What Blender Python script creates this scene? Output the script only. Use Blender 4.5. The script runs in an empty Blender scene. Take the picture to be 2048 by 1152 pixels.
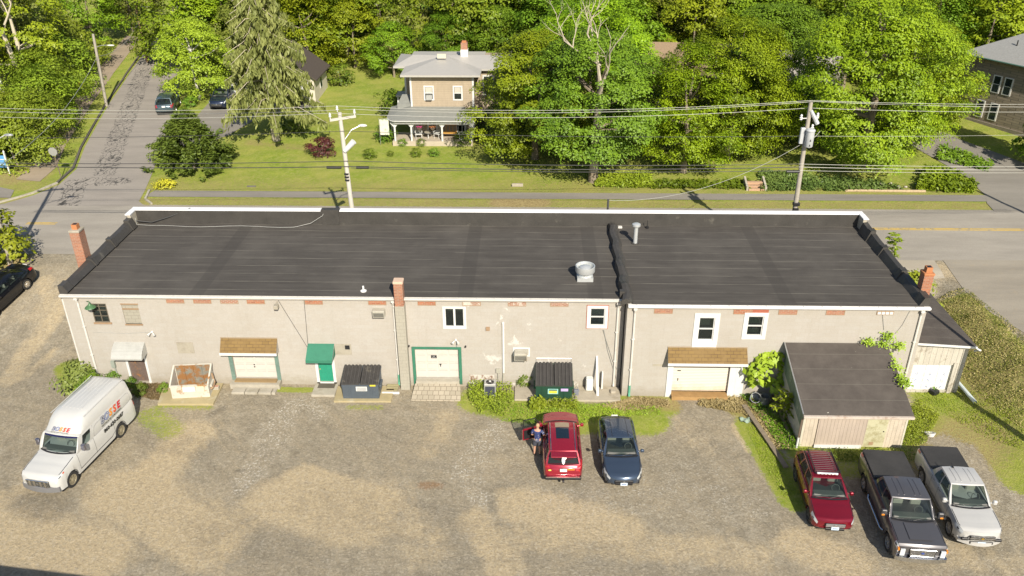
import bpy, bmesh, math, random
import numpy as np
from mathutils import Vector, Matrix
random.seed(7); R=math.radians
S=bpy.context.scene; COL=S.collection
# ---------------- camera ----------------
F,PITCH,ROLL,YAW,H=1678.68,0.486579,-0.003975,0.02613,25.9746
_f=Vector((-math.sin(YAW)*math.cos(PITCH),math.cos(YAW)*math.cos(PITCH),-math.sin(PITCH)))
_r=Vector((math.cos(YAW),math.sin(YAW),0)); _u=_r.cross(_f)
CR=_r*math.cos(ROLL)+_u*math.sin(ROLL); CU=_u*math.cos(ROLL)-_r*math.sin(ROLL); CF=_f
cd=bpy.data.cameras.new('camera'); cam=bpy.data.objects.new('camera',cd); COL.objects.link(cam)
cam.matrix_world=Matrix(((CR.x,CU.x,-CF.x,0),(CR.y,CU.y,-CF.y,0),(CR.z,CU.z,-CF.z,H),(0,0,0,1)))
cd.sensor_width=36; cd.lens=F/2048*36; cd.clip_end=3000; S.camera=cam
# ---------------- world, sun ----------------
SUN_EL,SUN_AZ=R(36),R(18.5)   # light travels to -x,+y
w=bpy.data.worlds.new('World'); S.world=w; w.use_nodes=True
nt=w.node_tree; bg=nt.nodes['Background']; sk=nt.nodes.new('ShaderNodeTexSky'); sk.sky_type='NISHITA'
sk.sun_disc=False; sk.sun_elevation=SUN_EL; sk.sun_rotation=R(180)-SUN_AZ; sk.air_density=1.0; sk.dust_density=1.0
nt.links.new(sk.outputs[0],bg.inputs[0]); bg.inputs[1].default_value=0.08
sd=bpy.data.lights.new('sun','SUN'); sd.energy=4.9; sd.angle=R(0.5); sd.color=(1,.92,.78)
sun=bpy.data.objects.new('sun',sd); COL.objects.link(sun)
ldir=Vector((-math.sin(SUN_AZ)*math.cos(SUN_EL),math.cos(SUN_AZ)*math.cos(SUN_EL),-math.sin(SUN_EL)))
sun.rotation_euler=(-ldir).to_track_quat('Z','Y').to_euler(); sun.location=(0,0,60)
S.view_settings.view_transform='Standard'; S.view_settings.look='None'; S.view_settings.gamma=1
S.view_settings.use_curve_mapping=False; S.view_settings.exposure=0.55
try:
    S.cycles.max_bounces=6; S.cycles.transparent_max_bounces=16
except Exception: pass
# ---------------- projection helpers: photo pixel (2048x1152) to a world point ----------------
def ray(px,py): return CF+CR*((px-1024)/F)-CU*((py-576)/F)
def PY(px,py,Y): d=ray(px,py); return d*(Y/d.y)+Vector((0,0,H))
def PZ(px,py,z): d=ray(px,py); return d*((z-H)/d.z)+Vector((0,0,H))
def PX(px,py,X): d=ray(px,py); return d*(X/d.x)+Vector((0,0,H))
def sst(a,b,x):
    t=min(1,max(0,(x-a)/(b-a))); return t*t*(3-2*t)
def g(x,y):
    a=1.8*sst(39,49.5,y) if x<-22 else 1.8*sst(42.5,48.5,y)
    if -24.2<x<-20: a=max(a,1.8*sst(39,49.5,y)*sst(-20,-24.2,x))
    b=1.8*sst(22.2,26.6,x)*sst(27,38,y)
    z=max(a,b)
    if y>60: z+=.035*(min(y,92)-60)
    if y>92: z+=.075*(min(y,170)-92)
    return z
def G(px,py):
    z=0.5
    for _ in range(40):
        p=PZ(px,py,z); z=.5*z+.5*g(p.x,p.y)
    return Vector((p.x,p.y,g(p.x,p.y)))
# ---------------- materials ----------------
MATS={}
def newmat(name):
    m=bpy.data.materials.new(name); m.use_nodes=True; n=m.node_tree.nodes; b=n['Principled BSDF']
    return m,n,m.node_tree.links,b
def rgb(n,c): 
    x=n.new('ShaderNodeRGB'); x.outputs[0].default_value=(*c,1); return x.outputs[0]
def mix(n,l,f,a,b,mode='MIX'):
    x=n.new('ShaderNodeMix'); x.data_type='RGBA'; x.blend_type=mode
    for i,v in ((0,f),(6,a),(7,b)):
        if isinstance(v,(int,float)): x.inputs[i].default_value=v
        elif isinstance(v,tuple): x.inputs[i].default_value=(*v[:3],1)
        else: l.new(v,x.inputs[i])
    return x.outputs[2]
def mth(n,l,op,a,b=0.,c=None,clamp=False):
    x=n.new('ShaderNodeMath'); x.operation=op; x.use_clamp=clamp
    for i,v in enumerate((a,b) if c is None else (a,b,c)):
        if isinstance(v,(int,float)): x.inputs[i].default_value=v
        else: l.new(v,x.inputs[i])
    return x.outputs[0]
def ramp(n,l,f,a,b,ca=(0,0,0),cb=(1,1,1)):
    x=n.new('ShaderNodeMapRange'); x.clamp=True; l.new(f,x.inputs[0]); x.inputs[1].default_value=a; x.inputs[2].default_value=b
    return x.outputs[0]
def pos(n,l,scale=(1,1,1),swz=None):
    gm=n.new('ShaderNodeNewGeometry')
    v=gm.outputs['Position']
    if swz:
        s=n.new('ShaderNodeSeparateXYZ'); l.new(v,s.inputs[0]); c=n.new('ShaderNodeCombineXYZ')
        if swz=='wall':
            l.new(mth(n,l,'ADD',s.outputs[0],s.outputs[1]),c.inputs[0]); l.new(s.outputs[2],c.inputs[1])
        v=c.outputs[0]
    mp=n.new('ShaderNodeMapping'); l.new(v,mp.inputs[0]); mp.inputs[3].default_value=scale; return mp.outputs[0]
def noise(n,l,v,sc,det=4,rough=.6):
    x=n.new('ShaderNodeTexNoise'); l.new(v,x.inputs['Vector']); x.inputs['Scale'].default_value=sc; x.inputs['Detail'].default_value=det; x.inputs['Roughness'].default_value=rough
    return x.outputs['Fac']
def bump(n,l,b,h,strength=.3,dist=.02):
    x=n.new('ShaderNodeBump'); x.inputs['Strength'].default_value=strength; x.inputs['Distance'].default_value=dist
    l.new(h,x.inputs['Height']); l.new(x.outputs[0],b.inputs['Normal'])
def M(name,c,rough=.7,metal=0,var=.12,sc=3,bmp=0,coat=0,dirt=None,dsc=1.2,dth=(.55,.7),emit=None):
    """plain procedural material: colour with two-scale variation and optional stain colour"""
    if name in MATS: return MATS[name]
    m,n,l,b=newmat(name); v=pos(n,l)
    n1=noise(n,l,v,sc); n2=noise(n,l,v,sc*9,3)
    f=mth(n,l,'ADD',mth(n,l,'MULTIPLY',n1,.65),mth(n,l,'MULTIPLY',n2,.35))
    f=ramp(n,l,f,.3,.7)
    col=mix(n,l,f,tuple(x*(1-var) for x in c),tuple(min(1,x*(1+var)) for x in c))
    if dirt:
        d=ramp(n,l,noise(n,l,v,dsc,6,.7),*dth); col=mix(n,l,d,col,dirt)
    l.new(col,b.inputs['Base Color']); b.inputs['Roughness'].default_value=rough; b.inputs['Metallic'].default_value=metal
    if coat: b.inputs['Coat Weight'].default_value=coat; b.inputs['Coat Roughness'].default_value=.04
    if bmp: bump(n,l,b,n2,bmp)
    if emit: b.inputs['Emission Color'].default_value=(*emit,1); b.inputs['Emission Strength'].default_value=1
    MATS[name]=m; return m
def paint(name,c,rough=.3,metal=.3): return M(name,c,rough,metal,var=.03,sc=2,coat=.8)
def wall_mat(name,base,bw,bh,mortar,peel,pth=(.62,.66),stain=(.30,.27,.22),off=.5,msize=.012,c2=None,mb=.15,zone=False):
    if name in MATS: return MATS[name]
    m,n,l,b=newmat(name); v=pos(n,l,swz='wall'); v3=pos(n,l)
    br=n.new('ShaderNodeTexBrick'); l.new(v,br.inputs['Vector']); br.inputs['Scale'].default_value=1
    br.inputs['Brick Width'].default_value=bw; br.inputs['Row Height'].default_value=bh; br.inputs['Mortar Size'].default_value=msize
    br.offset=off; br.inputs['Mortar Smooth'].default_value=.5
    c2=c2 or tuple(x*.96 for x in base)
    br.inputs['Color1'].default_value=(*base,1); br.inputs['Color2'].default_value=(*c2,1); br.inputs['Mortar'].default_value=(*mortar,1)
    col=br.outputs['Color']
    n1=noise(n,l,v3,.35,5,.6); col=mix(n,l,mth(n,l,'MULTIPLY',ramp(n,l,n1,.35,.75),.35),col,stain)
    n4=noise(n,l,pos(n,l,(2.2,2.2,.18)),1.6,5,.65); col=mix(n,l,mth(n,l,'MULTIPLY',ramp(n,l,n4,.5,.8),.3),col,stain)
    sx_=n.new('ShaderNodeSeparateXYZ'); l.new(v3,sx_.inputs[0])
    pm=mth(n,l,'MULTIPLY',ramp(n,l,sx_.outputs[0],-6.5,-4.5),ramp(n,l,sx_.outputs[0],5,4)) if zone else 1.0
    n2=noise(n,l,v3,.75,7,.75); pk=ramp(n,l,n2,*pth)
    if zone: 
        pk=mth(n,l,'MULTIPLY',mth(n,l,'MULTIPLY',ramp(n,l,n2,.60,.615),pm),.8); n7=noise(n,l,pos(n,l,(1,1,1.6)),2.2,7,.8)
        low=mth(n,l,'MULTIPLY',ramp(n,l,mth(n,l,'ADD',sx_.outputs[2],mth(n,l,'MULTIPLY',n7,1.6)),1.5,.9),.6); col=mix(n,l,low,col,(.27,.235,.175))
        col=mix(n,l,mth(n,l,'MULTIPLY',ramp(n,l,n7,.62,.72),.5),col,(.33,.29,.23))
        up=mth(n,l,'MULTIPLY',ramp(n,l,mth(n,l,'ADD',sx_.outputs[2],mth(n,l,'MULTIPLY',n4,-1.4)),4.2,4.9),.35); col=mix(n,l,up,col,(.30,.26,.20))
    col=mix(n,l,pk,col,peel)
    n3=noise(n,l,v3,14,3); col=mix(n,l,mth(n,l,'MULTIPLY',ramp(n,l,n3,.3,.8),.16),col,(.1,.09,.07))
    l.new(col,b.inputs['Base Color']); b.inputs['Roughness'].default_value=.85
    bump(n,l,b,mth(n,l,'SUBTRACT',n3,br.outputs['Fac']),mb,.01)
    MATS[name]=m; return m
def leafmat(name,c,c2,tr=.14,rough=.5):
    if name in MATS: return MATS[name]
    m,n,l,b=newmat(name); gm=n.new('ShaderNodeNewGeometry'); ob=n.new('ShaderNodeObjectInfo')
    f=gm.outputs['Random Per Island']
    nz=noise(n,l,pos(n,l),.55,2); f2=mth(n,l,'ADD',mth(n,l,'MULTIPLY',f,.40),mth(n,l,'MULTIPLY',ramp(n,l,nz,.3,.7),.60))
    col=mix(n,l,f2,c,c2)
    h=n.new('ShaderNodeHueSaturation'); l.new(col,h.inputs['Color']); l.new(mth(n,l,'MULTIPLY_ADD',ob.outputs['Random'],.40,.75),h.inputs['Value'])
    l.new(mth(n,l,'MULTIPLY_ADD',ob.outputs['Random'],.035,.487),h.inputs['Hue'])
    col=h.outputs[0]
    l.new(col,b.inputs['Base Color']); b.inputs['Roughness'].default_value=rough; b.inputs['Specular IOR Level'].default_value=.3
    t=n.new('ShaderNodeBsdfTranslucent'); l.new(mix(n,l,1.,col,(1.2,1.25,.6),'MULTIPLY'),t.inputs[0])
    ms=n.new('ShaderNodeMixShader'); ms.inputs[0].default_value=tr; l.new(b.outputs[0],ms.inputs[1]); l.new(t.outputs[0],ms.inputs[2])
    l.new(ms.outputs[0],n['Material Output'].inputs[0]); MATS[name]=m; return m
def glassmat(name,c,opacity):
    if name in MATS: return MATS[name]
    m,n,l,b=newmat(name); b.inputs['Base Color'].default_value=(*c,1); b.inputs['Roughness'].default_value=.04; b.inputs['Specular IOR Level'].default_value=.8
    t=n.new('ShaderNodeBsdfTransparent'); t.inputs[0].default_value=(.75,.85,.82,1)
    ms=n.new('ShaderNodeMixShader'); ms.inputs[0].default_value=opacity; l.new(t.outputs[0],ms.inputs[1]); l.new(b.outputs[0],ms.inputs[2])
    l.new(ms.outputs[0],n['Material Output'].inputs[0]); MATS[name]=m; return m
# ---------------- mesh builder ----------------
class MB:
    def __init__(s): s.v=[]; s.f=[]; s.T=Matrix.Identity(4)
    def add(s,vs,fs):
        o=len(s.v); s.v+= [tuple(s.T@Vector(p)) for p in vs]; s.f+=[tuple(i+o for i in f) for f in fs]; return s
    def box(s,x0,x1,y0,y1,z0,z1):
        return s.add([(x0,y0,z0),(x1,y0,z0),(x1,y1,z0),(x0,y1,z0),(x0,y0,z1),(x1,y0,z1),(x1,y1,z1),(x0,y1,z1)],
          [(0,3,2,1),(4,5,6,7),(0,1,5,4),(1,2,6,5),(2,3,7,6),(3,0,4,7)])
    def bbox(s,x0,x1,y0,y1,z0,z1,b=.02):
        """box with chamfered edges"""
        r=[]
        for z,i in ((z0,b),(z0+b,0),(z1-b,0),(z1,b)):
            a0,a1,c0,c1=x0+i,x1-i,y0+i,y1-i
            r.append([(a0+b,c0,z),(a1-b,c0,z),(a1,c0+b,z),(a1,c1-b,z),(a1-b,c1,z),(a0+b,c1,z),(a0,c1-b,z),(a0,c0+b,z)])
        return s.loft(r,True)
    def quad(s,a,b,c,d): return s.add([a,b,c,d],[(0,1,2,3)])
    def loft(s,rings,cap=False,closed=True):
        n=len(rings[0]); vs=[p for r in rings for p in r]; fs=[]
        for i in range(len(rings)-1):
            for j in range(n if closed else n-1):
                k=(j+1)%n; fs.append((i*n+j,i*n+k,(i+1)*n+k,(i+1)*n+j))
        if cap: fs.append(tuple(range(n))[::-1]); fs.append(tuple((len(rings)-1)*n+j for j in range(n)))
        return s.add(vs,fs)
    def tube(s,pts,r,n=6,cap=True):
        pts=[Vector(p) for p in pts]; rs=r if isinstance(r,(list,tuple)) else [r]*len(pts); rings=[]
        for i,p in enumerate(pts):
            d=(pts[min(i+1,len(pts)-1)]-pts[max(i-1,0)]); 
            if d.length<1e-6: d=Vector((0,0,1))
            d.normalize(); a=d.cross(Vector((0,0,1)) if abs(d.z)<.9 else Vector((1,0,0))).normalized(); b=d.cross(a)
            rings.append([tuple(p+(a*math.cos(t)+b*math.sin(t))*rs[i]) for t in [2*math.pi*k/n for k in range(n)]])
        return s.loft(rings,cap)
    def cyl(s,c,r,h,n=16,r2=None,cap=True):
        r2=r if r2 is None else r2
        return s.loft([[(c[0]+rr*math.cos(2*math.pi*k/n),c[1]+rr*math.sin(2*math.pi*k/n),c[2]+z) for k in range(n)] for z,rr in ((0,r),(h,r2))],cap)
    def lathe(s,c,prof,n=20):
        return s.loft([[(c[0]+r*math.cos(2*math.pi*k/n),c[1]+r*math.sin(2*math.pi*k/n),c[2]+z) for k in range(n)] for r,z in prof],True)
    def ball(s,c,rx,ry,rz,n=10,m=7):
        pr=[(max(.02,math.sin(math.pi*i/m)),-math.cos(math.pi*i/m)) for i in range(m+1)]
        return s.loft([[(c[0]+rx*r*math.cos(2*math.pi*k/n),c[1]+ry*r*math.sin(2*math.pi*k/n),c[2]+rz*z) for k in range(n)] for r,z in pr],True)
    def grid(s,fn,nu,nv):
        vs=[fn(i/nu,j/nv) for j in range(nv+1) for i in range(nu+1)]
        return s.add(vs,[(j*(nu+1)+i,j*(nu+1)+i+1,(j+1)*(nu+1)+i+1,(j+1)*(nu+1)+i) for j in range(nv) for i in range(nu)])
    def prism(s,poly,y0,y1):
        """poly in xz, extruded along y"""
        n=len(poly); vs=[(x,y0,z) for x,z in poly]+[(x,y1,z) for x,z in poly]
        return s.add(vs,[tuple(range(n)),tuple(range(2*n-1,n-1,-1))]+[(i,i+n,(i+1)%n+n,(i+1)%n) for i in range(n)])
    def build(s,name,mat,parent=None,smooth=False,ang=40):
        me=bpy.data.meshes.new(name); me.from_pydata(s.v,[],s.f); me.materials.append(mat)
        bm=bmesh.new(); bm.from_mesh(me); bmesh.ops.recalc_face_normals(bm,faces=bm.faces); bm.to_mesh(me); bm.free()
        if smooth:
            me.shade_smooth()
            try: me.set_sharp_from_angle(angle=R(ang))
            except Exception: pass
        o=bpy.data.objects.new(name,me); COL.objects.link(o)
        if parent is not None: o.parent=parent
        return o
def tag(o,label=None,cat=None,group=None,kind=None):
    if label: o['label']=label
    if cat: o['category']=cat
    if group: o['group']=group
    if kind: o['kind']=kind
    return o
def thing(name,label,cat,loc=(0,0,0),rz=0,group=None):
    o=bpy.data.objects.new(name,None); COL.objects.link(o); o.location=loc; o.rotation_euler=(0,0,rz); o.empty_display_size=.3
    return tag(o,label,cat,group)
def copy_tree(o,parent=None):
    c=o.copy(); COL.objects.link(c); c.parent=parent
    for ch in list(o.children): copy_tree(ch,c)
    return c
def text_mb(mb,body,size,mat4,shear=0,extr=.004,align='CENTER',bold=0):
    cu=bpy.data.curves.new('t','FONT'); cu.body=body; cu.size=size; cu.shear=shear; cu.extrude=extr; cu.align_x=align; cu.resolution_u=3; cu.offset=bold
    ob=bpy.data.objects.new('t',cu); COL.objects.link(ob); bpy.context.view_layer.update()
    me=bpy.data.meshes.new_from_object(ob.evaluated_get(bpy.context.evaluated_depsgraph_get()))
    vs=[tuple(mat4@v.co) for v in me.vertices]; mb.add(vs,[tuple(p.vertices) for p in me.polygons])
    bpy.data.objects.remove(ob); bpy.data.curves.remove(cu); bpy.data.meshes.remove(me)
def frame4(o,x,y):
    """matrix placing text: origin o, right axis x, up axis y"""
    x=Vector(x).normalized(); y=Vector(y).normalized(); z=x.cross(y)
    return Matrix(((x.x,y.x,z.x,o[0]),(x.y,y.y,z.y,o[1]),(x.z,y.z,z.z,o[2]),(0,0,0,1)))
# common materials
WHITE=M('white_paint',(.60,.60,.58),.5,var=.06); TRIM=M('white_trim_weathered',(.56,.54,.50),.55,var=.08,dirt=(.42,.38,.32),dth=(.6,.72))
BLACK=M('black_plastic',(.015,.015,.017),.5); DARK=M('dark_interior',(.02,.02,.022),.9)
CHROME=M('chrome',(.75,.76,.78),.15,1,var=.02); GALV=M('galvanised_metal',(.55,.56,.56),.4,.7,var=.12)
RUBBER=M('tyre_rubber',(.022,.022,.022),.85); ALLOY=M('alloy_rim',(.45,.45,.46),.3,.8)
WGLASS=glassmat('window_glass',(.02,.025,.025),.55); CGLASS=glassmat('car_glass',(.015,.02,.02),.32)
CONC=M('concrete',(.36,.33,.27),.9,var=.15,sc=2,bmp=.3,dirt=(.24,.21,.15),dth=(.5,.7))
BRICK=wall_mat('red_brick',(.40,.13,.055),.24,.09,(.36,.27,.20),(.5,.40,.32),(.68,.8),c2=(.27,.085,.04),msize=.010)
# ---------------- the ground ----------------
def lin(a,b,st): return list(np.arange(a,b,st))
xs=lin(-220,-60,8)+lin(-60,-34,1)+lin(-34,34,.25)+lin(34,60,1)+lin(60,221,8)
ys=lin(-10,20,2)+lin(20,50,.25)+lin(50,64,.5)+lin(64,120,1.0)+lin(120,401,10)
nx,ny=len(xs),len(ys)
vs=[(x,y,g(x,y)) for y in ys for x in xs]
fs=[(j*nx+i,j*nx+i+1,(j+1)*nx+i+1,(j+1)*nx+i) for j in range(ny-1) for i in range(nx-1)]
me=bpy.data.meshes.new('ground'); me.from_pydata(vs,[],fs); me.shade_smooth()
V=np.array(vs); X,Y=V[:,0],V[:,1]
def blob(x,y,rx,ry,a=0,soft=.5):
    dx,dy=X-x,Y-y; c,s=math.cos(a),math.sin(a); u=(dx*c+dy*s)/rx; v=(-dx*s+dy*c)/ry
    return np.clip((1-np.sqrt(u*u+v*v))/soft,0,1)
def pblob(px,py,rx,ry,a=0,soft=.5):
    p=G(px,py); return blob(p.x,p.y,rx,ry,a,soft)
def cap(p,q,r,soft=.6):
    p=G(*p); q=G(*q); d=Vector((q.x-p.x,q.y-p.y)); L=d.length_squared
    t=np.clip(((X-p.x)*d.x+(Y-p.y)*d.y)/L,0,1); ds=np.hypot(X-p.x-t*d.x,Y-p.y-t*d.y)
    return np.clip((1-ds/r)/soft,0,1)
mx=np.maximum.reduce
grass=mx([np.clip((Y-58.6)*3,0,1),
  cap((960,800),(1160,840),1.7),cap((1160,835),(1290,840),1.8),cap((1260,808),(1330,812),1.2),pblob(1110,800,2,1.0),
  cap((1500,850),(1590,1000),1.1),cap((1480,815),(1545,850),1.2),cap((1820,830),(1790,890),1.3),cap((1830,900),(1900,960),1.6)*.75,
  cap((1870,790),(2040,900),2.2)*.8,cap((1990,880),(2048,960),1.6),cap((1870,790),(1850,850),1.3),pblob(1960,860,3,2)*.7,
  cap((135,735),(175,800),1.0),cap((300,830),(340,860),1.3)*.55,cap((250,760),(300,780),.5),cap((555,778),(620,780),.35),cap((700,815),(760,815),.5)*.5,
  cap((320,812),(420,815),.4)*.6,cap((1600,905),(1800,905),1.0)*.85,pblob(1700,935,2.5,1.2)*.6,
  np.clip((X-21.8)/1.5,0,1)*np.clip((27.2-X)/.8,0,1)*np.clip((46-Y)/1,0,1)*np.clip((Y-29)/3,0,1),
  cap((0,540),(45,500),1.6)])
dry=mx([np.clip((X-22.0)/1.5,0,1)*np.clip((27-X)/.8,0,1)*np.clip((46-Y)/1,0,1)*np.clip((Y-33)/3,0,1)*.55,
  cap((1270,805),(1350,810),.9)*.7,cap((1400,810),(1500,830),.8)*.6,cap((1480,800),(1560,880),1.0)*.6,cap((0,560),(60,520),1.8)*.8,
  np.clip((Y-58.4)/.3,0,1)*np.clip((60.4-Y)/.3,0,1)*.5, np.clip((66.5-Y)/3.5,0,1)*np.clip((Y-61)/.3,0,1)*.42, cap((1000,405),(1080,405),1.6)*.8,
  cap((500,285),(640,300),1.2)*.5, cap((330,395),(900,395),1.0)*.25, cap((760,75),(790,85),4), cap((880,75),(940,80),4)*.8,
  cap((290,780),(320,800),.6),cap((1950,870),(1860,960),3)*.6,cap((0,360),(60,350),3)*.6])
dust=mx([cap((60,700),(130,600),1.0)*.7,cap((20,760),(60,690),1.0)*.6,cap((110,640),(90,560),.8)*.6,cap((560,1000),(720,1040),2.4)*.9,cap((600,960),(760,1010),1.5),cap((380,870),(300,960),1.8)*.8,cap((250,980),(420,1080),2.6)*.8,cap((1040,1010),(1240,1060),1.8)*.85,
  cap((1060,1070),(1500,1110),1.5)*.6,cap((1600,1090),(1700,1130),1.6)*.8,cap((900,830),(860,900),1.0)*.5,cap((0,1060),(200,1110),2.4)*.8,cap((100,960),(0,1000),1.2)*.6,
  cap((950,1040),(1010,1130),1.3)*.7,cap((780,1000),(860,1100),1.8)*.45,cap((1470,850),(1500,900),.35),cap((1900,1110),(2040,1130),1.2)*.5,
  cap((1890,540),(2010,590),1.6)*.8,cap((1360,840),(1420,900),1.2)*.35, cap((130,560),(60,640),1.0)*.4,
  cap((40,760),(110,700),.5)*.6])
peb=mx([cap((590,810),(540,870),1.1),cap((560,870),(480,980),.9)*.8,cap((620,800),(640,830),.9)*.7,cap((990,860),(930,940),1.0),cap((930,930),(960,1000),.8)*.8,cap((1100,985),(1500,1000),1.8)*.45,
  cap((1250,900),(1400,960),1.8)*.35,cap((1500,900),(1660,980),1.5)*.3,cap((1300,960),(1000,900),2)*.3,cap((1880,940),(2040,1010),2)*.4])
dk=mx([cap((420,830),(450,815),.35,1),cap((475,942),(481,943),.2,.5),cap((830,1008),(870,1018),.45,1)*.7,cap((650,1010),(900,1060),2.5)*.35,cap((700,870),(900,900),3)*.3,cap((300,870),(400,900),1.4)*.4,cap((430,1060),(600,1120),2.2)*.4,cap((1100,940),(1500,980),3)*.25,
  cap((60,1000),(100,1020),1.3)*.7,cap((1000,1080),(1300,1140),2)*.3])
rust=mx([cap((845,970),(880,972),.5,1)])
def attr(nm,a,b,c):
    at=me.color_attributes.new(nm,'FLOAT_COLOR','POINT'); d=np.ones((len(vs),4),dtype=np.float32); d[:,0],d[:,1],d[:,2]=a,b,c
    at.data.foreach_set('color',d.ravel())
attr('ma',grass,dry,dust); attr('mb',peb,dk,rust)
m,n,l,b=newmat('ground_gravel_and_grass')
v=pos(n,l)
def at(nm):
    a=n.new('ShaderNodeAttribute'); a.attribute_name=nm; s=n.new('ShaderNodeSeparateColor'); l.new(a.outputs['Color'],s.inputs[0]); return s.outputs
A=at('ma'); B=at('mb')
nb=noise(n,l,v,.30,6,.65); nm_=noise(n,l,v,1.3,6,.7); nf=noise(n,l,v,7,5,.75); nff=noise(n,l,v,22,3,.7)
vo=n.new('ShaderNodeTexVoronoi'); l.new(v,vo.inputs['Vector']); vo.inputs['Scale'].default_value=13
def thr(mask,nz,w=.18,k=1.0):   # mask broken up by noise
    s=mth(n,l,'ADD',mask,mth(n,l,'MULTIPLY',mth(n,l,'SUBTRACT',nz,.5),1.6*k)); return ramp(n,l,s,.5-w,.5+w)
base=mix(n,l,ramp(n,l,nm_,.34,.66),(.285,.245,.175),(.43,.375,.275))
base=mix(n,l,mth(n,l,'MULTIPLY',ramp(n,l,nb,.42,.60),.55),base,(.45,.375,.255))
sxy=n.new('ShaderNodeSeparateXYZ'); l.new(v,sxy.inputs[0])
def rad(cx,cy):
    a=mth(n,l,'SUBTRACT',sxy.outputs[0],cx); b_=mth(n,l,'SUBTRACT',sxy.outputs[1],cy); return mth(n,l,'SQRT',mth(n,l,'ADD',mth(n,l,'MULTIPLY',a,a),mth(n,l,'MULTIPLY',b_,b_)))
def track(cx,cy,k):
    c=n.new('ShaderNodeCombineXYZ'); l.new(mth(n,l,'MULTIPLY',rad(cx,cy),k),c.inputs[0]); l.new(mth(n,l,'MULTIPLY',sxy.outputs[0],.10),c.inputs[1]); l.new(mth(n,l,'MULTIPLY',sxy.outputs[1],.10),c.inputs[2]); return noise(n,l,c.outputs[0],1.0,5,.7)
t1_,t2_=track(-2,44,1.5),track(-30,20,1.3)
trk=mth(n,l,'MULTIPLY',mth(n,l,'ADD',t1_,t2_),.5)
base=mix(n,l,mth(n,l,'MULTIPLY',ramp(n,l,trk,.52,.62),.55),base,(.50,.41,.27)); base=mix(n,l,mth(n,l,'MULTIPLY',ramp(n,l,trk,.48,.40),.35),base,(.20,.175,.13))
dustm=mth(n,l,'MULTIPLY',thr(A[2],mth(n,l,'ADD',mth(n,l,'MULTIPLY',trk,.6),mth(n,l,'MULTIPLY',noise(n,l,pos(n,l,(1,.45,1)),1.3,8,.75),.4)),.22,1.25),.9)
base=mix(n,l,dustm,base,(.60,.48,.30))
base=mix(n,l,mth(n,l,'MULTIPLY',thr(B[1],nm_,.3),.55),base,(.13,.115,.09))
base=mix(n,l,mth(n,l,'MULTIPLY',thr(B[2],nm_,.2),.7),base,(.30,.16,.07))
base=mix(n,l,mth(n,l,'MULTIPLY',ramp(n,l,nff,.3,.75),.5),base,mix(n,l,.6,base,(.07,.055,.035)))
n5=ramp(n,l,noise(n,l,v,5,6,.8),.38,.62); base=mix(n,l,mth(n,l,'MULTIPLY',n5,.35),base,(.15,.135,.11))
vg=n.new('ShaderNodeTexVoronoi'); l.new(v,vg.inputs['Vector']); vg.inputs['Scale'].default_value=13; sg_=n.new('ShaderNodeSeparateColor'); l.new(vg.outputs['Color'],sg_.inputs[0])
base=mix(n,l,mth(n,l,'MULTIPLY',ramp(n,l,sg_.outputs[0],.55,1.),.22),base,(.62,.57,.47)); base=mix(n,l,mth(n,l,'MULTIPLY',ramp(n,l,sg_.outputs[1],.5,1.),.28),base,(.10,.085,.06))
sp=ramp(n,l,noise(n,l,v,16,2,.8),.63,.72); base=mix(n,l,mth(n,l,'MULTIPLY',sp,mth(n,l,'ADD',.16,mth(n,l,'MULTIPLY',B[0],.0))),base,(.6,.56,.48))
pb=mth(n,l,'MULTIPLY',ramp(n,l,noise(n,l,v,9,3,.8),.53,.58),mth(n,l,'MULTIPLY',thr(mth(n,l,'MULTIPLY',B[0],.75),nm_,.35,1.5),ramp(n,l,nf,.38,.6))); base=mix(n,l,mth(n,l,'MULTIPLY',pb,.8),base,(.80,.77,.70))
gcol=mix(n,l,ramp(n,l,nm_,.35,.7),(.19,.27,.022),(.33,.385,.05))
gcol=mix(n,l,mth(n,l,'MULTIPLY',ramp(n,l,nb,.40,.62),.6),gcol,(.42,.38,.10)); gcol=mix(n,l,mth(n,l,'MULTIPLY',ramp(n,l,noise(n,l,v,3.2,6,.75),.48,.62),.55),gcol,(.44,.40,.15))
gcol=mix(n,l,mth(n,l,'MULTIPLY',ramp(n,l,nff,.35,.75),.6),gcol,(.09,.14,.018)); gcol=mix(n,l,mth(n,l,'MULTIPLY',ramp(n,l,nf,.5,.68),.45),gcol,(.38,.40,.12))
mow=mth(n,l,'SINE',mth(n,l,'MULTIPLY',mth(n,l,'ADD',sxy.outputs[1],mth(n,l,'MULTIPLY',sxy.outputs[0],-.55)),2.6)); gcol=mix(n,l,mth(n,l,'MULTIPLY',ramp(n,l,mow,-.3,1),.16),gcol,(.12,.2,.02))
dcol=mix(n,l,ramp(n,l,nf,.4,.6),(.40,.31,.15),(.25,.19,.08)); dcol=mix(n,l,ramp(n,l,nff,.55,.65),dcol,(.42,.34,.18))
gcol=mix(n,l,thr(A[1],nf,.25,.9),gcol,dcol)
gm_=thr(A[0],nf,.12,.9)
col=mix(n,l,gm_,base,gcol)
l.new(col,b.inputs['Base Color']); b.inputs['Roughness'].default_value=.95; b.inputs['Specular IOR Level'].default_value=.2
hh=mth(n,l,'ADD',nff,mth(n,l,'MULTIPLY',nf,1.5)); bump(n,l,b,hh,.8,.05)
me.materials.append(m); go=bpy.data.objects.new('ground',me); COL.objects.link(go); tag(go,kind='structure')
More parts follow.
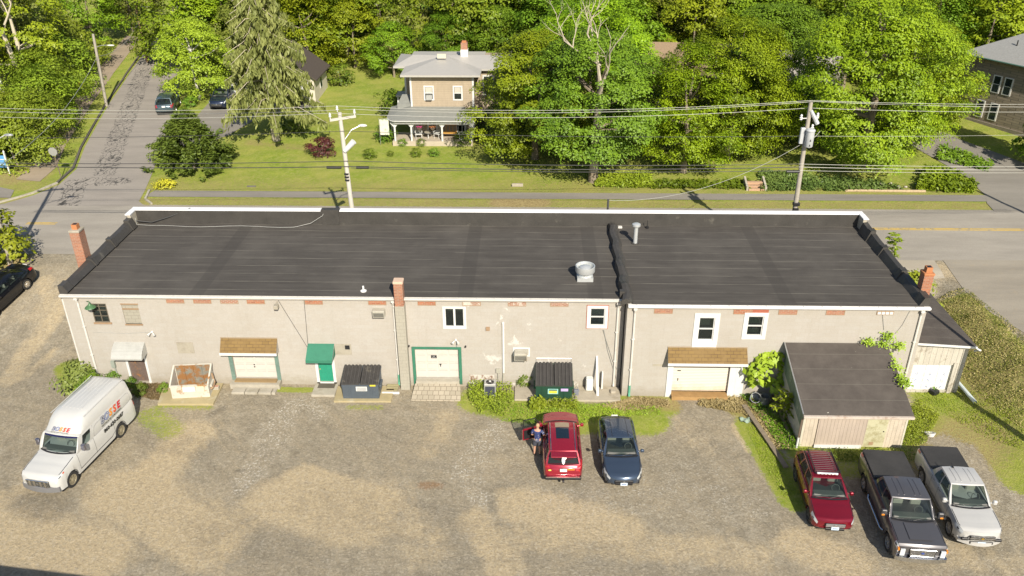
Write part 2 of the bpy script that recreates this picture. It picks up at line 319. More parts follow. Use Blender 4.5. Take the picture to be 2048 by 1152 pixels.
# draped sheets
def drape(name,poly,off,mat,step=.5,kind='structure',thick=0):
    bm=bmesh.new(); f=bm.faces.new([bm.verts.new((x,y,0)) for x,y in poly])
    x0,x1=min(p[0] for p in poly),max(p[0] for p in poly); y0,y1=min(p[1] for p in poly),max(p[1] for p in poly)
    for ax,a,c in ((0,x0,x1),(1,y0,y1)):
        st=step if (c-a)<90 or ax==1 else 4
        k=math.ceil(a/st)*st
        while k<c:
            co=Vector((k,0,0)) if ax==0 else Vector((0,k,0)); no=Vector((1,0,0)) if ax==0 else Vector((0,1,0))
            bmesh.ops.bisect_plane(bm,geom=bm.verts[:]+bm.edges[:]+bm.faces[:],plane_co=co,plane_no=no); k+=st
    for v_ in bm.verts: v_.co.z=g(v_.co.x,v_.co.y)+off
    if thick:
        r=bmesh.ops.extrude_face_region(bm,geom=bm.faces[:]); 
        for v_ in [e for e in r['geom'] if isinstance(e,bmesh.types.BMVert)]: v_.co.z-=thick
    bmesh.ops.recalc_face_normals(bm,faces=bm.faces)
    if not thick:
        for f in bm.faces:
            if f.normal.z<0: f.normal_flip()
    me=bpy.data.meshes.new(name); bm.to_mesh(me); bm.free(); me.materials.append(mat)
    o=bpy.data.objects.new(name,me); COL.objects.link(o)
    if kind: o['kind']=kind
    return o
def asphalt(name,c,crack=None,stain=(.2,.17,.12)):
    m,n,l,b=newmat(name); v=pos(n,l)
    n1=noise(n,l,pos(n,l,(.25,1,1)),.6,6,.65); n2=noise(n,l,v,18,3,.8); n3=noise(n,l,v,2.2,5,.7)
    col=mix(n,l,ramp(n,l,n1,.35,.65),tuple(x*.86 for x in c),tuple(x*1.1 for x in c))
    col=mix(n,l,mth(n,l,'MULTIPLY',ramp(n,l,n3,.55,.75),.3),col,stain)
    col=mix(n,l,mth(n,l,'MULTIPLY',ramp(n,l,n2,.35,.8),.3),col,(.06,.055,.05))
    if crack:
        vo=n.new('ShaderNodeTexVoronoi'); vo.feature='DISTANCE_TO_EDGE'
        nzv=n.new('ShaderNodeTexNoise'); l.new(v,nzv.inputs['Vector']); nzv.inputs['Scale'].default_value=.9; nzv.inputs['Detail'].default_value=4
        vm=n.new('ShaderNodeVectorMath'); vm.operation='MULTIPLY_ADD'; l.new(nzv.outputs['Color'],vm.inputs[0]); vm.inputs[1].default_value=(1.6,1.2,0); l.new(pos(n,l,crack.get('s',(1,.42,1))),vm.inputs[2])
        l.new(vm.outputs[0],vo.inputs['Vector']); vo.inputs['Scale'].default_value=crack.get('sc',1.15)
        cr=ramp(n,l,vo.outputs['Distance'],crack.get('w',.05),.015)
        s=n.new('ShaderNodeSeparateXYZ'); l.new(v,s.inputs[0])
        msk=None
        for (a0,b0,w_,y0,y1) in crack['bands']:   # band centred on x=a0+b0*y
            d=mth(n,l,'ABSOLUTE',mth(n,l,'SUBTRACT',s.outputs[0],mth(n,l,'MULTIPLY_ADD',s.outputs[1],b0,a0)))
            q=ramp(n,l,d,w_,w_*.35); q=mth(n,l,'MULTIPLY',q,ramp(n,l,s.outputs[1],y0,y0+1)); q=mth(n,l,'MULTIPLY',q,ramp(n,l,s.outputs[1],y1,y1-1))
            msk=q if msk is None else mth(n,l,'MAXIMUM',msk,q)
        msk=mth(n,l,'MULTIPLY',ramp(n,l,mth(n,l,'ADD',msk,mth(n,l,'MULTIPLY',mth(n,l,'SUBTRACT',n3,.5),.9)),.28,.45),cr)
        col=mix(n,l,mth(n,l,'MULTIPLY',msk,.9),col,(.02,.02,.02))
    l.new(col,b.inputs['Base Color']); b.inputs['Roughness'].default_value=.9; bump(n,l,b,n2,.4,.01)
    return m
ROAD=asphalt('road_asphalt',(.33,.30,.255),stain=(.27,.235,.19))
drape('road',[(-200,50.0),(200,50.0),(200,58.5),(35.3,58.5),(34,58.62),(-29.0,58.62),(-29.0,58.5),(-200,58.5)],.012,ROAD)
YEL=M('yellow_road_paint',(.55,.36,.04),.8,dirt=(.25,.2,.1),dth=(.5,.62),dsc=3)
for y in (54.9,55.13):
    mb=MB(); mb.box(19,150,y,y+.11,g(0,y)+.008,g(0,y)+.02); o=mb.build('lane_line',YEL); tag(o,kind='structure')
    mb=MB(); mb.box(-36.6,-34.4,y,y+.11,g(0,y)+.008,g(0,y)+.02); mb.box(-28,-10,y,y+.11,g(0,y)+.008,g(0,y)+.02); o=mb.build('lane_line',YEL); tag(o,kind='structure')
# side street
SL=[(-40.6,58.4),(-38.9,60.6),(-38.0,62.6),(-38.2,66),(-39.9,71),(-41.24,75.9),(-43.4,84),(-45.7,94),(-48.5,109),(-54,135)]
SR=[(-29.3,58.4),(-30.2,59.4),(-30.6,61.5),(-31.3,64.5),(-32.6,69.5),(-34.2,75.5),(-36.4,83.5),(-39.6,93.5),(-43,109),(-48,135)]
SIDE=asphalt('side_street_asphalt',(.30,.27,.235),stain=(.25,.215,.18),crack=dict(s=(1,.45,1),sc=2.7,w=.075,bands=[(-15.9,-.30,1.3,64,97),(-34.8,0.0,3.0,62.1,64.6),(-14.2,-.36,1.2,57,64)]))
drape('side_street',SL+SR[::-1],.02,SIDE)
# kerbs
def ribbon(name,line,w,off,mat,side=1,thick=.12,kind='structure'):
    out=[]
    for i,p in enumerate(line):
        a=Vector(line[max(0,i-1)]); c=Vector(line[min(len(line)-1,i+1)]); d=(c-a).normalized(); nn=Vector((-d.y,d.x))*side
        out.append((p[0]+nn.x*w,p[1]+nn.y*w))
    mb=MB()
    def ring(p,q):
        za,zb=g(*p)+off,g(*q)+off
        return [(p[0],p[1],za-thick),(p[0],p[1],za),(q[0],q[1],zb),(q[0],q[1],zb-thick)]
    mb.loft([ring(p,q) for p,q in zip(line,out)],True)
    o=mb.build(name,mat); 
    if kind: o['kind']=kind
    return o
def dens(line,st=.5):
    o=[]
    for a,b in zip(line[:-1],line[1:]):
        k=max(1,int(math.dist(a,b)/st)); o+=[(a[0]+(b[0]-a[0])*i/k,a[1]+(b[1]-a[1])*i/k) for i in range(k)]
    return o+[line[-1]]
KERB=M('kerb_stone',(.38,.35,.28),.85,dirt=(.2,.17,.12))
KERBD=M('kerb_asphalt',(.10,.09,.075),.9)
ribbon('kerb',dens([(-60,55.9),(-44,57.0),(-40.9,58.6),(-39.1,60.8),(-38.2,62.8)]),.18,.13,KERB)
ribbon('kerb',dens([(-38.2,62.85),(-38.4,66),(-40.1,71),(-41.44,75.9),(-43.6,84),(-45.9,94),(-48.7,109)]),.18,.13,KERBD)
ribbon('kerb',dens([(-29.0,58.7),(-29.9,59.7),(-30.3,61.5)]),.16,.13,KERB,-1)
# verge and corner ground beyond the kerb on the left
SWK=asphalt('sidewalk_asphalt',(.24,.22,.19))
OLDC=asphalt('old_concrete_walk',(.42,.37,.29),stain=(.36,.28,.16))
drape('sidewalk',[(-30.2,60.3),(36,60.3),(36,61.5),(-29.8,61.5)],.03,SWK)
off=lambda line,d:[(x-d,y+d*.2) for x,y in line]
L2=[(-38.2,62.85),(-38.4,66),(-40.1,71),(-41.44,75.9),(-43.6,84),(-45.9,94),(-48.7,109)]
drape('sidewalk',off(L2,1.7)+off(L2,3.9)[::-1],.03,asphalt('dirt_covered_walk',(.33,.265,.19),stain=(.24,.17,.10)))
drape('driveway',[(-60,60.5),(-42.5,60.0),(-40.5,59.9),(-41.0,61.4),(-43,62.2),(-60,62.6)],.035,SWK)
DRV=asphalt('driveway_asphalt',(.24,.22,.19))
P2=lambda *q:[tuple(G(*p)[:2]) for p in q]
drape('driveway',P2((345,300),(372,262),(398,228),(418,206),(470,196),(600,189),(640,203),(628,212),(560,226),(505,243),(455,272),(400,292)),.035,DRV)
drape('driveway',[(34.2,58.45),(45,58.45),(60,58.45),(60,64),(48,64.5),(42,67),(38.5,74),(36,82),(31.5,82),(33.6,72),(35.0,66),(35.0,61.5),(34.4,60)],.035,DRV)
drape('driveway',[(26.9,50.1),(26.4,45.9),(26.7,43),(27.5,40.7),(28.2,34),(29.5,24),(40,24),(70,40),(90,50.1)],.02,asphalt('old_lot_asphalt',(.31,.275,.22),stain=(.44,.33,.19)))
drape('sidewalk',[(-24.4,47.2),(19.8,47.2),(26,47.6),(26.3,49.97),(-24.4,49.97)],.03,OLDC)
# ---------------- the commercial building ----------------
WALL=wall_mat('painted_block',(.405,.382,.348),.42,.21,(.385,.355,.31),(.56,.54,.50),(.60,.62),stain=(.31,.28,.23),zone=True,c2=(.39,.36,.32))
FRONTW=wall_mat('front_block',(.42,.38,.30),.42,.21,(.36,.32,.26),(.5,.48,.44))
def roof_mat():
    m,n,l,b=newmat('roof_membrane'); v=pos(n,l); s=n.new('ShaderNodeSeparateXYZ'); l.new(v,s.inputs[0])
    n1=noise(n,l,pos(n,l,(.12,1.6,1)),2.2,5,.7); n2=noise(n,l,v,.35,5,.6); n3=noise(n,l,pos(n,l,(.5,3,1)),8,3,.7)
    col=mix(n,l,ramp(n,l,n1,.35,.7),(.062,.056,.050),(.088,.080,.071))
    col=mix(n,l,mth(n,l,'MULTIPLY',ramp(n,l,n2,.45,.7),.6),col,(.115,.105,.092))
    fy=mth(n,l,'FRACT',mth(n,l,'MULTIPLY',mth(n,l,'ADD',s.outputs[1],mth(n,l,'MULTIPLY',s.outputs[0],.004)),1.06))
    sm=mth(n,l,'MULTIPLY',ramp(n,l,mth(n,l,'ABSOLUTE',mth(n,l,'SUBTRACT',fy,.5)),.045,.01),ramp(n,l,noise(n,l,pos(n,l,(.5,2,1)),1.2,4),.35,.6))
    col=mix(n,l,mth(n,l,'MULTIPLY',sm,.65),col,(.20,.185,.155))
    for xc in (-17.3,-3.4,3.3,12.9):
        d=mth(n,l,'ABSOLUTE',mth(n,l,'SUBTRACT',s.outputs[0],xc)); col=mix(n,l,mth(n,l,'MULTIPLY',ramp(n,l,d,.42,.36),.38),col,(.05,.046,.042))
    st=ramp(n,l,noise(n,l,pos(n,l,(.35,1.8,1)),2.6,6,.75),.68,.8); col=mix(n,l,mth(n,l,'MULTIPLY',st,.35),col,(.26,.24,.20))
    l.new(col,b.inputs['Base Color']); b.inputs['Roughness'].default_value=.85; b.inputs['Specular IOR Level'].default_value=.25; bump(n,l,b,mth(n,l,'ADD',n3,n1),.35,.02); return m
RM=roof_mat(); RM2=M('parapet_membrane',(.052,.048,.043),.5,var=.25,sc=1.2,bmp=.2,dirt=(.13,.12,.10),dsc=.8,dth=(.62,.75))
COPE=M('white_coping',(.78,.78,.80),.35,var=.03)
XL,XM,XR=-24.32,4.78,19.71; YF=47.07; YR=37.66; YR2=36.93
def holed(mb,x0,x1,z0,z1,y,holes,depth=.18):
    X_=sorted({x0,x1,*[h[0] for h in holes],*[h[1] for h in holes]}); Z_=sorted({z0,z1,*[h[2] for h in holes],*[h[3] for h in holes]})
    for a,b in zip(X_[:-1],X_[1:]):
        for c,d in zip(Z_[:-1],Z_[1:]):
            if any(h[0]-1e-6<=a and b<=h[1]+1e-6 and h[2]-1e-6<=c and d<=h[3]+1e-6 for h in holes): continue
            mb.quad((a,y,c),(b,y,c),(b,y,d),(a,y,d))
    for a,b,c,d in holes:
        Y=y+depth
        mb.quad((a,y,c),(a,Y,c),(b,Y,c),(b,y,c)); mb.quad((a,y,d),(a,Y,d),(b,Y,d),(b,y,d))
        mb.quad((a,y,c),(a,Y,c),(a,Y,d),(a,y,d)); mb.quad((b,y,c),(b,Y,c),(b,Y,d),(b,y,d))
bl=thing('commercial_building','long beige block commercial building section with green awning door and black flat roof','building',(XL,YR,0))
br=thing('commercial_building','shorter beige block building section at right with brown canopy roller door','building',(XM,YR2,0))
def inv(o,mb): mb.T=Matrix.Translation(-Vector(o.location)); return mb
def MBo(o): return inv(o,MB())
def rect(p0,p1,Y):
    a=PY(*p0,Y); b=PY(*p1,Y); return min(a.x,b.x),max(a.x,b.x),min(a.z,b.z),max(a.z,b.z)
Hd1=(-21.72,-20.80,.08,1.85); Hg1=(-16.0,-13.72,.37,2.1); Hd2=(-11.42,-10.66,.2,1.98); Hg2=(-6.16,-3.83,.5,2.37)
Hw1=(-22.93,-22.12,3.82,4.93); Hw2=(-21.32,-20.45,3.72,4.95); Hw3=(-4.48,-3.47,3.72,4.84); Hw4=(3.03,3.80,3.88,4.92)
Hg3=(7.44,10.38,.06,2.2); Hw5=(8.48,9.28,3.5,4.85); Hw6=(10.92,11.72,3.8,4.95)
ZT=5.45
mb=MBo(bl); holed(mb,XL,XM,-.4,ZT,YR,[Hd1,Hg1,Hd2,Hg2,Hw1,Hw2,Hw3,Hw4])
mb.build('wall',WALL,bl)
for x_ in (XL,XM-.2): mb=MBo(bl); mb.box(x_,x_+.2,YR+.001 if x_==XL else YR+.25,YF,-.4,ZT); mb.build('end_wall',WALL,bl)
mb=MBo(br); holed(mb,XM+.06,XR,-.4,ZT+.1,YR2,[Hg3,Hw5,Hw6])
mb.build('wall',WALL,br)
for x_ in (XR-.2,XM+.06): mb=MBo(br); mb.box(x_,x_+.2,YR2+.001,YF,-.4,ZT+.1); mb.build('end_wall',WALL,br)
# storefronts on the street side (out of the photograph's view but part of the place)
for root,x0,x1 in ((bl,XL,XM),(br,XM+.06,XR)):
    mb=MBo(root); holes=[]; k=x0+1.2
    while k+2.6<x1: holes.append((k,k+2.2,2.5,4.4)); k+=4.1
    holed(mb,x0,x1,1.5,6.0,YF,[(a,b,c,d) for a,b,c,d in holes],-.15); mb.build('front_wall',FRONTW,root)
    for a,b,c,d in holes:
        mb=MBo(root); mb.box(a,b,YF-.14,YF-.10,c,d); f=mb.build('shop_window',WGLASS,root)
        mb=MBo(root); mb.box(a-.05,a+.05,YF-.13,YF+.02,c,d); mb.box(b-.05,b+.05,YF-.13,YF+.02,c,d); o=mb.build('frame',TRIM,root)
# roofs
mb=MBo(bl); mb.grid(lambda u,v:(XL+.2+u*(XM-XL-.4),YR-.05+v*(YF-YR-.1),5.50+.02*math.sin(u*40)*v),60,14); mb.build('roof',RM,bl,True)
mb=MBo(br); mb.grid(lambda u,v:(XM+.3+u*(XR-XM-.5),YR2-.05+v*(YF-YR2-.1),5.6+.02*math.sin(u*30)*v),40,14); mb.build('roof',RM,br,True)
# eave fascia + gutter + downspouts
for root,x0,x1,y,z in ((bl,XL-.05,XM-.06,YR,5.49),(br,XM+.08,XR+.1,YR2,5.59)):
    mb=MBo(root); mb.box(x0,x1,y-.07,y-.003,z-.22,z+.0); mb.build('fascia',TRIM,root)
    mb=MBo(root)
    pr=[(-.075,.0),(-.19,.0),(-.20,-.05),(-.175,-.12),(-.075,-.12),(-.075,-.11),(-.165,-.11),(-.185,-.045),(-.175,-.01),(-.075,-.012)]
    mb.loft([[(x,y+a,z-.015+b) for a,b in pr] for x in (x0,x1)],True); mb.build('gutter',COPE if root is br else TRIM,root)
    k=x0+.4
    while k<x1-.3: mb=MBo(root); mb.box(k,k+.03,y-.2,y-.07,z-.012,z-.002); mb.build('gutter_hanger',TRIM,root); k+=.92
def spout(root,x,y,z0,z1,mat=TRIM,foot=None):
    mb=MBo(root); pts=[(x,y-.13,z1),(x,y-.13,z1-.12),(x,y-.06,z1-.3),(x,y-.06,z0+.15),(x,y-.16,z0)]
    mb.tube(pts,.055,8); mb.box(x-.09,x+.09,y-.2,y-.06,z1-.08,z1+.02); o=mb.build('downspout',mat,root)
    mb=MBo(root)
    for q in (.3,.65): mb.box(x-.08,x+.08,y-.12,y-.003,z0+(z1-z0)*q,z0+(z1-z0)*q+.04)
    mb.build('bracket',TRIM,o)
    if foot:
        mb=MBo(root); mb.tube([(x,y-.062,z0+.62),(x,y-.062,z0+.14),(x,y-.18,z0-.02)],.065,8); mb.build('boot',foot,o)
GRNP=M('green_paint',(.035,.16,.10),.55,dirt=(.05,.11,.08))
spout(bl,-23.55,YR,.3,5.3); spout(bl,-7.1,YR,.15,5.3,foot=M('green_pipe',(.1,.33,.22),.5)); spout(bl,4.45,YR,.2,5.3); spout(br,5.22,YR2,.1,5.4,foot=M('green_pipe',(.1,.33,.22),.5)); spout(br,19.45,YR2-.0,.1,5.4)
mb=MBo(bl); mb.tube([(XL-.08,YR+.1,.2),(XL-.08,YR+.1,5.3)],.05,6); mb.build('corner_pipe',TRIM,bl)
# parapets: membrane inside, white coping
mb=MBo(bl); mb.box(XL,XM,YF-.3,YF-.005,5.45,6.36); mb.box(-12.75,-11.7,YF-.36,YF+.05,5.5,6.47); mb.build('parapet',RM2,bl)
mb=MBo(br); mb.box(XM+.001,XR,YF-.3,YF-.005,5.45,6.36); mb.build('parapet',RM2,br)
mb=MBo(bl); mb.box(XL-.08,-12.8,YF-.32,YF+.1,6.363,6.42); mb.box(-11.65,XM,YF-.32,YF+.1,6.363,6.42); mb.box(XL-.1,XL+.22,YF-1.1,YF-.33,6.363,6.42); mb.build('coping',COPE,bl)
mb=MBo(br); mb.box(XM+.002,XR+.08,YF-.32,YF+.1,6.363,6.42); mb.box(XR-.22,XR+.1,YF-1.1,YF-.33,6.363,6.42); mb.build('coping',COPE,br)
mb=MBo(bl); mb.box(XL,XL+.2,YF-1.05,YF-.31,5.4,6.36); mb.build('parapet_return',FRONTW,bl)
mb=MBo(br); mb.box(XR-.2,XR,YF-1.05,YF-.31,5.4,6.36); mb.build('parapet_return',FRONTW,br)
def step_parapet(root,x,inner,segs,w=.25):
    mb=MBo(root)
    for y0,y1,z0,z1 in segs:   # y0 near street ... y1 towards the yard
        a,b=(x-.06,x+w-.06) if inner>0 else (x-w+.06,x+.06)
        s=inner
        o0,i0=(a,b) if s>0 else (b,a); 
        ring=lambda y,z:[(o0,y,5.2),(o0,y,z),(i0,y,z-.03),(i0+s*.22,y,5.6)]
        mb=MBo(root); mb.loft([ring(y0,z0),ring((y0+y1)/2,(z0+z1)/2-.02),ring(y1,z1)],True); mb.build('parapet_segment',RM2,root)
step_parapet(bl,XL,1,[(46.0,43.35,6.06,6.0),(43.3,40.95,5.99,5.93),(40.9,38.3,5.93,5.86),(38.25,YR-.03,5.98,5.98)])
step_parapet(bl,XL,1,[(46.1,45.55,6.2,6.2),(43.5,43.15,6.1,6.1),(41.05,40.75,6.03,6.03)],.29)
step_parapet(br,XR,-1,[(46.0,44.7,6.22,6.16),(44.65,42.8,6.12,6.06),(42.75,40.1,6.06,6.0),(40.05,37.7,5.99,5.93)])
step_parapet(br,XR,-1,[(45.0,44.6,6.28,6.28),(43.0,42.65,6.17,6.17),(40.3,39.9,6.1,6.1),(37.65,YR2,6.08,6.08)],.29)
# fire wall ridge between the sections
mb=MBo(br); rs=[]
for i in range(15):
    y=46.7-i*(46.7-YR2-.1)/14; j=.06*math.sin(i*2.1); h=5.88+.08*math.sin(i*1.7)+.05*(i%3==0)-.15*(i==0)
    rs.append([(XM-.22+j,y,5.45),(XM-.16+j,y,h-.05),(XM+.02+j*1.4,y,h),(XM+.17+j,y,h-.04),(XM+.36+j,y,5.62)])
mb.loft(rs,True); mb.build('fire_wall_ridge',RM2,br)
mb=MBo(bl); mb.box(XM-.28,XM-.03,YR-.01,YR+.25,5.2,5.9); mb.build('fire_wall_end',RM2,bl)
# ---- windows / doors ----
def frame_ring(mb,r,w,y0,y1):
    a,b,c,d=r
    mb.box(a,b,y0,y1,c,c+w); mb.box(a,b,y0,y1,d-w,d); mb.box(a,a+w,y0,y1,c+w,d-w); mb.box(b-w,b,y0,y1,c+w,d-w)
def grow(r,k): return (r[0]-k,r[1]+k,r[2]-k,r[3]+k)
def interior(root,r,y,mat=None):
    mb=MBo(root); a,b,c,d=r; mb.box(a,b,y+.5,y+.52,c,d); return mb.build('dark_room_plate',mat or M('dim_room',(.05,.045,.035),.9),root)
def window(root,hole,y,outer,depth,kind):
    mb=MBo(root); frame_ring(mb,(hole[0]-outer,hole[1]+outer,hole[2]-outer,hole[3]+outer),outer,y-.035,y+.0-.003); fr=mb.build('window',WHITE,root)
    mb=MBo(root); frame_ring(mb,hole,.05,y+.01,y+.12)
    a,b,c,d=hole
    if kind=='hung': mb.box(a+.05,b-.05,y+.0,y+.1,(c+d)/2-.025,(c+d)/2+.025)
    if kind=='double': mb.box((a+b)/2-.05,(a+b)/2+.05,y-.01,y+.1,c+.05,d-.05)
    mb.build('sash',WHITE,fr) if False else mb.build('sash',WHITE,root)
    mb=MBo(root); mb.box(a+.05,b-.05,y+.06,y+.07,c+.05,d-.05); mb.build('pane',WGLASS,root)
    mb=MBo(root); mb.box(a,b,y+.3,y+.32,c,d); mb.build('dark_room_plate',DARK,root)  # dark plate behind the pane, painted as the unlit room
window(bl,Hw3,YR,.1,.1,'double'); window(bl,Hw4,YR,.15,.1,'hung'); window(br,Hw5,YR2,.24,.1,'hung'); window(br,Hw6,YR2,.2,.1,'hung')
mb=MBo(br); a,b,c,d=Hw5; mb.box(a-.22,b+.22,YR2-.03,YR2-.003,3.05,c-.242); mb.build('panel',WHITE,br)
REDP=M('red_lintel',(.33,.10,.06),.7)
mb=MBo(bl); a,b,c,d=grow(Hw4,.185); frame_ring(mb,(a,b,c,d),.035,YR-.02,YR-.003); mb.build('rusty_lintel',REDP,bl)
# paper / cloth seen inside panes
for root,h,y,parts in ((br,Hw5,YR2,[(.1,.75,.6,.85)]),(br,Hw6,YR2,[(.1,.9,.55,.95),(.15,.85,.08,.3)]),(bl,Hw4,YR,[(.1,.9,.55,.95)]),(bl,Hw3,YR,[(.1,.42,.75,.95),(.58,.9,.75,.95)])):
    mb=MBo(root); a,b,c,d=h
    for u0,u1,v0,v1 in parts: mb.box(a+(b-a)*u0,a+(b-a)*u1,y+.18,y+.2,c+(d-c)*v0,c+(d-c)*v1)
    mb.build('curtain',M('cream_curtain',(.5,.45,.33),.9),root)
# old steel window top left
OLDF=M('old_window_frame',(.13,.11,.08),.7)
a,b,c,d=Hw1
mb=MBo(bl); frame_ring(mb,Hw1,.04,YR-.01,YR+.1); mb.box((a+b)/2-.02,(a+b)/2+.02,YR-.005,YR+.09,c,d); 
for q in (.33,.64,.85): mb.box(a,b,YR-.003,YR+.09,c+(d-c)*q-.014,c+(d-c)*q+.014)
mb.build('window',OLDF,bl)
mb=MBo(bl); mb.box(a-.06,b+.08,YR-.07,YR-.003,c-.09,c-.01); mb.build('sill',M('rusty_sill',(.30,.2,.12),.8),bl)
mb=MBo(bl); mb.box(a+.04,b-.04,YR+.04,YR+.05,c+.04,d-.04); mb.build('pane',WGLASS,bl)
mb=MBo(bl); mb.box(a+.05,b-.05,YR+.1,YR+.12,c+.5,d-.05); mb.box(a+.1,b-.1,YR+.08,YR+.09,c+.06,c+.34); mb.build('paper_sign',M('pale_paper',(.45,.45,.4),.8),bl)
mb=MBo(bl)
for i in range(3): mb.box(a+.14,a+.14+.5-.08*i,YR+.074,YR+.078,c+.11+.07*i,c+.135+.07*i)
mb.build('sign_lines',BLACK,bl)
# blocked-up window
a,b,c,d=Hw2; BLKW=wall_mat('grey_block_infill',(.33,.31,.25),.36,.2,(.25,.23,.19),(.4,.38,.33),msize=.02)
mb=MBo(bl); mb.box(a,b,YR+.05,YR+.1,c,d); mb.build('blocked_window',BLKW,bl)
mb=MBo(bl); mb.box(a-.03,b+.03,YR-.03,YR+.05,d-.06,d); mb.box(a-.0,b+.0,YR-.02,YR+.05,d-.36,d-.31); mb.box(a-.02,b+.04,YR-.06,YR+.05,c-.06,c-.0); mb.build('rusty_frame',M('rusty_sill',(.30,.2,.12),.8),bl)
# doors
a,b,c,d=Hd1
mb=MBo(bl); mb.box(a,b,YR+.08,YR+.12,c,d); mb.build('door',M('weathered_wood_door',(.12,.085,.07),.8,var=.3,sc=5,dirt=(.28,.13,.04),dsc=2,dth=(.55,.7)),bl)
for q in ((a-.12,a,c-.05,d+.1),(b,b+.12,c-.05,d+.1),(a,b,d,d+.1)): mb=MBo(bl); mb.box(q[0],q[1],YR-.04,YR-.003,q[2],q[3]); mb.build('door_frame',WHITE,bl)
mb=MBo(bl); mb.box(a-.12,b+.12,YR-.12,YR-.003,c-.12,c-.06); mb.build('threshold',CONC,bl)
AWN=M('white_metal_awning',(.40,.40,.375),.45,.1,dirt=(.4,.34,.25),dth=(.62,.7))
def awning_metal():
    x0,x1=-22.2,-20.55; mb=MBo(bl)
    for i in range(6):
        u0,u1=i/6,(i+1)/6; f=lambda u:(YR-.72*u**.9,2.60-.40*u-.22*u**4)
        y0,z0=f(u0); y1,z1=f(u1); mb.box(x0,x1,y1,y0+.001,z1-.02,z1) if False else mb.quad((x0,y0,z0),(x1,y0,z0),(x1,y1,z1+.015),(x0,y1,z1+.015))
        mb.quad((x0,y1,z1+.015),(x1,y1,z1+.015),(x1,y1,z1-.0),(x0,y1,z1-.0))
    mb.quad((x0,YR-.72,1.98),(x1,YR-.72,1.98),(x1,YR-.72,1.90),(x0,YR-.72,1.90))
    for x in (x0,x1): mb.add([(x,YR-.003,2.62),(x,YR-.36,2.40),(x,YR-.72,1.98),(x,YR-.72,1.90),(x,YR-.003,1.92)],[(0,1,2,3,4)])
    mb.build('awning',AWN,bl)
awning_metal()
def panel_door(root,hole,y,mat,rows,cols,depth=.12,name='garage_door'):
    a,b,c,d=hole; mb=MBo(root); mb.box(a,b,y+depth,y+depth+.04,c,d)
    w=(b-a)/cols; h=(d-c)/rows
    for i in range(cols):
        for j in range(rows): mb.bbox(a+i*w+.04*w+.02,a+(i+1)*w-.04*w-.02,y+depth-.014,y+depth+.004,c+j*h+.05,c+(j+1)*h-.05,.008)
    for j in range(1,rows): mb.box(a,b,y+depth-.004,y+depth+.001,c+j*h-.008,c+j*h+.008)
    return mb.build(name,mat,root)
GDW=M('white_garage_door',(.50,.475,.43),.6,var=.05,dirt=(.5,.45,.36),dth=(.55,.8))
panel_door(bl,Hg1,YR,GDW,4,4); panel_door(bl,Hg2,YR,GDW,4,4)
DGREEN=M('dark_green_wood',(.12,.19,.16),.75,var=.2,dirt=(.2,.25,.2)); 
a,b,c,d=Hg1; 
for q in (a-.2,b): mb=MBo(bl); mb.box(q,q+.2,YR-.05,YR-.003,c-.25,d+.06); mb.build('door_post',DGREEN,bl)
mb=MBo(bl); mb.box(a-.2,b+.2,YR-.5,YR-.002,-.1,.3); mb.build('step',CONC,bl)
mb=MBo(bl)
for i in range(4):
    if i<3: mb.bbox(a+.0+i*.72,a+.68+i*.72,YR-1.0,YR-.52,-.1,.12,.02)
    else: mb.bbox(a+.0+i*.72,a+.2+i*.72,YR-1.0,YR-.52,-.1,.12,.02)
mb.build('slab',CONC,bl)
TIMB=M('timber_sill',(.25,.17,.08),.8); mb=MBo(bl); mb.box(a,b,YR-.3,YR+.1,.301,.365); mb.build('sill',TIMB,bl)
a,b,c,d=Hg2; mb=MBo(bl); mb.box(a-.15,a,YR-.06,YR-.003,c-.35,d); mb.box(b,b+.15,YR-.06,YR-.003,c-.35,d); mb.box(a-.15,b+.15,YR-.06,YR-.003,d,d+.12); mb.build('door_frame',GRNP,bl)
# paved ramp
PAV=wall_mat('paver_ramp',(.38,.34,.27),.3,.3,(.28,.25,.19),(.42,.38,.3),(.7,.8),off=0)
def ramp_box(root,x0,x1,y0,y1,z0,z1,mat,name='ramp'):
    mb=MBo(root); mb.add([(x0,y0,-.1),(x1,y0,-.1),(x1,y1,-.1),(x0,y1,-.1),(x0-.1,y0,z0),(x1+.1,y0,z0),(x1,y1,z1),(x0,y1,z1)],[(0,3,2,1),(4,5,6,7),(0,1,5,4),(1,2,6,5),(2,3,7,6),(3,0,4,7)])
    return mb.build(name,mat,root)
m,n,l,b_=newmat('ramp_pavers'); br_=n.new('ShaderNodeTexBrick'); l.new(pos(n,l),br_.inputs['Vector']); br_.inputs['Scale'].default_value=1; br_.inputs['Brick Width'].default_value=.3; br_.inputs['Row Height'].default_value=.3; br_.inputs['Mortar Size'].default_value=.014; br_.offset=.3
br_.inputs['Color1'].default_value=(.40,.35,.27,1); br_.inputs['Color2'].default_value=(.33,.29,.22,1); br_.inputs['Mortar'].default_value=(.17,.14,.10,1); l.new(br_.outputs[0],b_.inputs['Base Color']); b_.inputs['Roughness'].default_value=.9
ramp_box(bl,Hg2[0]-.05,Hg2[1]+.05,YR-1.4,YR-.28,.06,.33,m)
mb=MBo(bl); mb.box(Hg2[0],Hg2[1],YR-.28,YR+.12,-.1,.48); mb.build('step',CONC,bl)
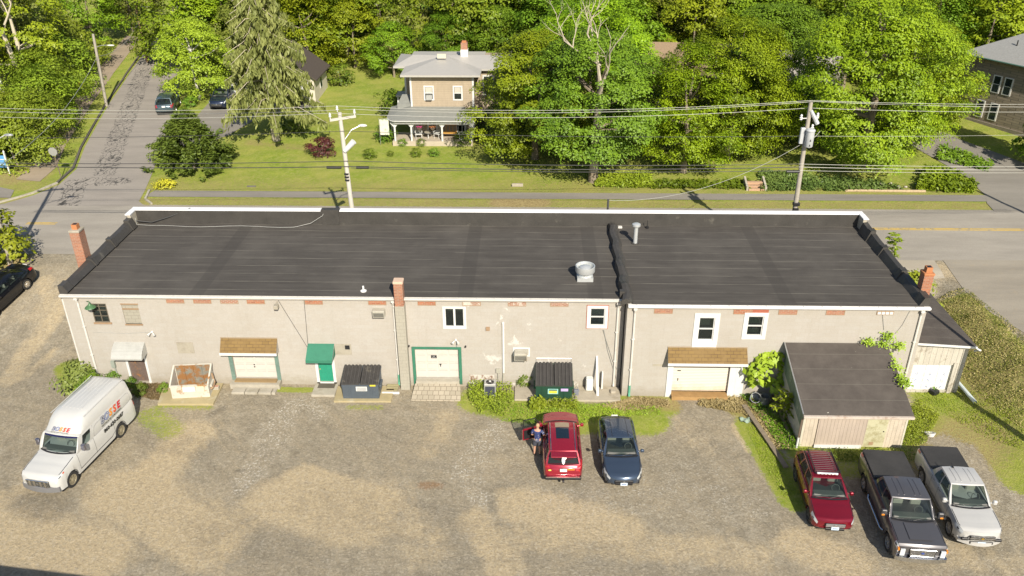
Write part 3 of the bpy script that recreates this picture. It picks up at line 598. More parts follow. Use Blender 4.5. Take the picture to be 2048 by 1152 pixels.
# notice on the door, handles
mb=MBo(bl); mb.box(-5.32,-5.02,YR+.085,YR+.1,1.72,1.9); sg=mb.build('notice',BLACK,bl)
mb=MBo(bl); text_mb(mb,'NO',.075,frame4((-5.17,YR+.082,1.815),(1,0,0),(0,0,1)),0,.002); text_mb(mb,'PARKING',.05,frame4((-5.17,YR+.082,1.745),(1,0,0),(0,0,1)),0,.002); mb.build('lettering',WHITE,bl)
mb=MBo(bl); mb.box(-4.85,-4.81,YR+.07,YR+.1,1.2,1.36); mb.box(-4.9,-4.78,YR+.07,YR+.1,1.33,1.36); mb.build('door_handle',BLACK,bl)
mb=MBo(bl); mb.box(-14.95,-14.88,YR+.08,YR+.1,1.16,1.22); mb.box(-14.95,-14.88,YR+.08,YR+.1,1.02,1.08); mb.build('door_handle',BLACK,bl)
# shingled canopies
def shingle():
    m,n,l,b=newmat('brown_shingles'); v=pos(n,l,swz=None); s=n.new('ShaderNodeSeparateXYZ'); l.new(v,s.inputs[0]); c=n.new('ShaderNodeCombineXYZ'); l.new(s.outputs[0],c.inputs[0]); l.new(s.outputs[2],c.inputs[1])
    br=n.new('ShaderNodeTexBrick'); l.new(c.outputs[0],br.inputs['Vector']); br.inputs['Scale'].default_value=1; br.inputs['Brick Width'].default_value=.33; br.inputs['Row Height'].default_value=.14; br.inputs['Mortar Size'].default_value=.012
    br.inputs['Color1'].default_value=(.21,.135,.045,1); br.inputs['Color2'].default_value=(.165,.105,.035,1); br.inputs['Mortar'].default_value=(.10,.06,.03,1)
    col=mix(n,l,ramp(n,l,noise(n,l,v,2,4),.4,.7),br.outputs[0],(.2,.13,.05)); l.new(col,b.inputs['Base Color']); b.inputs['Roughness'].default_value=.9; bump(n,l,b,noise(n,l,v,30,2),.5,.01); return m
SHG=shingle()
def canopy(root,x0,x1,zt,zb,proj,y):
    mb=MBo(root); mb.add([(x0,y-.003,zt),(x1,y-.003,zt),(x1,y-proj,zb),(x0,y-proj,zb),(x0,y-.003,zt-.08),(x1,y-.003,zt-.08),(x1,y-proj,zb-.03),(x0,y-proj,zb-.03)],[(0,3,2,1),(4,5,6,7),(3,7,6,2),(0,4,7,3),(1,2,6,5)])
    c=mb.build('canopy',SHG,root)
    mb=MBo(root); mb.box(x0-.02,x1+.02,y-proj-.03,y-proj-.002,zb-.14,zb+.01); mb.build('fascia',WHITE,c)
    mb=MBo(root); mb.add([(x0,y-.003,zt-.08),(x0,y-proj,zb-.03),(x0,y-proj,zb-.13),(x0,y-.003,zb-.13)],[(0,1,2,3)]); mb.add([(x1,y-.003,zt-.08),(x1,y-proj,zb-.03),(x1,y-proj,zb-.13),(x1,y-.003,zb-.13)],[(0,1,2,3)]); mb.build('cheek',WALL,c)
    mb=MBo(root); mb.box(x0-.01,x1+.01,y-.06,y-.004,zt+.0,zt+.035); mb.build('flashing',M('rusty_flashing',(.33,.26,.18),.7),c)
canopy(bl,-16.42,-13.42,2.93,2.28,.5,YR); canopy(br,7.05,11.1,3.08,2.42,.55,YR2)
for x,z,rr in ((-15.92,1.95,.1),):
    mb=MBo(bl); mb.ball((x,YR-.12,z),.1,.08,.12); mb.build('wall_lamp',M('brass_lamp',(.55,.38,.12),.5),bl)
# green canvas awning + green door
CANV=M('green_canvas',(.03,.16,.10),.75,var=.15,sc=2)
x0,x1=-11.82,-10.42; mb=MBo(bl)
mb.quad((x0,YR-.003,2.62),(x1,YR-.003,2.62),(x1,YR-.8,2.07),(x0,YR-.8,2.07)); mb.quad((x0,YR-.8,2.07),(x1,YR-.8,2.07),(x1,YR-.8,1.9),(x0,YR-.8,1.9))
for x in (x0,x1): mb.add([(x,YR-.003,2.62),(x,YR-.8,2.07),(x,YR-.8,1.9),(x,YR-.003,1.9)],[(0,1,2,3)])
aw=mb.build('awning',CANV,bl)
mb=MBo(bl)
for x in (x0+.005,x1-.005): mb.tube([(x,YR-.78,1.91),(x,YR-.02,1.91)],.015,5); mb.tube([(x,YR-.79,1.93),(x,YR-.03,2.58)],.015,5)
mb.build('awning_frame',GALV,aw)
a,b,c,d=Hd2; mb=MBo(bl); mb.box(a,b,YR+.06,YR+.1,c,d)
GD=M('green_door_paint',(.02,.24,.15),.45,var=.06)
for (u0,u1,v0,v1) in ((.12,.45,.72,.93),(.55,.88,.72,.93),(.12,.45,.38,.66),(.55,.88,.38,.66),(.12,.45,.06,.32),(.55,.88,.06,.32)): mb.bbox(a+(b-a)*u0,a+(b-a)*u1,YR+.045,YR+.062,c+(d-c)*v0,c+(d-c)*v1,.006)
dr=mb.build('door',GD,bl); mb=MBo(bl); mb.ball((a+.07,YR+.02,c+.8),.03,.03,.03); mb.build('door_handle',M('brass_lamp',(.55,.38,.12),.5),dr)
mb=MBo(bl); mb.box(a-.15,a,YR-.05,YR-.003,c-.1,d+.1); mb.box(b,b+.15,YR-.05,YR-.003,c-.1,d+.1); mb.box(a-.15,b+.15,YR-.05,YR+.1,c-.1,c-.003); mb.build('door_frame',WHITE,bl)
mb=MBo(bl); mb.bbox(a-.25,b+.25,YR-1.15,YR-.052,-.1,.13,.02); st=mb.build('stoop',CONC,bl)
mb=MBo(bl); mb.box(a-.05,b+.1,YR-.52,YR-.08,.131,.145); o=mb.build('doormat',M('grey_mat',(.10,.085,.065),.95)); o.location+=bl.location; tag(o,'dark grey doormat on the concrete stoop of the green door','doormat')
# boards and vents on the wall
mb=MBo(bl); mb.box(-18.85,-17.98,YR-.03,YR-.003,1.95,2.62); mb.build('board',M('grey_plywood',(.33,.30,.24),.85,dirt=(.25,.22,.17)),bl)
mb=MBo(bl); mb.box(-10.40,-9.53,YR-.04,YR-.003,1.97,2.62); bd=mb.build('board',M('grey_plywood',(.33,.30,.24),.85,dirt=(.25,.22,.17)),bl)
mb=MBo(bl); mb.box(-9.85,-9.6,YR-.05,YR-.041,2.3,2.55); mb.build('vent_grille',BLACK,bd)
mb=MBo(bl); mb.box(-2.35,-2.15,YR-.08,YR-.003,3.55,3.75); mb.build('vent_box',M('rusty_sill',(.30,.2,.12),.8),bl)
for x,z in ((-6.45,2.55),(-3.45,2.55)):
    mb=MBo(bl); mb.tube([(x,YR-.003,z),(x,YR-.1,z)],.05,8); mb.build('pipe_stub',BLACK,bl)
# brick infill panels under the eave
def infill(root,px,y,w=.88,z=(5.02,5.23),mat=BRICK):
    p=PY(px,600,y); mb=MBo(root); mb.box(p.x-w/2,p.x+w/2,y-.012,y-.002,*z); o=mb.build('brick_infill',mat,root)
    mb=MBo(root); frame_ring(mb,(p.x-w/2-.03,p.x+w/2+.03,z[0]-.03,z[1]+.03),.03,y-.02,y-.003); mb.build('edging',M('rusty_sill',(.30,.2,.12),.8),o)
BR2=wall_mat('flaking_brick',(.34,.13,.07),.21,.075,(.42,.38,.33),(.52,.48,.42),(.5,.55),c2=(.26,.1,.05))
for i,px in enumerate((350,404,458,511,627,754,853,943,1034,1119)): infill(bl,px,YR,mat=BR2 if i in (2,7,8,9) else BRICK)
for i,px in enumerate((1329,1489,1580,1676)): infill(br,px,YR2,z=(5.08,5.32))
mb=MBo(br); mb.box(11.05,11.9,YR2-.015,YR2-.002,5.1,5.33); mb.build('red_lintel',REDP,br)
mb=MBo(br); p=PY(1772,618,YR2); mb.box(p.x-.42,p.x+.42,YR2-.03,YR2-.003,5.1,5.3); vt=mb.build('soffit_vent',M('rusty_sill',(.30,.2,.12),.8),br)
mb=MBo(br)
for k in range(4): mb.box(p.x-.38+.2*k,p.x-.22+.2*k,YR2-.045,YR2-.031,5.13,5.27)
mb.build('slat',WHITE,vt)
# AC units in the wall
def acunit(root,x,y,z,w,h,dp,frame=False):
    mb=MBo(root); mb.bbox(x-w/2,x+w/2,y-dp,y-.003,z-h/2,z+h/2,.015); o=mb.build('air_conditioner',M('beige_metal',(.42,.40,.34),.5,.2,dirt=(.3,.25,.18)),root)
    mb=MBo(root); mb.box(x-w/2+.04,x+w/2-.04,y-dp-.006,y-dp-.001,z-h/2+.04,z+h*.2); 
    mb.build('grille',M('grille_dark',(.05,.05,.045),.6),o)
    mb=MBo(root)
    for k in range(6): mb.box(x-w/2+.04,x+w/2-.04,y-dp-.012,y-dp-.007,z-h/2+.05+k*.045,z-h/2+.06+k*.045)
    mb.build('slat',M('beige_metal',(.42,.40,.34)),o)
    if frame:
        mb=MBo(root); frame_ring(mb,(x-w/2-.08,x+w/2+.14,z-h/2,z+h/2+.1),.08,y-.03,y-.002); mb.build('surround',WHITE,o)
        mb=MBo(root)
        for q in (-.3,.3): mb.tube([(x+q,y-dp,z-h/2),(x+q,y-.01,z-h/2-.15)],.02,5)
        mb.build('bracket',BLACK,o)
acunit(bl,-7.85,YR,4.62,.62,.4,.35); acunit(bl,-.53,YR,2.18,.68,.45,.5,True)
# vertical conduit, meter box
mb=MBo(bl); mb.tube([(-1.45,YR-.06,4.05),(-1.45,YR-.06,.95)],.06,8); mb.tube([(-1.45,YR-.003,4.0),(-1.45,YR-.1,4.02)],.06,8); mb.build('conduit',WHITE,bl)
mb=MBo(bl); mb.box(-1.85,-1.6,YR-.12,YR-.003,.95,1.2); mb.tube([(-1.45,YR-.06,.95),(-1.5,YR-.08,.1)],.045,6); mb.tube([(-1.75,YR-.06,.95),(-1.72,YR-.08,.1)],.025,6); mb.build('meter_box',M('beige_metal',(.42,.40,.34)),bl)
mb=MBo(bl); mb.box(-22.62,-22.42,YR-.15,YR-.003,1.05,1.45); mb.tube([(-22.5,YR-.06,1.05),(-22.42,YR-.06,.05)],.03,6); mb.build('meter_box',M('grey_green_metal',(.27,.30,.26),.5),bl)
mb=MBo(bl); mb.tube([(-23.2,YR-.02,3.2),(-21.4,YR-.02,3.14),(-20,YR-.02,3.25)],.012,4); mb.build('cable',M('grey_cable',(.3,.3,.28)),bl)
def flood(root,x,y,z,up=False):
    mb=MBo(root)
    mb.bbox(x-.05,x+.05,y-.08,y-.003,z-.05,z+.05,.01)
    for s in (-1,1): mb.tube([(x,y-.08,z),(x+s*.1,y-.16,z-.03)],.02,6); mb.tube([(x+s*.09,y-.14,z-.02),(x+s*.16,y-.27,z-.09)],[.03,.075],8)
    return mb.build('floodlight',WHITE,root)
flood(bl,-20.0,YR,3.27); flood(bl,-3.95,YR,2.95)
mb=MBo(bl); mb.tube([(-3.92,YR-.03,2.95),(-3.92,YR-.03,2.5)],.02,5); mb.build('conduit',GALV,bl)
# barn lamp over left window, box lamp
mb=MBo(bl); mb.tube([(-23.1,YR-.003,5.05),(-22.85,YR-.25,5.2),(-22.75,YR-.35,5.12)],.02,5); mb.lathe((-22.75,YR-.38,4.9),[(.28,0),(.24,.05),(.1,.16),(.05,.24)],14); mb.build('barn_lamp',M('green_enamel',(.06,.14,.06),.5),bl)
mb=MBo(bl); p=PY(552,604,YR-.2); mb.tube([(p.x,YR-.003,5.15),(p.x,YR-.2,5.1)],.03,6); mb.bbox(p.x-.1,p.x+.12,YR-.45,YR-.15,4.9,5.12,.02); mb.build('box_lamp',M('grey_plywood',(.33,.30,.24)),bl)
for (a_,b_2) in (((556,600),(615,695)),((608,600),(616,690))):
    p,q=PY(*a_,YR-.05),PY(*b_2,YR-.05); mb=MBo(bl); mb.tube([p,q],.012,4); mb.build('cable',M('dark_cable',(.05,.05,.05)),bl)
for (pts) in (((1208,660),(1215,700),(1235,765)),((1206,660),(1225,720),(1257,785)),):
    mb=MBo(bl); mb.tube([PY(*q,YR-.04) for q in pts],.012,4); mb.build('cable',M('grey_cable',(.3,.3,.28)),bl)
for pts in (((1765,625),(1768,660)),((1820,622),(1805,650),(1790,668))):
    mb=MBo(br); mb.tube([PY(*q,YR2-.03) for q in pts],.01,4); mb.build('cable',M('grey_cable',(.3,.3,.28)),br)
# concrete pad and basement hatch
mb=MB(); mb.bbox(-.85,4.75,36.35,YR-.03,-.1,.1,.02); o=mb.build('concrete_pad',M('pale_concrete',(.36,.32,.25),.9,var=.12,dirt=(.23,.19,.13))); tag(o,kind='structure')
mb=MBo(bl); mb.box(-3.3,-1.95,YR-.02,YR-.003,.15,.75); mb.build('patched_hatch',M('flaking_patch',(.5,.47,.42),.9,dirt=(.2,.12,.08),dth=(.5,.6),dsc=3),bl)
mb=MBo(br); mb.box(6.35,6.9,YR2-.012,YR2-.003,1.9,2.03); mb.build('wall_vent',M('grey_plywood',(.33,.30,.24)),br)
# roller door on the right section
a,b,c,d=Hg3; mb=MBo(br)
for k in range(20):
    z=c+.22+(d-c-.22)*k/20; h=(d-c-.22)/20; mb.add([(a,YR2+.14,z),(b,YR2+.14,z),(b,YR2+.10,z+h*.45),(a,YR2+.10,z+h*.45),(b,YR2+.14,z+h),(a,YR2+.14,z+h)],[(0,1,2,3),(3,2,4,5)])
m,n,l,b_=newmat('rusty_roller_door'); s=n.new('ShaderNodeSeparateXYZ'); l.new(pos(n,l),s.inputs[0]); nn=noise(n,l,pos(n,l,(1,1,.5)),2.5,5,.7)
hgt=ramp(n,l,mth(n,l,'ADD',s.outputs[2],mth(n,l,'MULTIPLY',nn,1.2)),1.35,.65); col=mix(n,l,mth(n,l,'MULTIPLY',hgt,.75),(.50,.45,.37),(.36,.20,.08)); l.new(col,b_.inputs['Base Color']); b_.inputs['Roughness'].default_value=.6
rd=mb.build('roller_door',m,br)
mb=MBo(br); mb.box(a,b,YR2-.35,YR2+.16,-.1,.22); mb.build('sill',M('rusty_sill_wood',(.33,.2,.08),.8,var=.2),br)
for q,r_ in ((a-.3,a),(b,b+.35),(b+.36,b+.8)): mb=MBo(br); mb.box(q,r_,YR2-.05 if q<b+.3 else YR2-.03,YR2-.003,-.05,2.28); mb.build('door_post',WHITE,br)
mb=MBo(br); mb.box(a+.25,a+.42,YR2+.08,YR2+.1,1.55,1.6); mb.box(a+.3,a+.33,YR2+.07,YR2+.1,.95,1.1); mb.build('door_handle',BLACK,rd)
# chimneys
def chimney(root,x0,x1,y0,y1,z0,z1,cap=.12,pot=False,breast=None,capm=CONC,name='chimney'):
    mb=MBo(root); mb.box(x0,x1,y0,y1,z0,z1); o=mb.build(name,BRICK,root)
    mb=MBo(root); mb.bbox(x0-.03,x1+.03,y0-.03,y1+.03,z1,z1+cap,.02); mb.build('cap',capm,o)
    if pot:
        cx,cy=(x0+x1)/2,(y0+y1)/2; mb=MBo(root); r=.15
        mb.box(cx-r,cx+r,cy-r,cy+r,z1+cap,z1+cap+.28); mb.build('flue_pot',M('terracotta',(.42,.17,.07),.8),o)
        mb=MBo(root); mb.box(cx-r+.04,cx+r-.04,cy-r+.04,cy+r-.04,z1+cap+.281,z1+cap+.285); mb.build('flue_hole',BLACK,o)
chimney(bl,-24.98,-24.45,40.85,41.45,.8,7.5,pot=True)
chimney(bl,-6.95,-6.50,YR-.42,YR+.03,5.15,6.42,cap=.14,capm=M('pale_cap',(.55,.40,.30),.9))
mb=MBo(bl); mb.box(-6.97,-6.48,YR-.42,YR-.003,-.1,5.15); mb.build('chimney_breast',wall_mat('grey_block',(.36,.34,.28),.42,.21,(.28,.26,.22),(.45,.42,.37)),bl)
chimney(br,19.72,20.2,38.0,38.5,1.2,6.75,pot=True,capm=M('terracotta',(.42,.17,.07),.8))
# roof fixtures
mb=MBo(bl); c=(2.84,39.85,5.5)
mb.box(c[0]-.42,c[0]+.42,c[1]-.42,c[1]+.42,5.48,5.72); mb.lathe((c[0],c[1],5.72),[(.36,0),(.38,.12),(.50,.2),(.52,.25),(.52,.55),(.50,.56),(.47,.55),(.45,.3),(.3,.3)],24)
fn=mb.build('exhaust_fan',M('fan_aluminium',(.62,.64,.64),.4,.5,var=.06),bl,True)
mb=MBo(bl); mb.lathe((c[0],c[1],6.0),[(.3,0),(.32,.12),(.3,.2),(.18,.26),(.02,.29)],20); mb.build('fan_cap',M('fan_aluminium',(.62,.64,.64)),fn,True)
mb=MBo(br); mb.cyl((5.95,44.1,5.58),.12,1.15,12); mb.lathe((5.95,44.1,6.68),[(.13,0),(.24,.03),(.24,.14),(.13,.2)],14); vp=mb.build('vent_pipe',M('fan_aluminium',(.62,.64,.64)),br,True)
mb=MBo(br); mb.cyl((5.95,44.1,5.60),.22,.06,12); mb.build('flashing',RM2,vp)
mb=MBo(br); mb.tube([(6.9,46.3,5.6),(6.9,46.3,6.1)],.02,5); mb.cyl((6.9,46.3,5.6),.1,.12,8); mb.build('antenna_stub',BLACK,br)
mb=MBo(bl); mb.cyl((-8.7,38.2,5.5),.05,.3,8); mb.cyl((-8.7,38.2,5.49),.16,.05,10); mb.build('vent_pipe',M('white_pvc',(.7,.7,.68)),bl)
mb=MBo(br); mb.bbox(5.15,5.4,46.2,46.4,5.6,5.72,.02); mb.build('junction_box',TRIM,br)
# cables lying on the roof
WC=M('white_cable',(.36,.36,.34),.5)
mb=MBo(bl); mb.tube([(XL+.2,46.55,5.95),(-24,46.3,5.62)]+[(-24+k*.8,46.25+.1*math.sin(k),5.56) for k in range(1,13)]+[(-14.2,46.3,5.56),(-13.4,46.5,5.7),(-12.7,46.7,6.1),(-12.5,46.75,6.42)],.014,5); mb.build('cable',WC,bl)
mb=MBo(bl); mb.tube([(XL+.2,46.5,5.8),(-23.2,46.6,5.65),(-22,46.7,6.0),(-20.8,46.95,6.45)],.03,5); mb.build('cable',M('dark_cable',(.05,.05,.05)),bl)
# signage seen from above behind the front parapet
mb=MBo(br); mb.tube([(4.6,YF+.4,5.9),(4.6,YF+.4,6.95)],.07,6); mb.build('service_mast',M('dark_cable',(.05,.05,.05)),br)
# ---------------- vehicles ----------------
def interp(tab,s):
    if s<=tab[0][0]: return tab[0][1]
    for (a,va),(b,vb) in zip(tab[:-1],tab[1:]):
        if s<=b:
            t=(s-a)/(b-a); t=t*t*(3-2*t)*.5+t*.5; return va+(vb-va)*t
    return tab[-1][1]
PLATE=M('plate_blue_white',(.55,.66,.78),.5); PLW=M('plate_white',(.7,.7,.68),.5)
LAMP=M('headlamp',(.55,.58,.60),.12,0,coat=1); TAIL=M('tail_lamp',(.40,.015,.015),.2,coat=1); AMB=M('amber_lens',(.65,.22,.02),.2,coat=1)
SEAT=M('seat_fabric',(.09,.085,.08),.8); SEATL=M('seat_fabric_light',(.38,.35,.30),.8)
def vehicle(name,label,cat,loc,rz,p,group=None):
    """x forward, origin on the ground at the middle of the body"""
    L,W,wb,fo,wr=p['L'],p['W'],p['wb'],p['fo'],p['wr']; body_m=p['mat']; hw=W/2
    root=thing(name,label,cat,loc,rz,group)
    zt=lambda s:interp(p['top'],s); wf=lambda s:interp(p.get('plan',[(0,.74),(.06,.86),(.2,.95),(.5,.99),(.9,1),(L-.7,1),(L-.25,.96),(L-.08,.9),(L,.8)]),s)*hw
    zbm=lambda s:interp([(0,.34),(.1,.24),(.5,.22),(L-.5,.24),(L-.1,.3),(L,.4)],s)+p.get('lift',0)
    wheels=(fo,fo+wb); Rw=wr+.07
    def ring(s):
        z0=zbm(s); zs=z0
        for c in wheels:
            if abs(s-c)<Rw: zs=max(zs,wr+math.sqrt(Rw*Rw-(s-c)**2))
        z1=zt(s); w_=wf(s); sh=p.get('sh',.12); cr=p.get('crown',.035)
        zm=max(zs+.01,z0+.5*(z1-z0))
        zs2=max(zm+.01,z1-sh)
        return [(0,zs),(w_*.90,zs),(w_*.985,zs+.015 if zs+.03<zm else zs),(w_,zm),(w_*.975,zs2),(w_*.93,z1-.015),(w_*.5,z1+cr*.8),(0,z1+cr)]
    ss=sorted({0,.02,.06,.12,.2,.3,.45,L-.45,L-.3,L-.2,L-.12,L-.06,L-.02,L,*[c+Rw*math.cos(k*math.pi/10) for c in wheels for k in range(11)],*[a for a,_ in p['top']],*np.linspace(.5,L-.5,24)})
    X=lambda s:L/2-s
    fb,rb=p.get('fb',.26),p.get('rb',.12)
    def xs(s,y): return L/2-s-fb*(y/hw)**2*max(0,1-s/1.1)**1.3+rb*(y/hw)**2*max(0,1-(L-s)/.7)
    mb=MB(); rings=[]
    for s in ss:
        r=ring(s); rings.append([(xs(s,y),y,z) for y,z in r]+[(xs(s,y),-y,z) for y,z in r[-2:0:-1]])
    mb.loft(rings,True); 
    if p.get('bed') is None: body=mb.build('body',body_m,root,True,35)
    else: body=mb.build('body',body_m,root,True,35)
    def surf(s,t,side,off=0):
        r=ring(s); i=min(int(t),6); f=t-i; y=r[i][0]+(r[i+1][0]-r[i][0])*f; z=r[i][1]+(r[i+1][1]-r[i][1])*f
        ty,tz=r[i+1][0]-r[i][0],r[i+1][1]-r[i][1]; q=math.hypot(ty,tz) or 1
        return (xs(s,y)+(off if s<.15 else 0)-(off if s>L-.1 else 0),side*(y+off*tz/q),z-off*ty/q)
    def patch(mb,s0,s1,t0,t1,side,off=.006,nu=6,nv=3):
        mb.grid(lambda u,v:surf(s0+(s1-s0)*u,t0+(t1-t0)*v,side,off),nu,nv)
    # dark wheel wells + underside
    mb=MB(); mb.box(-L/2+.25,L/2-.25,-hw*.82,hw*.82,.18+p.get('lift',0),.34+p.get('lift',0))
    for c in wheels: mb.box(X(c)-Rw*.98,X(c)+Rw*.98,-hw*.9,hw*.9,.3,wr+.0)
    mb.build('underbody',BLACK,root)
    # wheels
    for c in wheels:
        for sd in (-1,1):
            pass
            wv=thing('wheel',None,None); wv.parent=root; wv.location=(X(c),sd*(hw-.125),wr)
            mb=MB(); n=20
            prof=[(wr*.62,-.1),(wr*.93,-.105),(wr,-.08),(wr,.08),(wr*.93,.105),(wr*.62,.1)]
            mb.loft([[(r*math.cos(2*math.pi*k/n),o,r*math.sin(2*math.pi*k/n)) for k in range(n)] for r,o in prof+[prof[0]]]); mb.build('tyre',RUBBER,wv,True)
            mb=MB(); o=sd*.075
            mb.loft([[(r*math.cos(2*math.pi*k/n),y,r*math.sin(2*math.pi*k/n)) for k in range(n)] for r,y in ((wr*.64,o*1.35),(wr*.58,o*1.35),(wr*.56,o*.6),(wr*.02,o*.6))])
            for k in range(p.get('spokes',5)):
                a=2*math.pi*k/p.get('spokes',5); ca,sa=math.cos(a),math.sin(a); d=(-sa,ca); w1,w2=.045,.03
                mb.add([(ca*.02-d[0]*w1,o*1.2,sa*.02-d[1]*w1),(ca*.02+d[0]*w1,o*1.2,sa*.02+d[1]*w1),(ca*wr*.6+d[0]*w2,o*1.25,sa*wr*.6+d[1]*w2),(ca*wr*.6-d[0]*w2,o*1.25,sa*wr*.6-d[1]*w2)],[(0,1,2,3)])
            mb.loft([[(r*math.cos(2*math.pi*k/10),y,r*math.sin(2*math.pi*k/10)) for k in range(10)] for r,y in ((.07,o*1.0),(.065,o*1.4),(.005,o*1.45))])
            mb.build('rim',p.get('rim',ALLOY),wv)
            mb=MB(); mb.loft([[(r*math.cos(2*math.pi*k/n),o*.5,r*math.sin(2*math.pi*k/n)) for k in range(n)] for r in (wr*.6,.01)]); mb.build('brake_disc',BLACK,wv)
    # cabin
    xa,xb,xc,xd=p['cab']; zr=p['zr']; zr2=p.get('zr2',zr-.03); wbt=hw*p.get('cw',.90); wrf=hw*p.get('rw',.68); wrr=hw*p.get('rw2',p.get('rw',.68)*.97)
    za=zt(xa)+.0; zd=p.get('zd',zt(xd)-.01); bow=p.get('bow',.16)
    def side(u,v,off=0,sd=1):
        s=(xa+.12+(xd-xa-.12)*u)*(1-v)+(xb+(xc-xb)*u)*v
        z=(za-.02+(zd-za)*u)*(1-v)+(zr+(zr2-zr)*u-.03)*v+(p.get('belt',0)*math.sin(math.pi*min(1,u*1.2))*(1-v))
        rw=wrf+(wrr-wrf)*u
        y=wbt+(rw-wbt)*v+.035*math.sin(math.pi*v)+off
        if u>.85: y-=(u-.85)*.25*(1-v)
        return (X(s),sd*y,z)
    def wsh(u,v,off=0):   # u across -1..1
        s=(xa)*(1-v)+xb*v; q=bow*(u*u)*(1-.6*v); y=u*((wbt-.02)*(1-v)+(wrf)*v); z=(za-.01)*(1-v)+(zr)*v-.03*u*u*v
        return (X(s+q*.8)+off*.7,y,z+off*.7)
    def rgl(u,v,off=0):
        s=xd*(1-v)+xc*v; q=-p.get('bowr',.1)*u*u*(1-.5*v); y=u*((wbt-.04)*(1-v)+wrr*v); z=zd*(1-v)+(zr2)*v-.03*u*u*v
        return (X(s+q)-off*.8,y,z+off*.5)
    mb=MB()
    T=p.get('roof_mat',body_m)
    # roof panel
    def rf(u,v):
        y=(u*2-1); s=xb+(xc-xb)*v; rw=wrf+(wrr-wrf)*v; q=bow*.32*y*y*(1-v)
        return (X(s+q-(p.get('bowr',.1)*.5*y*y*v)),y*rw,zr+(zr2-zr)*v-.03*y*y+.05*math.sin(math.pi*v)*(1-y*y*.6))
    mb.grid(rf,12,10); roof=mb.build('roof',T,root,True)
    # pillars: side frames around panes, windscreen edge strips
    mb=MB(); us=p['panes']; e=.004
    def sp(a,b_,v0,v1,sd,off=0): mb.grid(lambda u,v:side(a+(b_-a)*u,v0+(v1-v0)*v,off,sd),max(2,int((b_-a)*10)+1),4)
    vb,vt=p.get('vb',.10),p.get('vt',.92)
    for sd in (-1,1):
        sp(0,1,0,vb,sd); sp(0,1,vt,1,sd)
        ed=[0]+[q for pr in us for q in pr]+[1]
        for a,b_ in zip(ed[0::2],ed[1::2]): sp(a,b_,vb,vt,sd)
    for fn in (wsh,rgl):
        for a,b_ in ((-1,-.93),(.93,1)): mb.grid(lambda u,v:fn(a+(b_-a)*u,v),1,6)
        mb.grid(lambda u,v:fn(-.93+1.86*u,.94+.06*v),8,1); mb.grid(lambda u,v:fn(-.93+1.86*u,0+.05*v),8,1)
        # join to side frames
    for sd in (-1,1):
        mb.loft([[wsh(sd,v/6),side(0,v/6,0,sd)] for v in range(7)],closed=False); mb.loft([[rgl(sd,v/6),side(1,v/6,0,sd)] for v in range(7)],closed=False)
    mb.build('pillars',body_m,root,True)
    mb=MB(); mb.grid(lambda u,v:wsh(-.93+1.86*u,.05+.89*v,-.004),10,5); mb.build('windscreen',CGLASS,root,True)
    mb=MB(); mb.grid(lambda u,v:rgl(-.93+1.86*u,.05+.89*v,-.004),10,5); rg=mb.build('rear_window',p.get('rearglass',CGLASS),root,True)
    for sd in (-1,1):
        for a,b_ in us:
            mb=MB(); mb.grid(lambda u,v:side(a+(b_-a)*u,vb+(vt-vb)*v,-.012,sd),5,4); mb.build('side_window',p.get('sideglass',CGLASS),root,True)
    # black trim round windscreen base, wipers
    mb=MB(); mb.grid(lambda u,v:(wsh(-.95+1.9*u,0)[0]+.09*(1-v)-.0,wsh(-.95+1.9*u,0)[1],zt(xa)+.045-.02*abs(2*u-1)+.012*v),10,1); mb.build('cowl',BLACK,root)
    mb=MB()
    for a,b_ in ((-.05,.55),(-.75,-.1)): mb.tube([wsh(a,.04,.015),wsh(b_,.16,.012)],.01,4)
    mb.build('wiper',BLACK,root)
    # interior
    mb=MB(); mb.box(X(xd)+.12,X(xa)-.12,-wbt+.1,wbt-.1,za+.045 if za<1.2 else za+.03,za+.055 if za<1.2 else za+.04); mb.build('interior_floor',M('interior_carpet',(.05,.05,.05),.9),root)
    mb=MB(); zi=za+.0
    for sx in ([xb+.35] if p.get('rows',2)==1 else [xb+.35,xb+1.15]):
        for y in (-.36,.36):
            mb.bbox(X(sx)-.1,X(sx)+.02,y-.22,y+.22,zi,zi+.28,.04); mb.bbox(X(sx)-.08,X(sx)+.0,y-.11,y+.11,zi+.3,zi+.42,.03)
    mb.build('seat',p.get('seat',SEATL),root)
    mb=MB(); mb.bbox(X(xa+.5),X(xa+.15),-wbt+.15,wbt-.15,zi,zi+.1,.03); n=14; cx,cy,cz=X(xa+.6),.36,zi+.14
    mb.tube([(cx-.06*math.sin(2*math.pi*k/n),cy+.17*math.cos(2*math.pi*k/n),cz+.15*math.sin(2*math.pi*k/n)) for k in range(n+1)],.016,5); mb.build('dashboard',M('dash_grey',(.13,.13,.12),.7),root)
    # mirrors
    for sd in (-1,1):
        if p.get('nomirror')==sd: continue
        ms=p.get('mir',(.1,.16,.11)); cx,cy,cz=side(.06,.12,0,sd); mb=MB()
        mb.tube([(cx,cy,cz),(cx+.02,cy+sd*.14,cz+.03)],.025,5); mb.bbox(cx-.04,cx+ms[0],min(cy+sd*.1,cy+sd*(.1+ms[1])),max(cy+sd*.1,cy+sd*(.1+ms[1])),cz-.03,cz-.03+ms[2]+.05,.03)
        mb.build('mirror',p.get('mirmat',body_m),root)
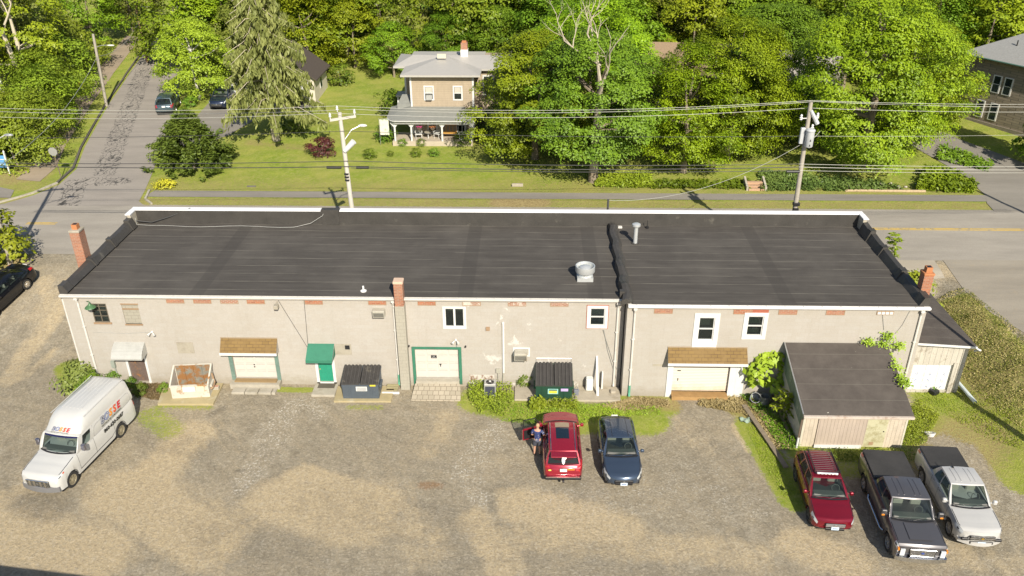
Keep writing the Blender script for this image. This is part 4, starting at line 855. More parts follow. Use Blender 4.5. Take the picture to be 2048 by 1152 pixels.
    # door seams + handles
    if p.get('doors'):
        mb=MB(); 
        for sd in (-1,1):
            for s in p['doors']: patch(mb,s,s+.016,2.3,4.9,sd,.004,1,6)
            patch(mb,p['doors'][0],p['doors'][-1],2.35,2.42,sd,.004,10,1)
        mb.build('door_seam',BLACK,body)
        for sd in (-1,1):
            for s in p['doors'][1:]:
                mb=MB(); patch(mb,s-.28,s-.08,4.25,4.45,sd,.03,2,1); patch(mb,s-.28,s-.08,4.2,4.25,sd,.03,2,1); mb.build('door_handle',p.get('hmat',body_m),body)
    # hood seams
    mb=MB(); 
    for sd in (-1,1): patch(mb,.28,xa-.06,5.05,5.12,sd,.004,10,1)
    mb.build('hood_seam',BLACK,body)
    # sill / bumper cladding
    mb=MB()
    for sd in (-1,1):
        patch(mb,.3,L-.3,1.6,2.25 if p.get('clad') is None else p['clad'],sd,.006,40,2)
    mb.build('sill_trim',p.get('trimmat',BLACK),root)
    # headlights
    for sd in (-1,1):
        h=p.get('head',(.03,.5,4.2,5.0)); mb=MB(); patch(mb,h[0],h[1],h[2],h[3],sd,.012,6,4); hl=mb.build('headlight',LAMP,root,True)
        mb=MB(); patch(mb,h[0]+.12,h[0]+.24,h[2]+.2,h[2]+.55,sd,.02,3,2); mb.build('lamp_bezel',BLACK,hl)
        tl=p.get('tail',(L-.45,L-.03,4.0,5.0)); mb=MB(); patch(mb,*tl,sd,.012,6,4); mb.build('tail_light',TAIL,root,True)
    # front face: grille, bumper intake, fog lamps, plate
    zf0,zf1,gw=p.get('grille',(.52,.68,.55)); fx=L/2
    mb=MB(); mb.bbox(fx-.05,fx+.018,-gw,gw,zf0,zf1,.02); gr=mb.build('grille',p.get('gmat',BLACK),root)
    mb=MB(); nb=p.get('bars',3)
    for k in range(nb):
        z=zf0+(zf1-zf0)*(k+.5)/nb; mb.box(fx+.012,fx+.026,-gw+.03,gw-.03,z-.008,z+.008)
    if p.get('gring'): 
        mb2=[(fx+.02,-gw,zf1),(fx+.02,gw,zf1),(fx+.02,gw*.9,zf0),(fx+.02,-gw*.9,zf0),(fx+.02,-gw,zf1)]; mb.tube(mb2,.018,5)
    mb.build('grille_bar',p.get('barmat',CHROME),gr)
    mb=MB(); mb.ball((fx+.03,0,(zf0+zf1)/2),.015,.07,.045); mb.build('badge',p.get('badge',CHROME),gr)
    mb=MB(); zi0=.30+p.get('lift',0); mb.bbox(fx-.04,fx+.012,-gw*.95,gw*.95,zi0,zi0+.13,.02); mb.build('air_intake',BLACK,root)
    if p.get('fplate',True):
        mb=MB(); z=p.get('pz',zi0+.1); mb.box(fx+.02,fx+.035,-.155,.155,z,z+.155); pl=mb.build('licence_plate',PLATE,root)
        mb=MB(); mb.box(fx+.036,fx+.038,-.11,.11,z+.055,z+.095); mb.build('plate_marks',M('plate_ink',(.06,.09,.2)),pl)
    mb=MB(); z=p.get('rpz',.75); mb.box(-fx-.035,-fx-.02,-.155,.155,z,z+.155); mb.build('licence_plate',PLW,root)
    return root,dict(X=X,surf=surf,patch=patch,side=side,wsh=wsh,rgl=rgl,rf=rf,zt=zt,hw=hw,fx=fx,roof=roof,body=body,rg=rg)
def onG(x,y,pitch=False): return (x,y,g(x,y)+.0)
RED1=paint('crimson_car_paint',(.30,.012,.03),.25,.35); RED2=paint('dark_red_car_paint',(.20,.008,.02),.25,.4)
BLUE=paint('steel_blue_car_paint',(.055,.08,.125),.25,.5); GREYP=paint('charcoal_car_paint',(.125,.12,.125),.28,.5)
WHP=paint('white_car_paint',(.46,.455,.44),.3,.05); VANW=paint('white_van_paint',(.50,.50,.485),.35,.0); BLKP=paint('black_car_paint',(.008,.009,.012),.15,.3); TEAL=paint('blue_grey_car_paint',(.08,.12,.14),.25,.5)
# --- crimson SUV with open door (seen from behind) ---
suv=dict(L=4.55,W=1.84,wb=2.69,fo=.92,wr=.36,mat=RED1,top=[(0,.62),(.05,.80),(.15,.90),(.9,1.02),(1.15,1.06),(2.3,1.08),(3.8,1.10),(4.2,1.08),(4.40,1.03),(4.5,.92),(4.55,.75)],
  cab=(1.15,1.95,4.05,4.42),zr=1.66,zr2=1.62,panes=[(.08,.36),(.40,.68),(.72,.93)],zd=1.04,doors=[1.35,2.35,3.25],lift=.06,rw=.72,rows=2,fplate=False,rpz=.84,tail=(4.0,4.53,4.2,5.4),clad=2.5,bowr=.08)
r,k=vehicle('parked_suv','crimson SUV seen from behind, driver door swung open, emblem decal on the rear window','car',(1.50,32.05,0),R(90.5),suv)
r_es=r; X,hw=k['X'],k['hw']
mb=MB(); mb.grid(lambda u,v:tuple(Vector(k['rf'](.27+.46*u,.22+.40*v))+Vector((0,0,.012))),6,4); mb.build('sunroof',glassmat('sunroof_glass',(.01,.02,.03),.97),k['roof'])
mb=MB(); mb.grid(lambda u,v:tuple(Vector(k['rf'](.25+.5*u,.03+.18*v))+Vector((0,0,.012))),6,2); mb.build('sunroof_panel',M('tan_glass',(.28,.22,.15),.2),k['roof'])
for u in (.07,.93):
    mb=MB(); pts=[tuple(Vector(k['rf'](u,v/8))+Vector((0,0,.05 if 0<v<8 else .0))) for v in range(9)]; mb.tube(pts,.02,6); mb.build('roof_rail',CHROME,k['roof'])
mb=MB(); mb.bbox(-k['fx']+.02,-k['fx']+.42,-.58,.58,1.60,1.635,.015); mb.build('spoiler',RED1,root:=r)
# rear decal: generic round emblem strokes as in the photo
DEC=M('white_decal',(.75,.75,.75),.6)
mb=MB(); ey=-.0
def rp(u,v,o=.02): return k['rgl'](u,v,o)
n=18
c0=(.0,.38)
mb.grid(lambda a,b_:rp(c0[0]+(.05+.05*b_)*math.cos(2*math.pi*a),c0[1]+(.14+.12*b_)*math.sin(2*math.pi*a)),n,1)
mb.grid(lambda a,b_:rp(-.16+.28*a,.66+.10*b_+.08*math.sin(a*3.1)),6,1); mb.grid(lambda a,b_:rp(-.02+.05*b_,.1+.6*a),4,1); mb.grid(lambda a,b_:rp(-.2+.1*a,.5+.14*b_-.1*a),3,1)
mb.build('rear_decal',DEC,k['rg'])
mb=MB(); mb.box(-k['fx']-.032,-k['fx']-.018,-.50,-.17,.93,1.01); mb.build('orange_sticker',AMB,r)
mb=MB(); mb.box(-k['fx']-.022,-k['fx']-.018,-.12,.05,1.02,1.045); mb.build('model_lettering',CHROME,r)
mb=MB(); mb.ball((-k['fx']-.0,.62,.9),.02,.08,.045); mb.build('yellow_sticker',M('yellow_sticker',(.6,.5,.08)),r)
mb=MB(); mb.bbox(-k['fx']-.03,-k['fx']+.3,-.82,.82,.34,.50,.03); mb.build('rear_bumper_trim',BLACK,r)
mb=MB(); mb.box(-k['fx']-.035,-k['fx']-.0,-.80,.80,.50,.53); mb.build('bumper_chrome_strip',CHROME,r)
mb=MB(); mb.bbox(-k['fx']-.22,-k['fx'],-.05,.05,.36,.42,.01); mb.build('tow_hitch',BLACK,r)
# open driver door (left side = image left since car faces away)
hx,hy=X(1.38),hw*.97; da=R(68)
def dp(s,z,o=0):  # along door from hinge, height
    return (hx-math.cos(da)*s+math.sin(da)*o,hy+math.sin(da)*s+math.cos(da)*o,z)
mb=MB(); 
for o0 in (.0,):
    ring=lambda s:[dp(s,.42,-.05),dp(s,.42,.05),dp(s,.75,.085),dp(s,1.06,.05),dp(s,1.06,-.05)]
    mb.loft([ring(0),ring(.3),ring(.7),ring(1.05)],True)
dd=mb.build('open_door',RED1,r)
mb=MB(); mb.tube([dp(.02,1.05),dp(.45,1.55),dp(.98,1.58),dp(1.04,1.05)],.03,5); mb.build('window_frame',BLACK,dd)
mb=MB(); mb.add([dp(.06,1.06),dp(1.02,1.06),dp(.96,1.55),dp(.47,1.53)],[(0,1,2,3)]); mb.build('door_window',CGLASS,dd)
mb=MB(); mb.loft([[dp(s,.5,-.085),dp(s,1.0,-.085),dp(s,1.0,-.052),dp(s,.5,-.052)] for s in (.08,1.0)],True); mb.build('door_card',BLACK,dd)
mb=MB(); q=dp(.12,1.12,.12); mb.bbox(q[0]-.1,q[0]+.05,q[1]-.05,q[1]+.12,1.05,1.2,.03); mb.build('mirror',RED1,dd)
mb=MB(); k['patch'](mb,1.40,2.34,2.4,4.95,1,.008,6,4); mb.build('door_opening',DARK,k['body'])
# --- steel blue hatchback facing the camera ---
hat=dict(L=4.46,W=1.80,wb=2.70,fo=.90,wr=.32,mat=BLUE,top=[(0,.52),(.06,.64),(.2,.72),(.9,.86),(1.25,.93),(2.4,.96),(3.9,1.0),(4.25,.97),(4.4,.88),(4.46,.7)],plan=[(0,.55),(.06,.72),(.18,.85),(.4,.95),(.8,1),(3.7,1),(4.2,.95),(4.4,.85),(4.46,.72)],
  cab=(1.22,2.05,3.55,4.28),zr=1.44,zr2=1.40,panes=[(.08,.38),(.42,.70),(.73,.9)],zd=.98,doors=[1.4,2.4,3.3],rw=.70,grille=(.40,.56,.42),bars=2,barmat=BLACK,head=(.05,.60,3.7,4.95),pz=.30,mir=(.1,.17,.1))
r,k=vehicle('parked_hatchback','steel blue hatchback facing the camera beside the crimson SUV','car',(4.22,31.75,0),R(-89),hat)
mb=MB(); mb.grid(lambda u,v:tuple(Vector(k['rf'](.05+.9*u,.45+.53*v))+Vector((0,0,.012))),6,4); mb.build('roof_reflection_panel',paint('silver_roof_film',(.16,.17,.18),.2,.5),k['roof']) if False else None
mb=MB(); 
for u in (.2,.8): mb.tube([tuple(Vector(k['rf'](u,v/8))+Vector((0,0,.006))) for v in range(9)],.008,4)
mb.build('roof_seam',BLACK,k['roof'])
# --- dark red crossover with roof basket ---
cro=dict(L=4.47,W=1.80,wb=2.66,fo=.92,wr=.35,mat=RED2,top=[(0,.60),(.05,.74),(.18,.84),(.9,.96),(1.2,1.02),(2.4,1.05),(3.9,1.06),(4.25,1.03),(4.4,.93),(4.47,.7)],
  cab=(1.2,1.98,3.85,4.36),zr=1.58,zr2=1.55,panes=[(.08,.36),(.40,.68),(.72,.92)],zd=1.02,doors=[1.4,2.35,3.25],lift=.08,rw=.70,grille=(.58,.74,.42),bars=4,barmat=GALV,head=(.03,.5,3.6,4.95),pz=.44,clad=2.7,rim=M('dark_alloy',(.12,.12,.12),.4,.6))
r,k=vehicle('parked_crossover','dark red crossover with a black roof basket facing the camera','car',(12.97,29.0,0),R(-93.5),cro)
mb=MB()
for z in (1.66,1.76):
    q=[(k['X'](2.2),-.5,z),(k['X'](2.2),.5,z),(k['X'](3.75),.48,z),(k['X'](3.75),-.48,z),(k['X'](2.2),-.5,z)]; mb.tube(q,.015,5)
for i in range(13): x=k['X'](2.2+i*.129); mb.tube([(x,-.49,1.66),(x,.49,1.66)],.011,4)
for x in (k['X'](2.35),k['X'](3.55)):
    for y in (-.5,.5): mb.tube([(x,y,1.56),(x,y,1.76)],.015,5)
rk=mb.build('roof_basket',BLACK,r)
mb=MB(); mb.bbox(k['X'](2.16),k['X'](2.06),-.46,.46,1.66,1.73,.015); lb=mb.build('light_bar',M('light_bar_grey',(.35,.35,.36),.3,.5),rk)
for i in range(6):
    mb=MB(); y=-.38+i*.152; mb.box(k['X'](2.055),k['X'](2.05),y-.05,y+.05,1.67,1.72); mb.build('lamp',WHITE,lb)
for y in (-.62,.62):
    mb=MB(); mb.tube([tuple(Vector(k['rf'](.5+.5*y/.64,v/8))+Vector((0,0,.05))) for v in range(1,9)],.018,5); mb.build('roof_rail',BLACK,r)
# --- trucks ---
def truck(name,label,loc,rz,p,bed):
    r,k=vehicle(name,label,'pickup truck',loc,rz,p)
    X,hw,zt=k['X'],k['hw'],k['zt']; s0,s1=bed; zb=zt((s0+s1)/2)
    mb=MB(); mb.bbox(X(s1),X(s0),-hw*.90,hw*.90,zb+.02,zb+.085,.02); mb.build('bed_cover',M('black_vinyl_cover',(.04,.038,.036),.6,var=.3,sc=1.2),r)
    mb=MB()
    for u in (.2,.34,.62,.76): mb.tube([tuple(Vector(k['rf'](u,.12+.76*v/6))+Vector((0,0,.004))) for v in range(7)],.014,5)
    mb.build('roof_rib',p['mat'],k['roof'])
    return r,k
f15=dict(L=5.9,W=2.02,wb=3.67,fo=.98,wr=.40,mat=GREYP,top=[(0,.92),(.04,1.10),(.12,1.18),(.8,1.22),(1.35,1.25),(2.4,1.30),(3.75,1.33),(3.85,1.33),(5.7,1.34),(5.85,1.32),(5.9,1.1)],plan=[(0,.93),(.06,.97),(.2,1),(5.7,1),(5.9,.97)],sh=.1,crown=.03,
  cab=(1.38,2.05,3.42,3.75),zr=1.93,zr2=1.91,panes=[(.08,.50),(.54,.90)],zd=1.33,doors=[1.5,2.7,3.7],lift=.18,rw=.78,grille=(.72,1.06,.50),bars=7,gring=True,head=(.0,.30,3.6,4.85),pz=.46,mir=(.1,.24,.24),mirmat=M('dark_mirror_shell',(.04,.04,.045),.4),trimmat=BLACK,bowr=.02,rows=2,
  fb=.10,rim=M('bright_alloy',(.5,.5,.5),.25,.8),spokes=6,badge=M('blue_badge',(.03,.06,.25),.3),bow=.22,belt=-.02)
r,k=truck('pickup_truck','charcoal grey pickup truck with chrome grille and black bed cover',(15.92,28.0,0),R(-90-4.2),f15,(3.88,5.82))
def front_bar(k,r,z0,z1,w,mat,name='front_bumper',depth=.12,bow=.1):
    mb=MB(); n=10; mb.loft([[(k['fx']+depth-bow*(2*i/n-1)**2-.14,w*(2*i/n-1),z0),(k['fx']+depth-bow*(2*i/n-1)**2,w*(2*i/n-1),z0+.02),(k['fx']+depth-bow*(2*i/n-1)**2,w*(2*i/n-1),z1-.02),(k['fx']+depth-bow*(2*i/n-1)**2-.14,w*(2*i/n-1),z1)] for i in range(n+1)],True); return mb.build(name,mat,r)
front_bar(k,r,.44,.68,.98,CHROME)
mb=MB(); 
for sd in (-1,1): mb.box(k['fx']-.02,k['fx']+.03,sd*.78-.09,sd*.78+.09,.72,1.05)
mb.build('headlight',LAMP,r)
mb=MB(); 
for sd in (-1,1): mb.box(k['fx']-.16,k['fx']-.02,sd*.93-.03,sd*.93+.03,.93,1.05)
mb.build('turn_signal',AMB,r)
for sd in (-1,1):
    mb=MB(); cx,cy,cz=k['side'](.06,.12,0,sd); mb.box(cx+.09,cx+.115,min(cy+sd*.2,cy+sd*.32),max(cy+sd*.2,cy+sd*.32),cz+.0,cz+.07); mb.build('mirror_signal',AMB,r)
for sd in (-1,1):
    mb=MB(); mb.tube([(k['X'](1.6),sd*1.0,.46),(k['X'](1.8),sd*1.06,.42),(k['X'](3.6),sd*1.06,.42),(k['X'](3.8),sd*1.0,.46)],.045,8); mb.build('side_step',CHROME,r)
mb=MB(); mb.grid(lambda u,v:(k['X'](.35+.9*u),-.45+.9*v,k['zt'](.35+.9*u)+.035+.022),6,4); 
mb.build('hood_bulge',GREYP,r,True)
col=dict(L=5.4,W=1.89,wb=3.26,fo=.95,wr=.38,mat=WHP,top=[(0,.80),(.05,.95),(.2,1.03),(.9,1.10),(1.3,1.13),(2.4,1.17),(3.6,1.20),(5.2,1.21),(5.35,1.19),(5.4,1.0)],plan=[(0,.72),(.06,.84),(.2,.93),(.45,.99),(5.2,1),(5.4,.96)],sh=.1,
  cab=(1.36,2.12,3.3,3.68),zr=1.79,zr2=1.77,panes=[(.08,.52),(.56,.86)],zd=1.2,doors=[1.45,2.6,3.35],lift=.13,rw=.74,grille=(.62,.86,.50),bars=3,head=(.04,.5,3.6,4.8),pz=.42,mir=(.1,.18,.15),bowr=.03,bow=.2,hmat=CHROME,badge=M('gold_badge',(.5,.32,.06),.3,.6),rows=2)
r,k=truck('pickup_truck','white pickup truck with black bed cover, at the right end of the parked row',(18.72,28.75,0),R(-90-3.2),col,(3.74,5.32))
front_bar(k,r,.36,.56,.86,WHP,bow=.28,depth=.08)
for sd in (-1,1): mb=MB(); mb.bbox(k['fx']-.13,k['fx']-.02,min(sd*.52,sd*.8),max(sd*.52,sd*.8),.57,.68,.02); mb.build('fog_lamp_recess',BLACK,r)
mb=MB(); mb.box(k['fx']-.05,k['fx']+.030,-.50,.50,.72,.76); mb.build('chrome_strip',CHROME,r)
mb=MB(); mb.tube([(k['X'](3.2),-.25,1.80),(k['X'](3.35),-.25,1.90)],.02,5); mb.ball((k['X'](3.2),-.25,1.82),.08,.04,.03); mb.build('roof_aerial',BLACK,r)
# --- white high-roof van ---
van=dict(L=6.1,W=2.03,wb=3.71,fo=.93,wr=.39,mat=VANW,top=[(0,.86),(.06,1.02),(.2,1.12),(.8,1.22),(1.25,1.30),(1.5,1.34),(2.6,1.40),(5.9,1.42),(6.0,1.40),(6.1,1.2)],plan=[(0,.82),(.06,.91),(.2,.97),(.5,1),(5.8,1),(6.05,.97),(6.1,.93)],sh=.1,
  cab=(1.45,1.98,5.9,6.02),zr=2.02,zr2=2.04,panes=[(.075,.215)],zd=1.4,doors=[1.55,2.75,4.2],lift=.1,rw=.90,rw2=.90,cw=.955,grille=(.62,.95,.56),bars=3,gring=True,head=(.02,.40,3.9,4.95),pz=.36,fb=.14,mir=(.1,.2,.3),mirmat=M('mirror_chrome',(.25,.25,.3),.2,.8),bowr=.03,bow=.3,rows=1,vt=.86,
  rim=M('silver_steel_wheel',(.40,.36,.26),.4,.5),spokes=7,tail=(6.0,6.08,3.4,4.7),belt=0,rearglass=VANW,trimmat=M('grey_bumper_plastic',(.16,.16,.165),.6),clad=1.9,gmat=M('grille_dark',(.05,.05,.045),.6))
ha=math.atan2(29.3-32.84,-20.86+20.26)
vc=Vector((-20.86,29.3))+Vector((math.cos(ha),math.sin(ha)))*(-(6.1/2-.93))+Vector((math.sin(ha),-math.cos(ha)))*(.98)*1
r,k=vehicle('parked_van','white high-roof work van with colourful company lettering on its side','van',(vc.x,vc.y,0),ha,van)
X,hw=k['X'],k['hw']
# raised roof shell
def shell(u,v):   # v 0..1 front->rear, u -1..1 around
    pass
mb=MB(); rg=[]
st=[(1.98,2.02,0),(2.15,2.20,.0),(2.45,2.47,0),(2.75,2.63,0),(3.2,2.69,0),(5.55,2.69,0),(5.75,2.65,0),(5.88,2.52,0),(5.93,2.03,0)]
for s,z,_ in st:
    w0=.925; w1=.90-(z-2.02)*.13; pts=[(-hw*.903,1.97),(-hw*.90,2.05 if z>2.06 else 2.0)]
    pts+=[(-hw*w1,max(2.01,z-.10)),(-hw*(w1-.10),z),(-hw*.4,z+.025),(0,z+.03)]; pts=pts+[(-a,b) for a,b in pts[-2::-1]]
    rg.append([(X(s+(.0)),a,b) for a,b in pts])
# front curved forehead: shift outer points rearwards
for i in range(5):
    f=(.30,.26,.18,.1,.0)[i]; rg[i]=[(a-f*(abs(b_)/hw)**2.2*.9,b_,c_) for a,b_,c_ in rg[i]]
mb.loft(rg,True); hr=mb.build('high_roof',VANW,r,True,50)
mb=MB()
for y in (-.5,-.3,-.1,.1,.3,.5): mb.bbox(X(5.6),X(3.1),y-.03,y+.03,2.70,2.728,.01)
mb.build('roof_rib',VANW,hr)
for sd in (-1,1):
    mb=MB(); mb.tube([(X(2.7),sd*hw*.83,2.60),(X(5.75),sd*hw*.83,2.66)],.02,5); mb.build('gutter_rail',VANW,hr)
front_bar(k,r,.32,.62,.93,M('grey_bumper_plastic',(.16,.16,.165)),bow=.18,depth=.07)
for y in (-.38,-.16,.16,.38): mb=MB(); mb.box(k['fx']+.02,k['fx']+.035,y-.05,y+.05,.64,.93); mb.build('grille_chrome',CHROME,r)
for sd in (-1,1):
    mb=MB(); k['patch'](mb,.42,.52,4.2,4.8,sd,.016,2,2); mb.build('side_marker',M('red_orange_lens',(.5,.08,.03),.3),r)
# panel recess outline on both sides
mb=MB()
for sd in (-1,1):
    o=.012
    def q(u,v): p_=k['side'](u,v,o,sd); return p_
    pts=[q(.30,.05),q(.90,.05),q(.955,.2),q(.955,.75),q(.93,.86),q(.32,.80),q(.28,.7),q(.28,.15),q(.30,.05)]
    mb.tube(pts,.007,4)
    mb.tube([q(.25,-.02),q(.25,.95)],.006,4)
mb.build('panel_seam',M('seam_grey',(.25,.25,.25),.7),k['body'])
# lettering
def glyphs(parent,orig,xd,yd,scale,italic=.25):
    xd=Vector(xd); 
    cols=[('B',M('ink_navy',(.02,.03,.10))),('O',M('ink_blue',(.03,.07,.25))),('S',M('ink_orange',(.65,.25,.03))),('S',M('ink_red_orange',(.55,.08,.02))),('E',M('ink_red',(.5,.02,.03)))]
    for i,(ch,mt) in enumerate(cols):
        o=Vector(orig)+xd.normalized()*(i-2)*.30*scale
        mb=MB(); text_mb(mb,ch,.42*scale,frame4(o-Vector(yd).normalized()*.0,xd,yd),italic,.002,bold=.018*scale); a=mb.build('lettering',mt,parent)
        if i<2:
            mb=MB(); fr=frame4(o+xd.cross(Vector(yd)).normalized()*.004,xd,yd); text_mb(mb,ch,.42*scale,fr,italic,.002,bold=-.010*scale); mb.build('letter_fill',WHITE,a)
    mb=MB(); text_mb(mb,'HEATING & AIR CONDITIONING',.10*scale,frame4(Vector(orig)-Vector(yd).normalized()*.14*scale,xd,yd),.1,.002); mb.build('lettering',BLACK,parent)
for sd in (1,):
    a,b_=Vector(k['side'](.42,.3,.02,sd)),Vector(k['side'](.85,.3,.02,sd)); up=Vector(k['side'](.62,.9,.02,sd))-Vector(k['side'](.62,.3,.02,sd))
    xd=(a-b_) if sd<0 else (b_-a)
    # reading direction on the left side (+y) runs from rear... outward normal is +y, so text right = -x
    xd=Vector((-1,0,0)); base=Vector(k['side'](.585,.42,.03,sd)); glyphs(r,base,xd,up,1.05)
    mb=MB(); q=Vector((k['side'](.60,.12,.03,sd)[0],hw*1.0+.012,1.08)); text_mb(mb,'860-620-0687',.27,frame4(q,xd,(0,0,1)),.05,.003,bold=.006); mb.build('lettering',BLACK,r)
fo=Vector((X(2.07)+.045,0,2.16)); up=Vector((X(2.45)-X(2.15),0,.27)); glyphs(r,fo,(0,1,0),up,.62)
# windscreen visor band
mb=MB(); mb.grid(lambda u,v:k['wsh'](-.92+1.84*u,.84+.1*v,.004),8,1); mb.build('sun_band',M('dark_blue_band',(.015,.015,.06),.2),r)
# --- black saloon on the left ramp ---
sal=dict(L=4.85,W=1.83,wb=2.78,fo=.95,wr=.33,mat=BLKP,top=[(0,.52),(.06,.66),(.2,.76),(.9,.88),(1.3,.94),(2.6,.98),(3.9,1.0),(4.3,1.03),(4.7,1.0),(4.82,.86),(4.85,.65)],
  cab=(1.35,2.2,3.45,4.25),zr=1.45,zr2=1.43,panes=[(.08,.42),(.46,.74),(.77,.88)],zd=1.01,doors=[1.5,2.5,3.45],rw=.68,grille=(.42,.62,.4),tail=(4.4,4.83,4.1,5.2),head=(.08,.55,4.2,5.0),rim=CHROME,spokes=9,bow=.18)
pa=G(60.5,578); pb=G(10,625); ha=math.atan2(pb.y-pa.y,pb.x-pa.x); d=Vector((math.cos(ha),math.sin(ha)))
# visible side is the car's left: centre lies to its right
c=Vector((pa.x,pa.y))+d*(4.85/2-(4.85-.95-2.78))*1.0+Vector((d.y,-d.x))*.88
c=Vector((pa.x,pa.y))+d*((.95+2.78)-4.85/2)+Vector((d.y,-d.x))*.88
r,k=vehicle('parked_saloon','glossy black saloon on the asphalt ramp at the left edge','car',(c.x,c.y,g(c.x,c.y)),ha,sal)
sl=(g(c.x+d.x*1.4,c.y+d.y*1.4)-g(c.x-d.x*1.4,c.y-d.y*1.4))/2.8; r.rotation_euler=(0,-math.atan(sl),ha); r.location.z+=.02
# --- street cars ---
s2=dict(suv); s2.update(mat=TEAL,fplate=True); 
c=G(334,232); r,k=vehicle('parked_suv','blue-grey SUV seen from behind on the cracked side street','car',(c.x-.5,c.y+1.9,g(c.x,c.y+1.9)+.03),R(90+12),s2)
s3=dict(suv); s3.update(mat=paint('navy_car_paint',(.02,.03,.06),.25,.4),barmat=CHROME,bars=2,gring=True); c=G(437,222); vehicle('parked_suv','dark navy SUV in the driveway facing the street','car',(c.x,c.y+2.0,g(c.x,c.y+2)+.04),R(-90),s3)
s4=dict(sal); s4.update(mat=BLKP); c=G(588,210); vehicle('parked_saloon','black car in front of the garage, half hidden by the spruce','car',(c.x-.9,c.y+1.2,g(c.x,c.y)+.04),R(-25),s4)
s5=dict(suv); s5.update(mat=WHP); c=G(500,200); vehicle('parked_suv','white car glimpsed through the spruce left of the garage','car',(c.x,c.y+.5,g(c.x,c.y+.5)+.04),R(10),s5)
s6=dict(sal); s6.update(mat=paint('dark_blue_car_paint',(.02,.04,.10),.25,.4)); c=G(774,58); vehicle('parked_saloon','small dark blue car parked on bare earth among the far trees','car',(c.x,c.y+2.4,g(c.x,c.y+2.4)+.03),R(-90),s6)
# ---------------- person ----------------
def skin_obj(name,pts,edges,mat,parent,sub=2):
    me=bpy.data.meshes.new(name); me.from_pydata([p[:3] for p in pts],edges,[]); o=bpy.data.objects.new(name,me); COL.objects.link(o)
    o.modifiers.new('s','SKIN'); 
    for v,p_ in zip(me.skin_vertices[0].data,pts): v.radius=(p_[3],p_[4] if len(p_)>4 else p_[3])
    me.skin_vertices[0].data[0].use_root=True
    q=o.modifiers.new('u','SUBSURF'); q.levels=sub; q.render_levels=sub
    bpy.context.view_layer.update(); m2=bpy.data.meshes.new_from_object(o.evaluated_get(bpy.context.evaluated_depsgraph_get()))
    bpy.data.objects.remove(o); m2.name=name; m2.materials.clear(); m2.materials.append(mat); m2.shade_smooth(); o=bpy.data.objects.new(name,m2); COL.objects.link(o); o.parent=parent
    return o
pe=thing('person','person with short fair hair in a blue patterned shirt at the open car door','person',(.34,31.95,0),R(-8))
SK=M('skin',(.46,.26,.18),.6,var=.05); SHIRT=M('blue_floral_shirt',(.02,.035,.13),.85,var=.2,sc=9,dirt=(.45,.42,.36),dsc=9,dth=(.56,.62))
# pelvis root, facing +y (towards the car bonnet), arms reaching right to the car
P_=[(0,0,.92,.125,.10),(0,.0,1.08,.14,.10),(0,.02,1.28,.165,.11),(0,.03,1.42,.15,.09),(0,.05,1.52,.058,.058),(0,.07,1.62,.075,.088),(0,.085,1.70,.078,.095),
 (-.11,0,.86,.095,.10),(-.12,.02,.48,.06,.065),(-.13,-.01,.12,.04,.045),(-.13,-.02,.05,.045,.04),(-.14,.13,.03,.042,.03),
 (.11,0,.86,.095,.10),(.12,.05,.48,.06,.065),(.12,.02,.12,.04,.045),(.12,.01,.05,.045,.04),(.13,.16,.03,.042,.03),
 (-.21,.03,1.42,.06,.06),(-.27,.02,1.18,.045,.045),(-.2,.2,1.02,.032,.035),
 (.21,.03,1.42,.06,.06),(.30,.06,1.18,.045,.045),(.34,.27,1.06,.032,.035)]
E_=[(0,1),(1,2),(2,3),(3,4),(4,5),(5,6),(0,7),(7,8),(8,9),(9,10),(10,11),(0,12),(12,13),(13,14),(14,15),(15,16),(3,17),(17,18),(18,19),(3,20),(20,21),(21,22)]
# hands: palm + fingers + thumb as chains continuing the wrists
for w_i,sx in ((19,1),(22,-1)):
    wx,wy,wz=P_[w_i][:3]; P_.append((wx+.01*sx,wy+.07,wz-.02,.03,.014)); pi=len(P_)-1; E_.append((w_i,pi))
    for f in range(4):
        ox=(-.03+.02*f); ln=(.065,.075,.07,.055)[f]; P_.append((wx+ox,wy+.10,wz-.03,.009,.009)); P_.append((wx+ox*1.1,wy+.10+ln*.6,wz-.045,.0085,.0085)); P_.append((wx+ox*1.1,wy+.10+ln,wz-.07,.008,.008)); q=len(P_); E_+=[(pi,q-3),(q-3,q-2),(q-2,q-1)]
    P_.append((wx+.045*sx,wy+.06,wz-.03,.01,.01)); P_.append((wx+.055*sx,wy+.09,wz-.045,.009,.009)); q=len(P_); E_+=[(w_i,q-2),(q-2,q-1)]
bd=skin_obj('body',P_,E_,SK,pe)
mb=MB(); mb.ball((0,.09,1.68),.082,.10,.115,14,10); mb.ball((0,.19,1.655),.014,.02,.022); mb.ball((-.085,.085,1.66),.012,.022,.03); mb.ball((.085,.085,1.66),.012,.022,.03); hd=mb.build('head',SK,bd,True)
mb=MB()
for x in (-.032,.032): mb.ball((x,.178,1.685),.012,.01,.008)
mb.ball((0,.18,1.615),.025,.01,.006); mb.build('eyes_and_mouth',M('eye_dark',(.1,.04,.03)),hd)
mb=MB(); mb.ball((0,.075,1.705),.09,.105,.105,14,10); mb.build('hair',M('fair_hair',(.42,.27,.15),.9,var=.2,sc=20),bd,True)
skin_obj('shirt',[(0,0,.76,.16,.135),(0,.0,1.08,.165,.125),(0,.02,1.28,.185,.13),(0,.03,1.42,.165,.105),(0,.04,1.475,.08,.08),(-.22,.03,1.42,.08,.08),(-.27,.02,1.22,.075,.075),(.22,.03,1.42,.08,.08),(.295,.05,1.22,.075,.075)],[(0,1),(1,2),(2,3),(3,4),(3,5),(5,6),(3,7),(7,8)],SHIRT,pe)
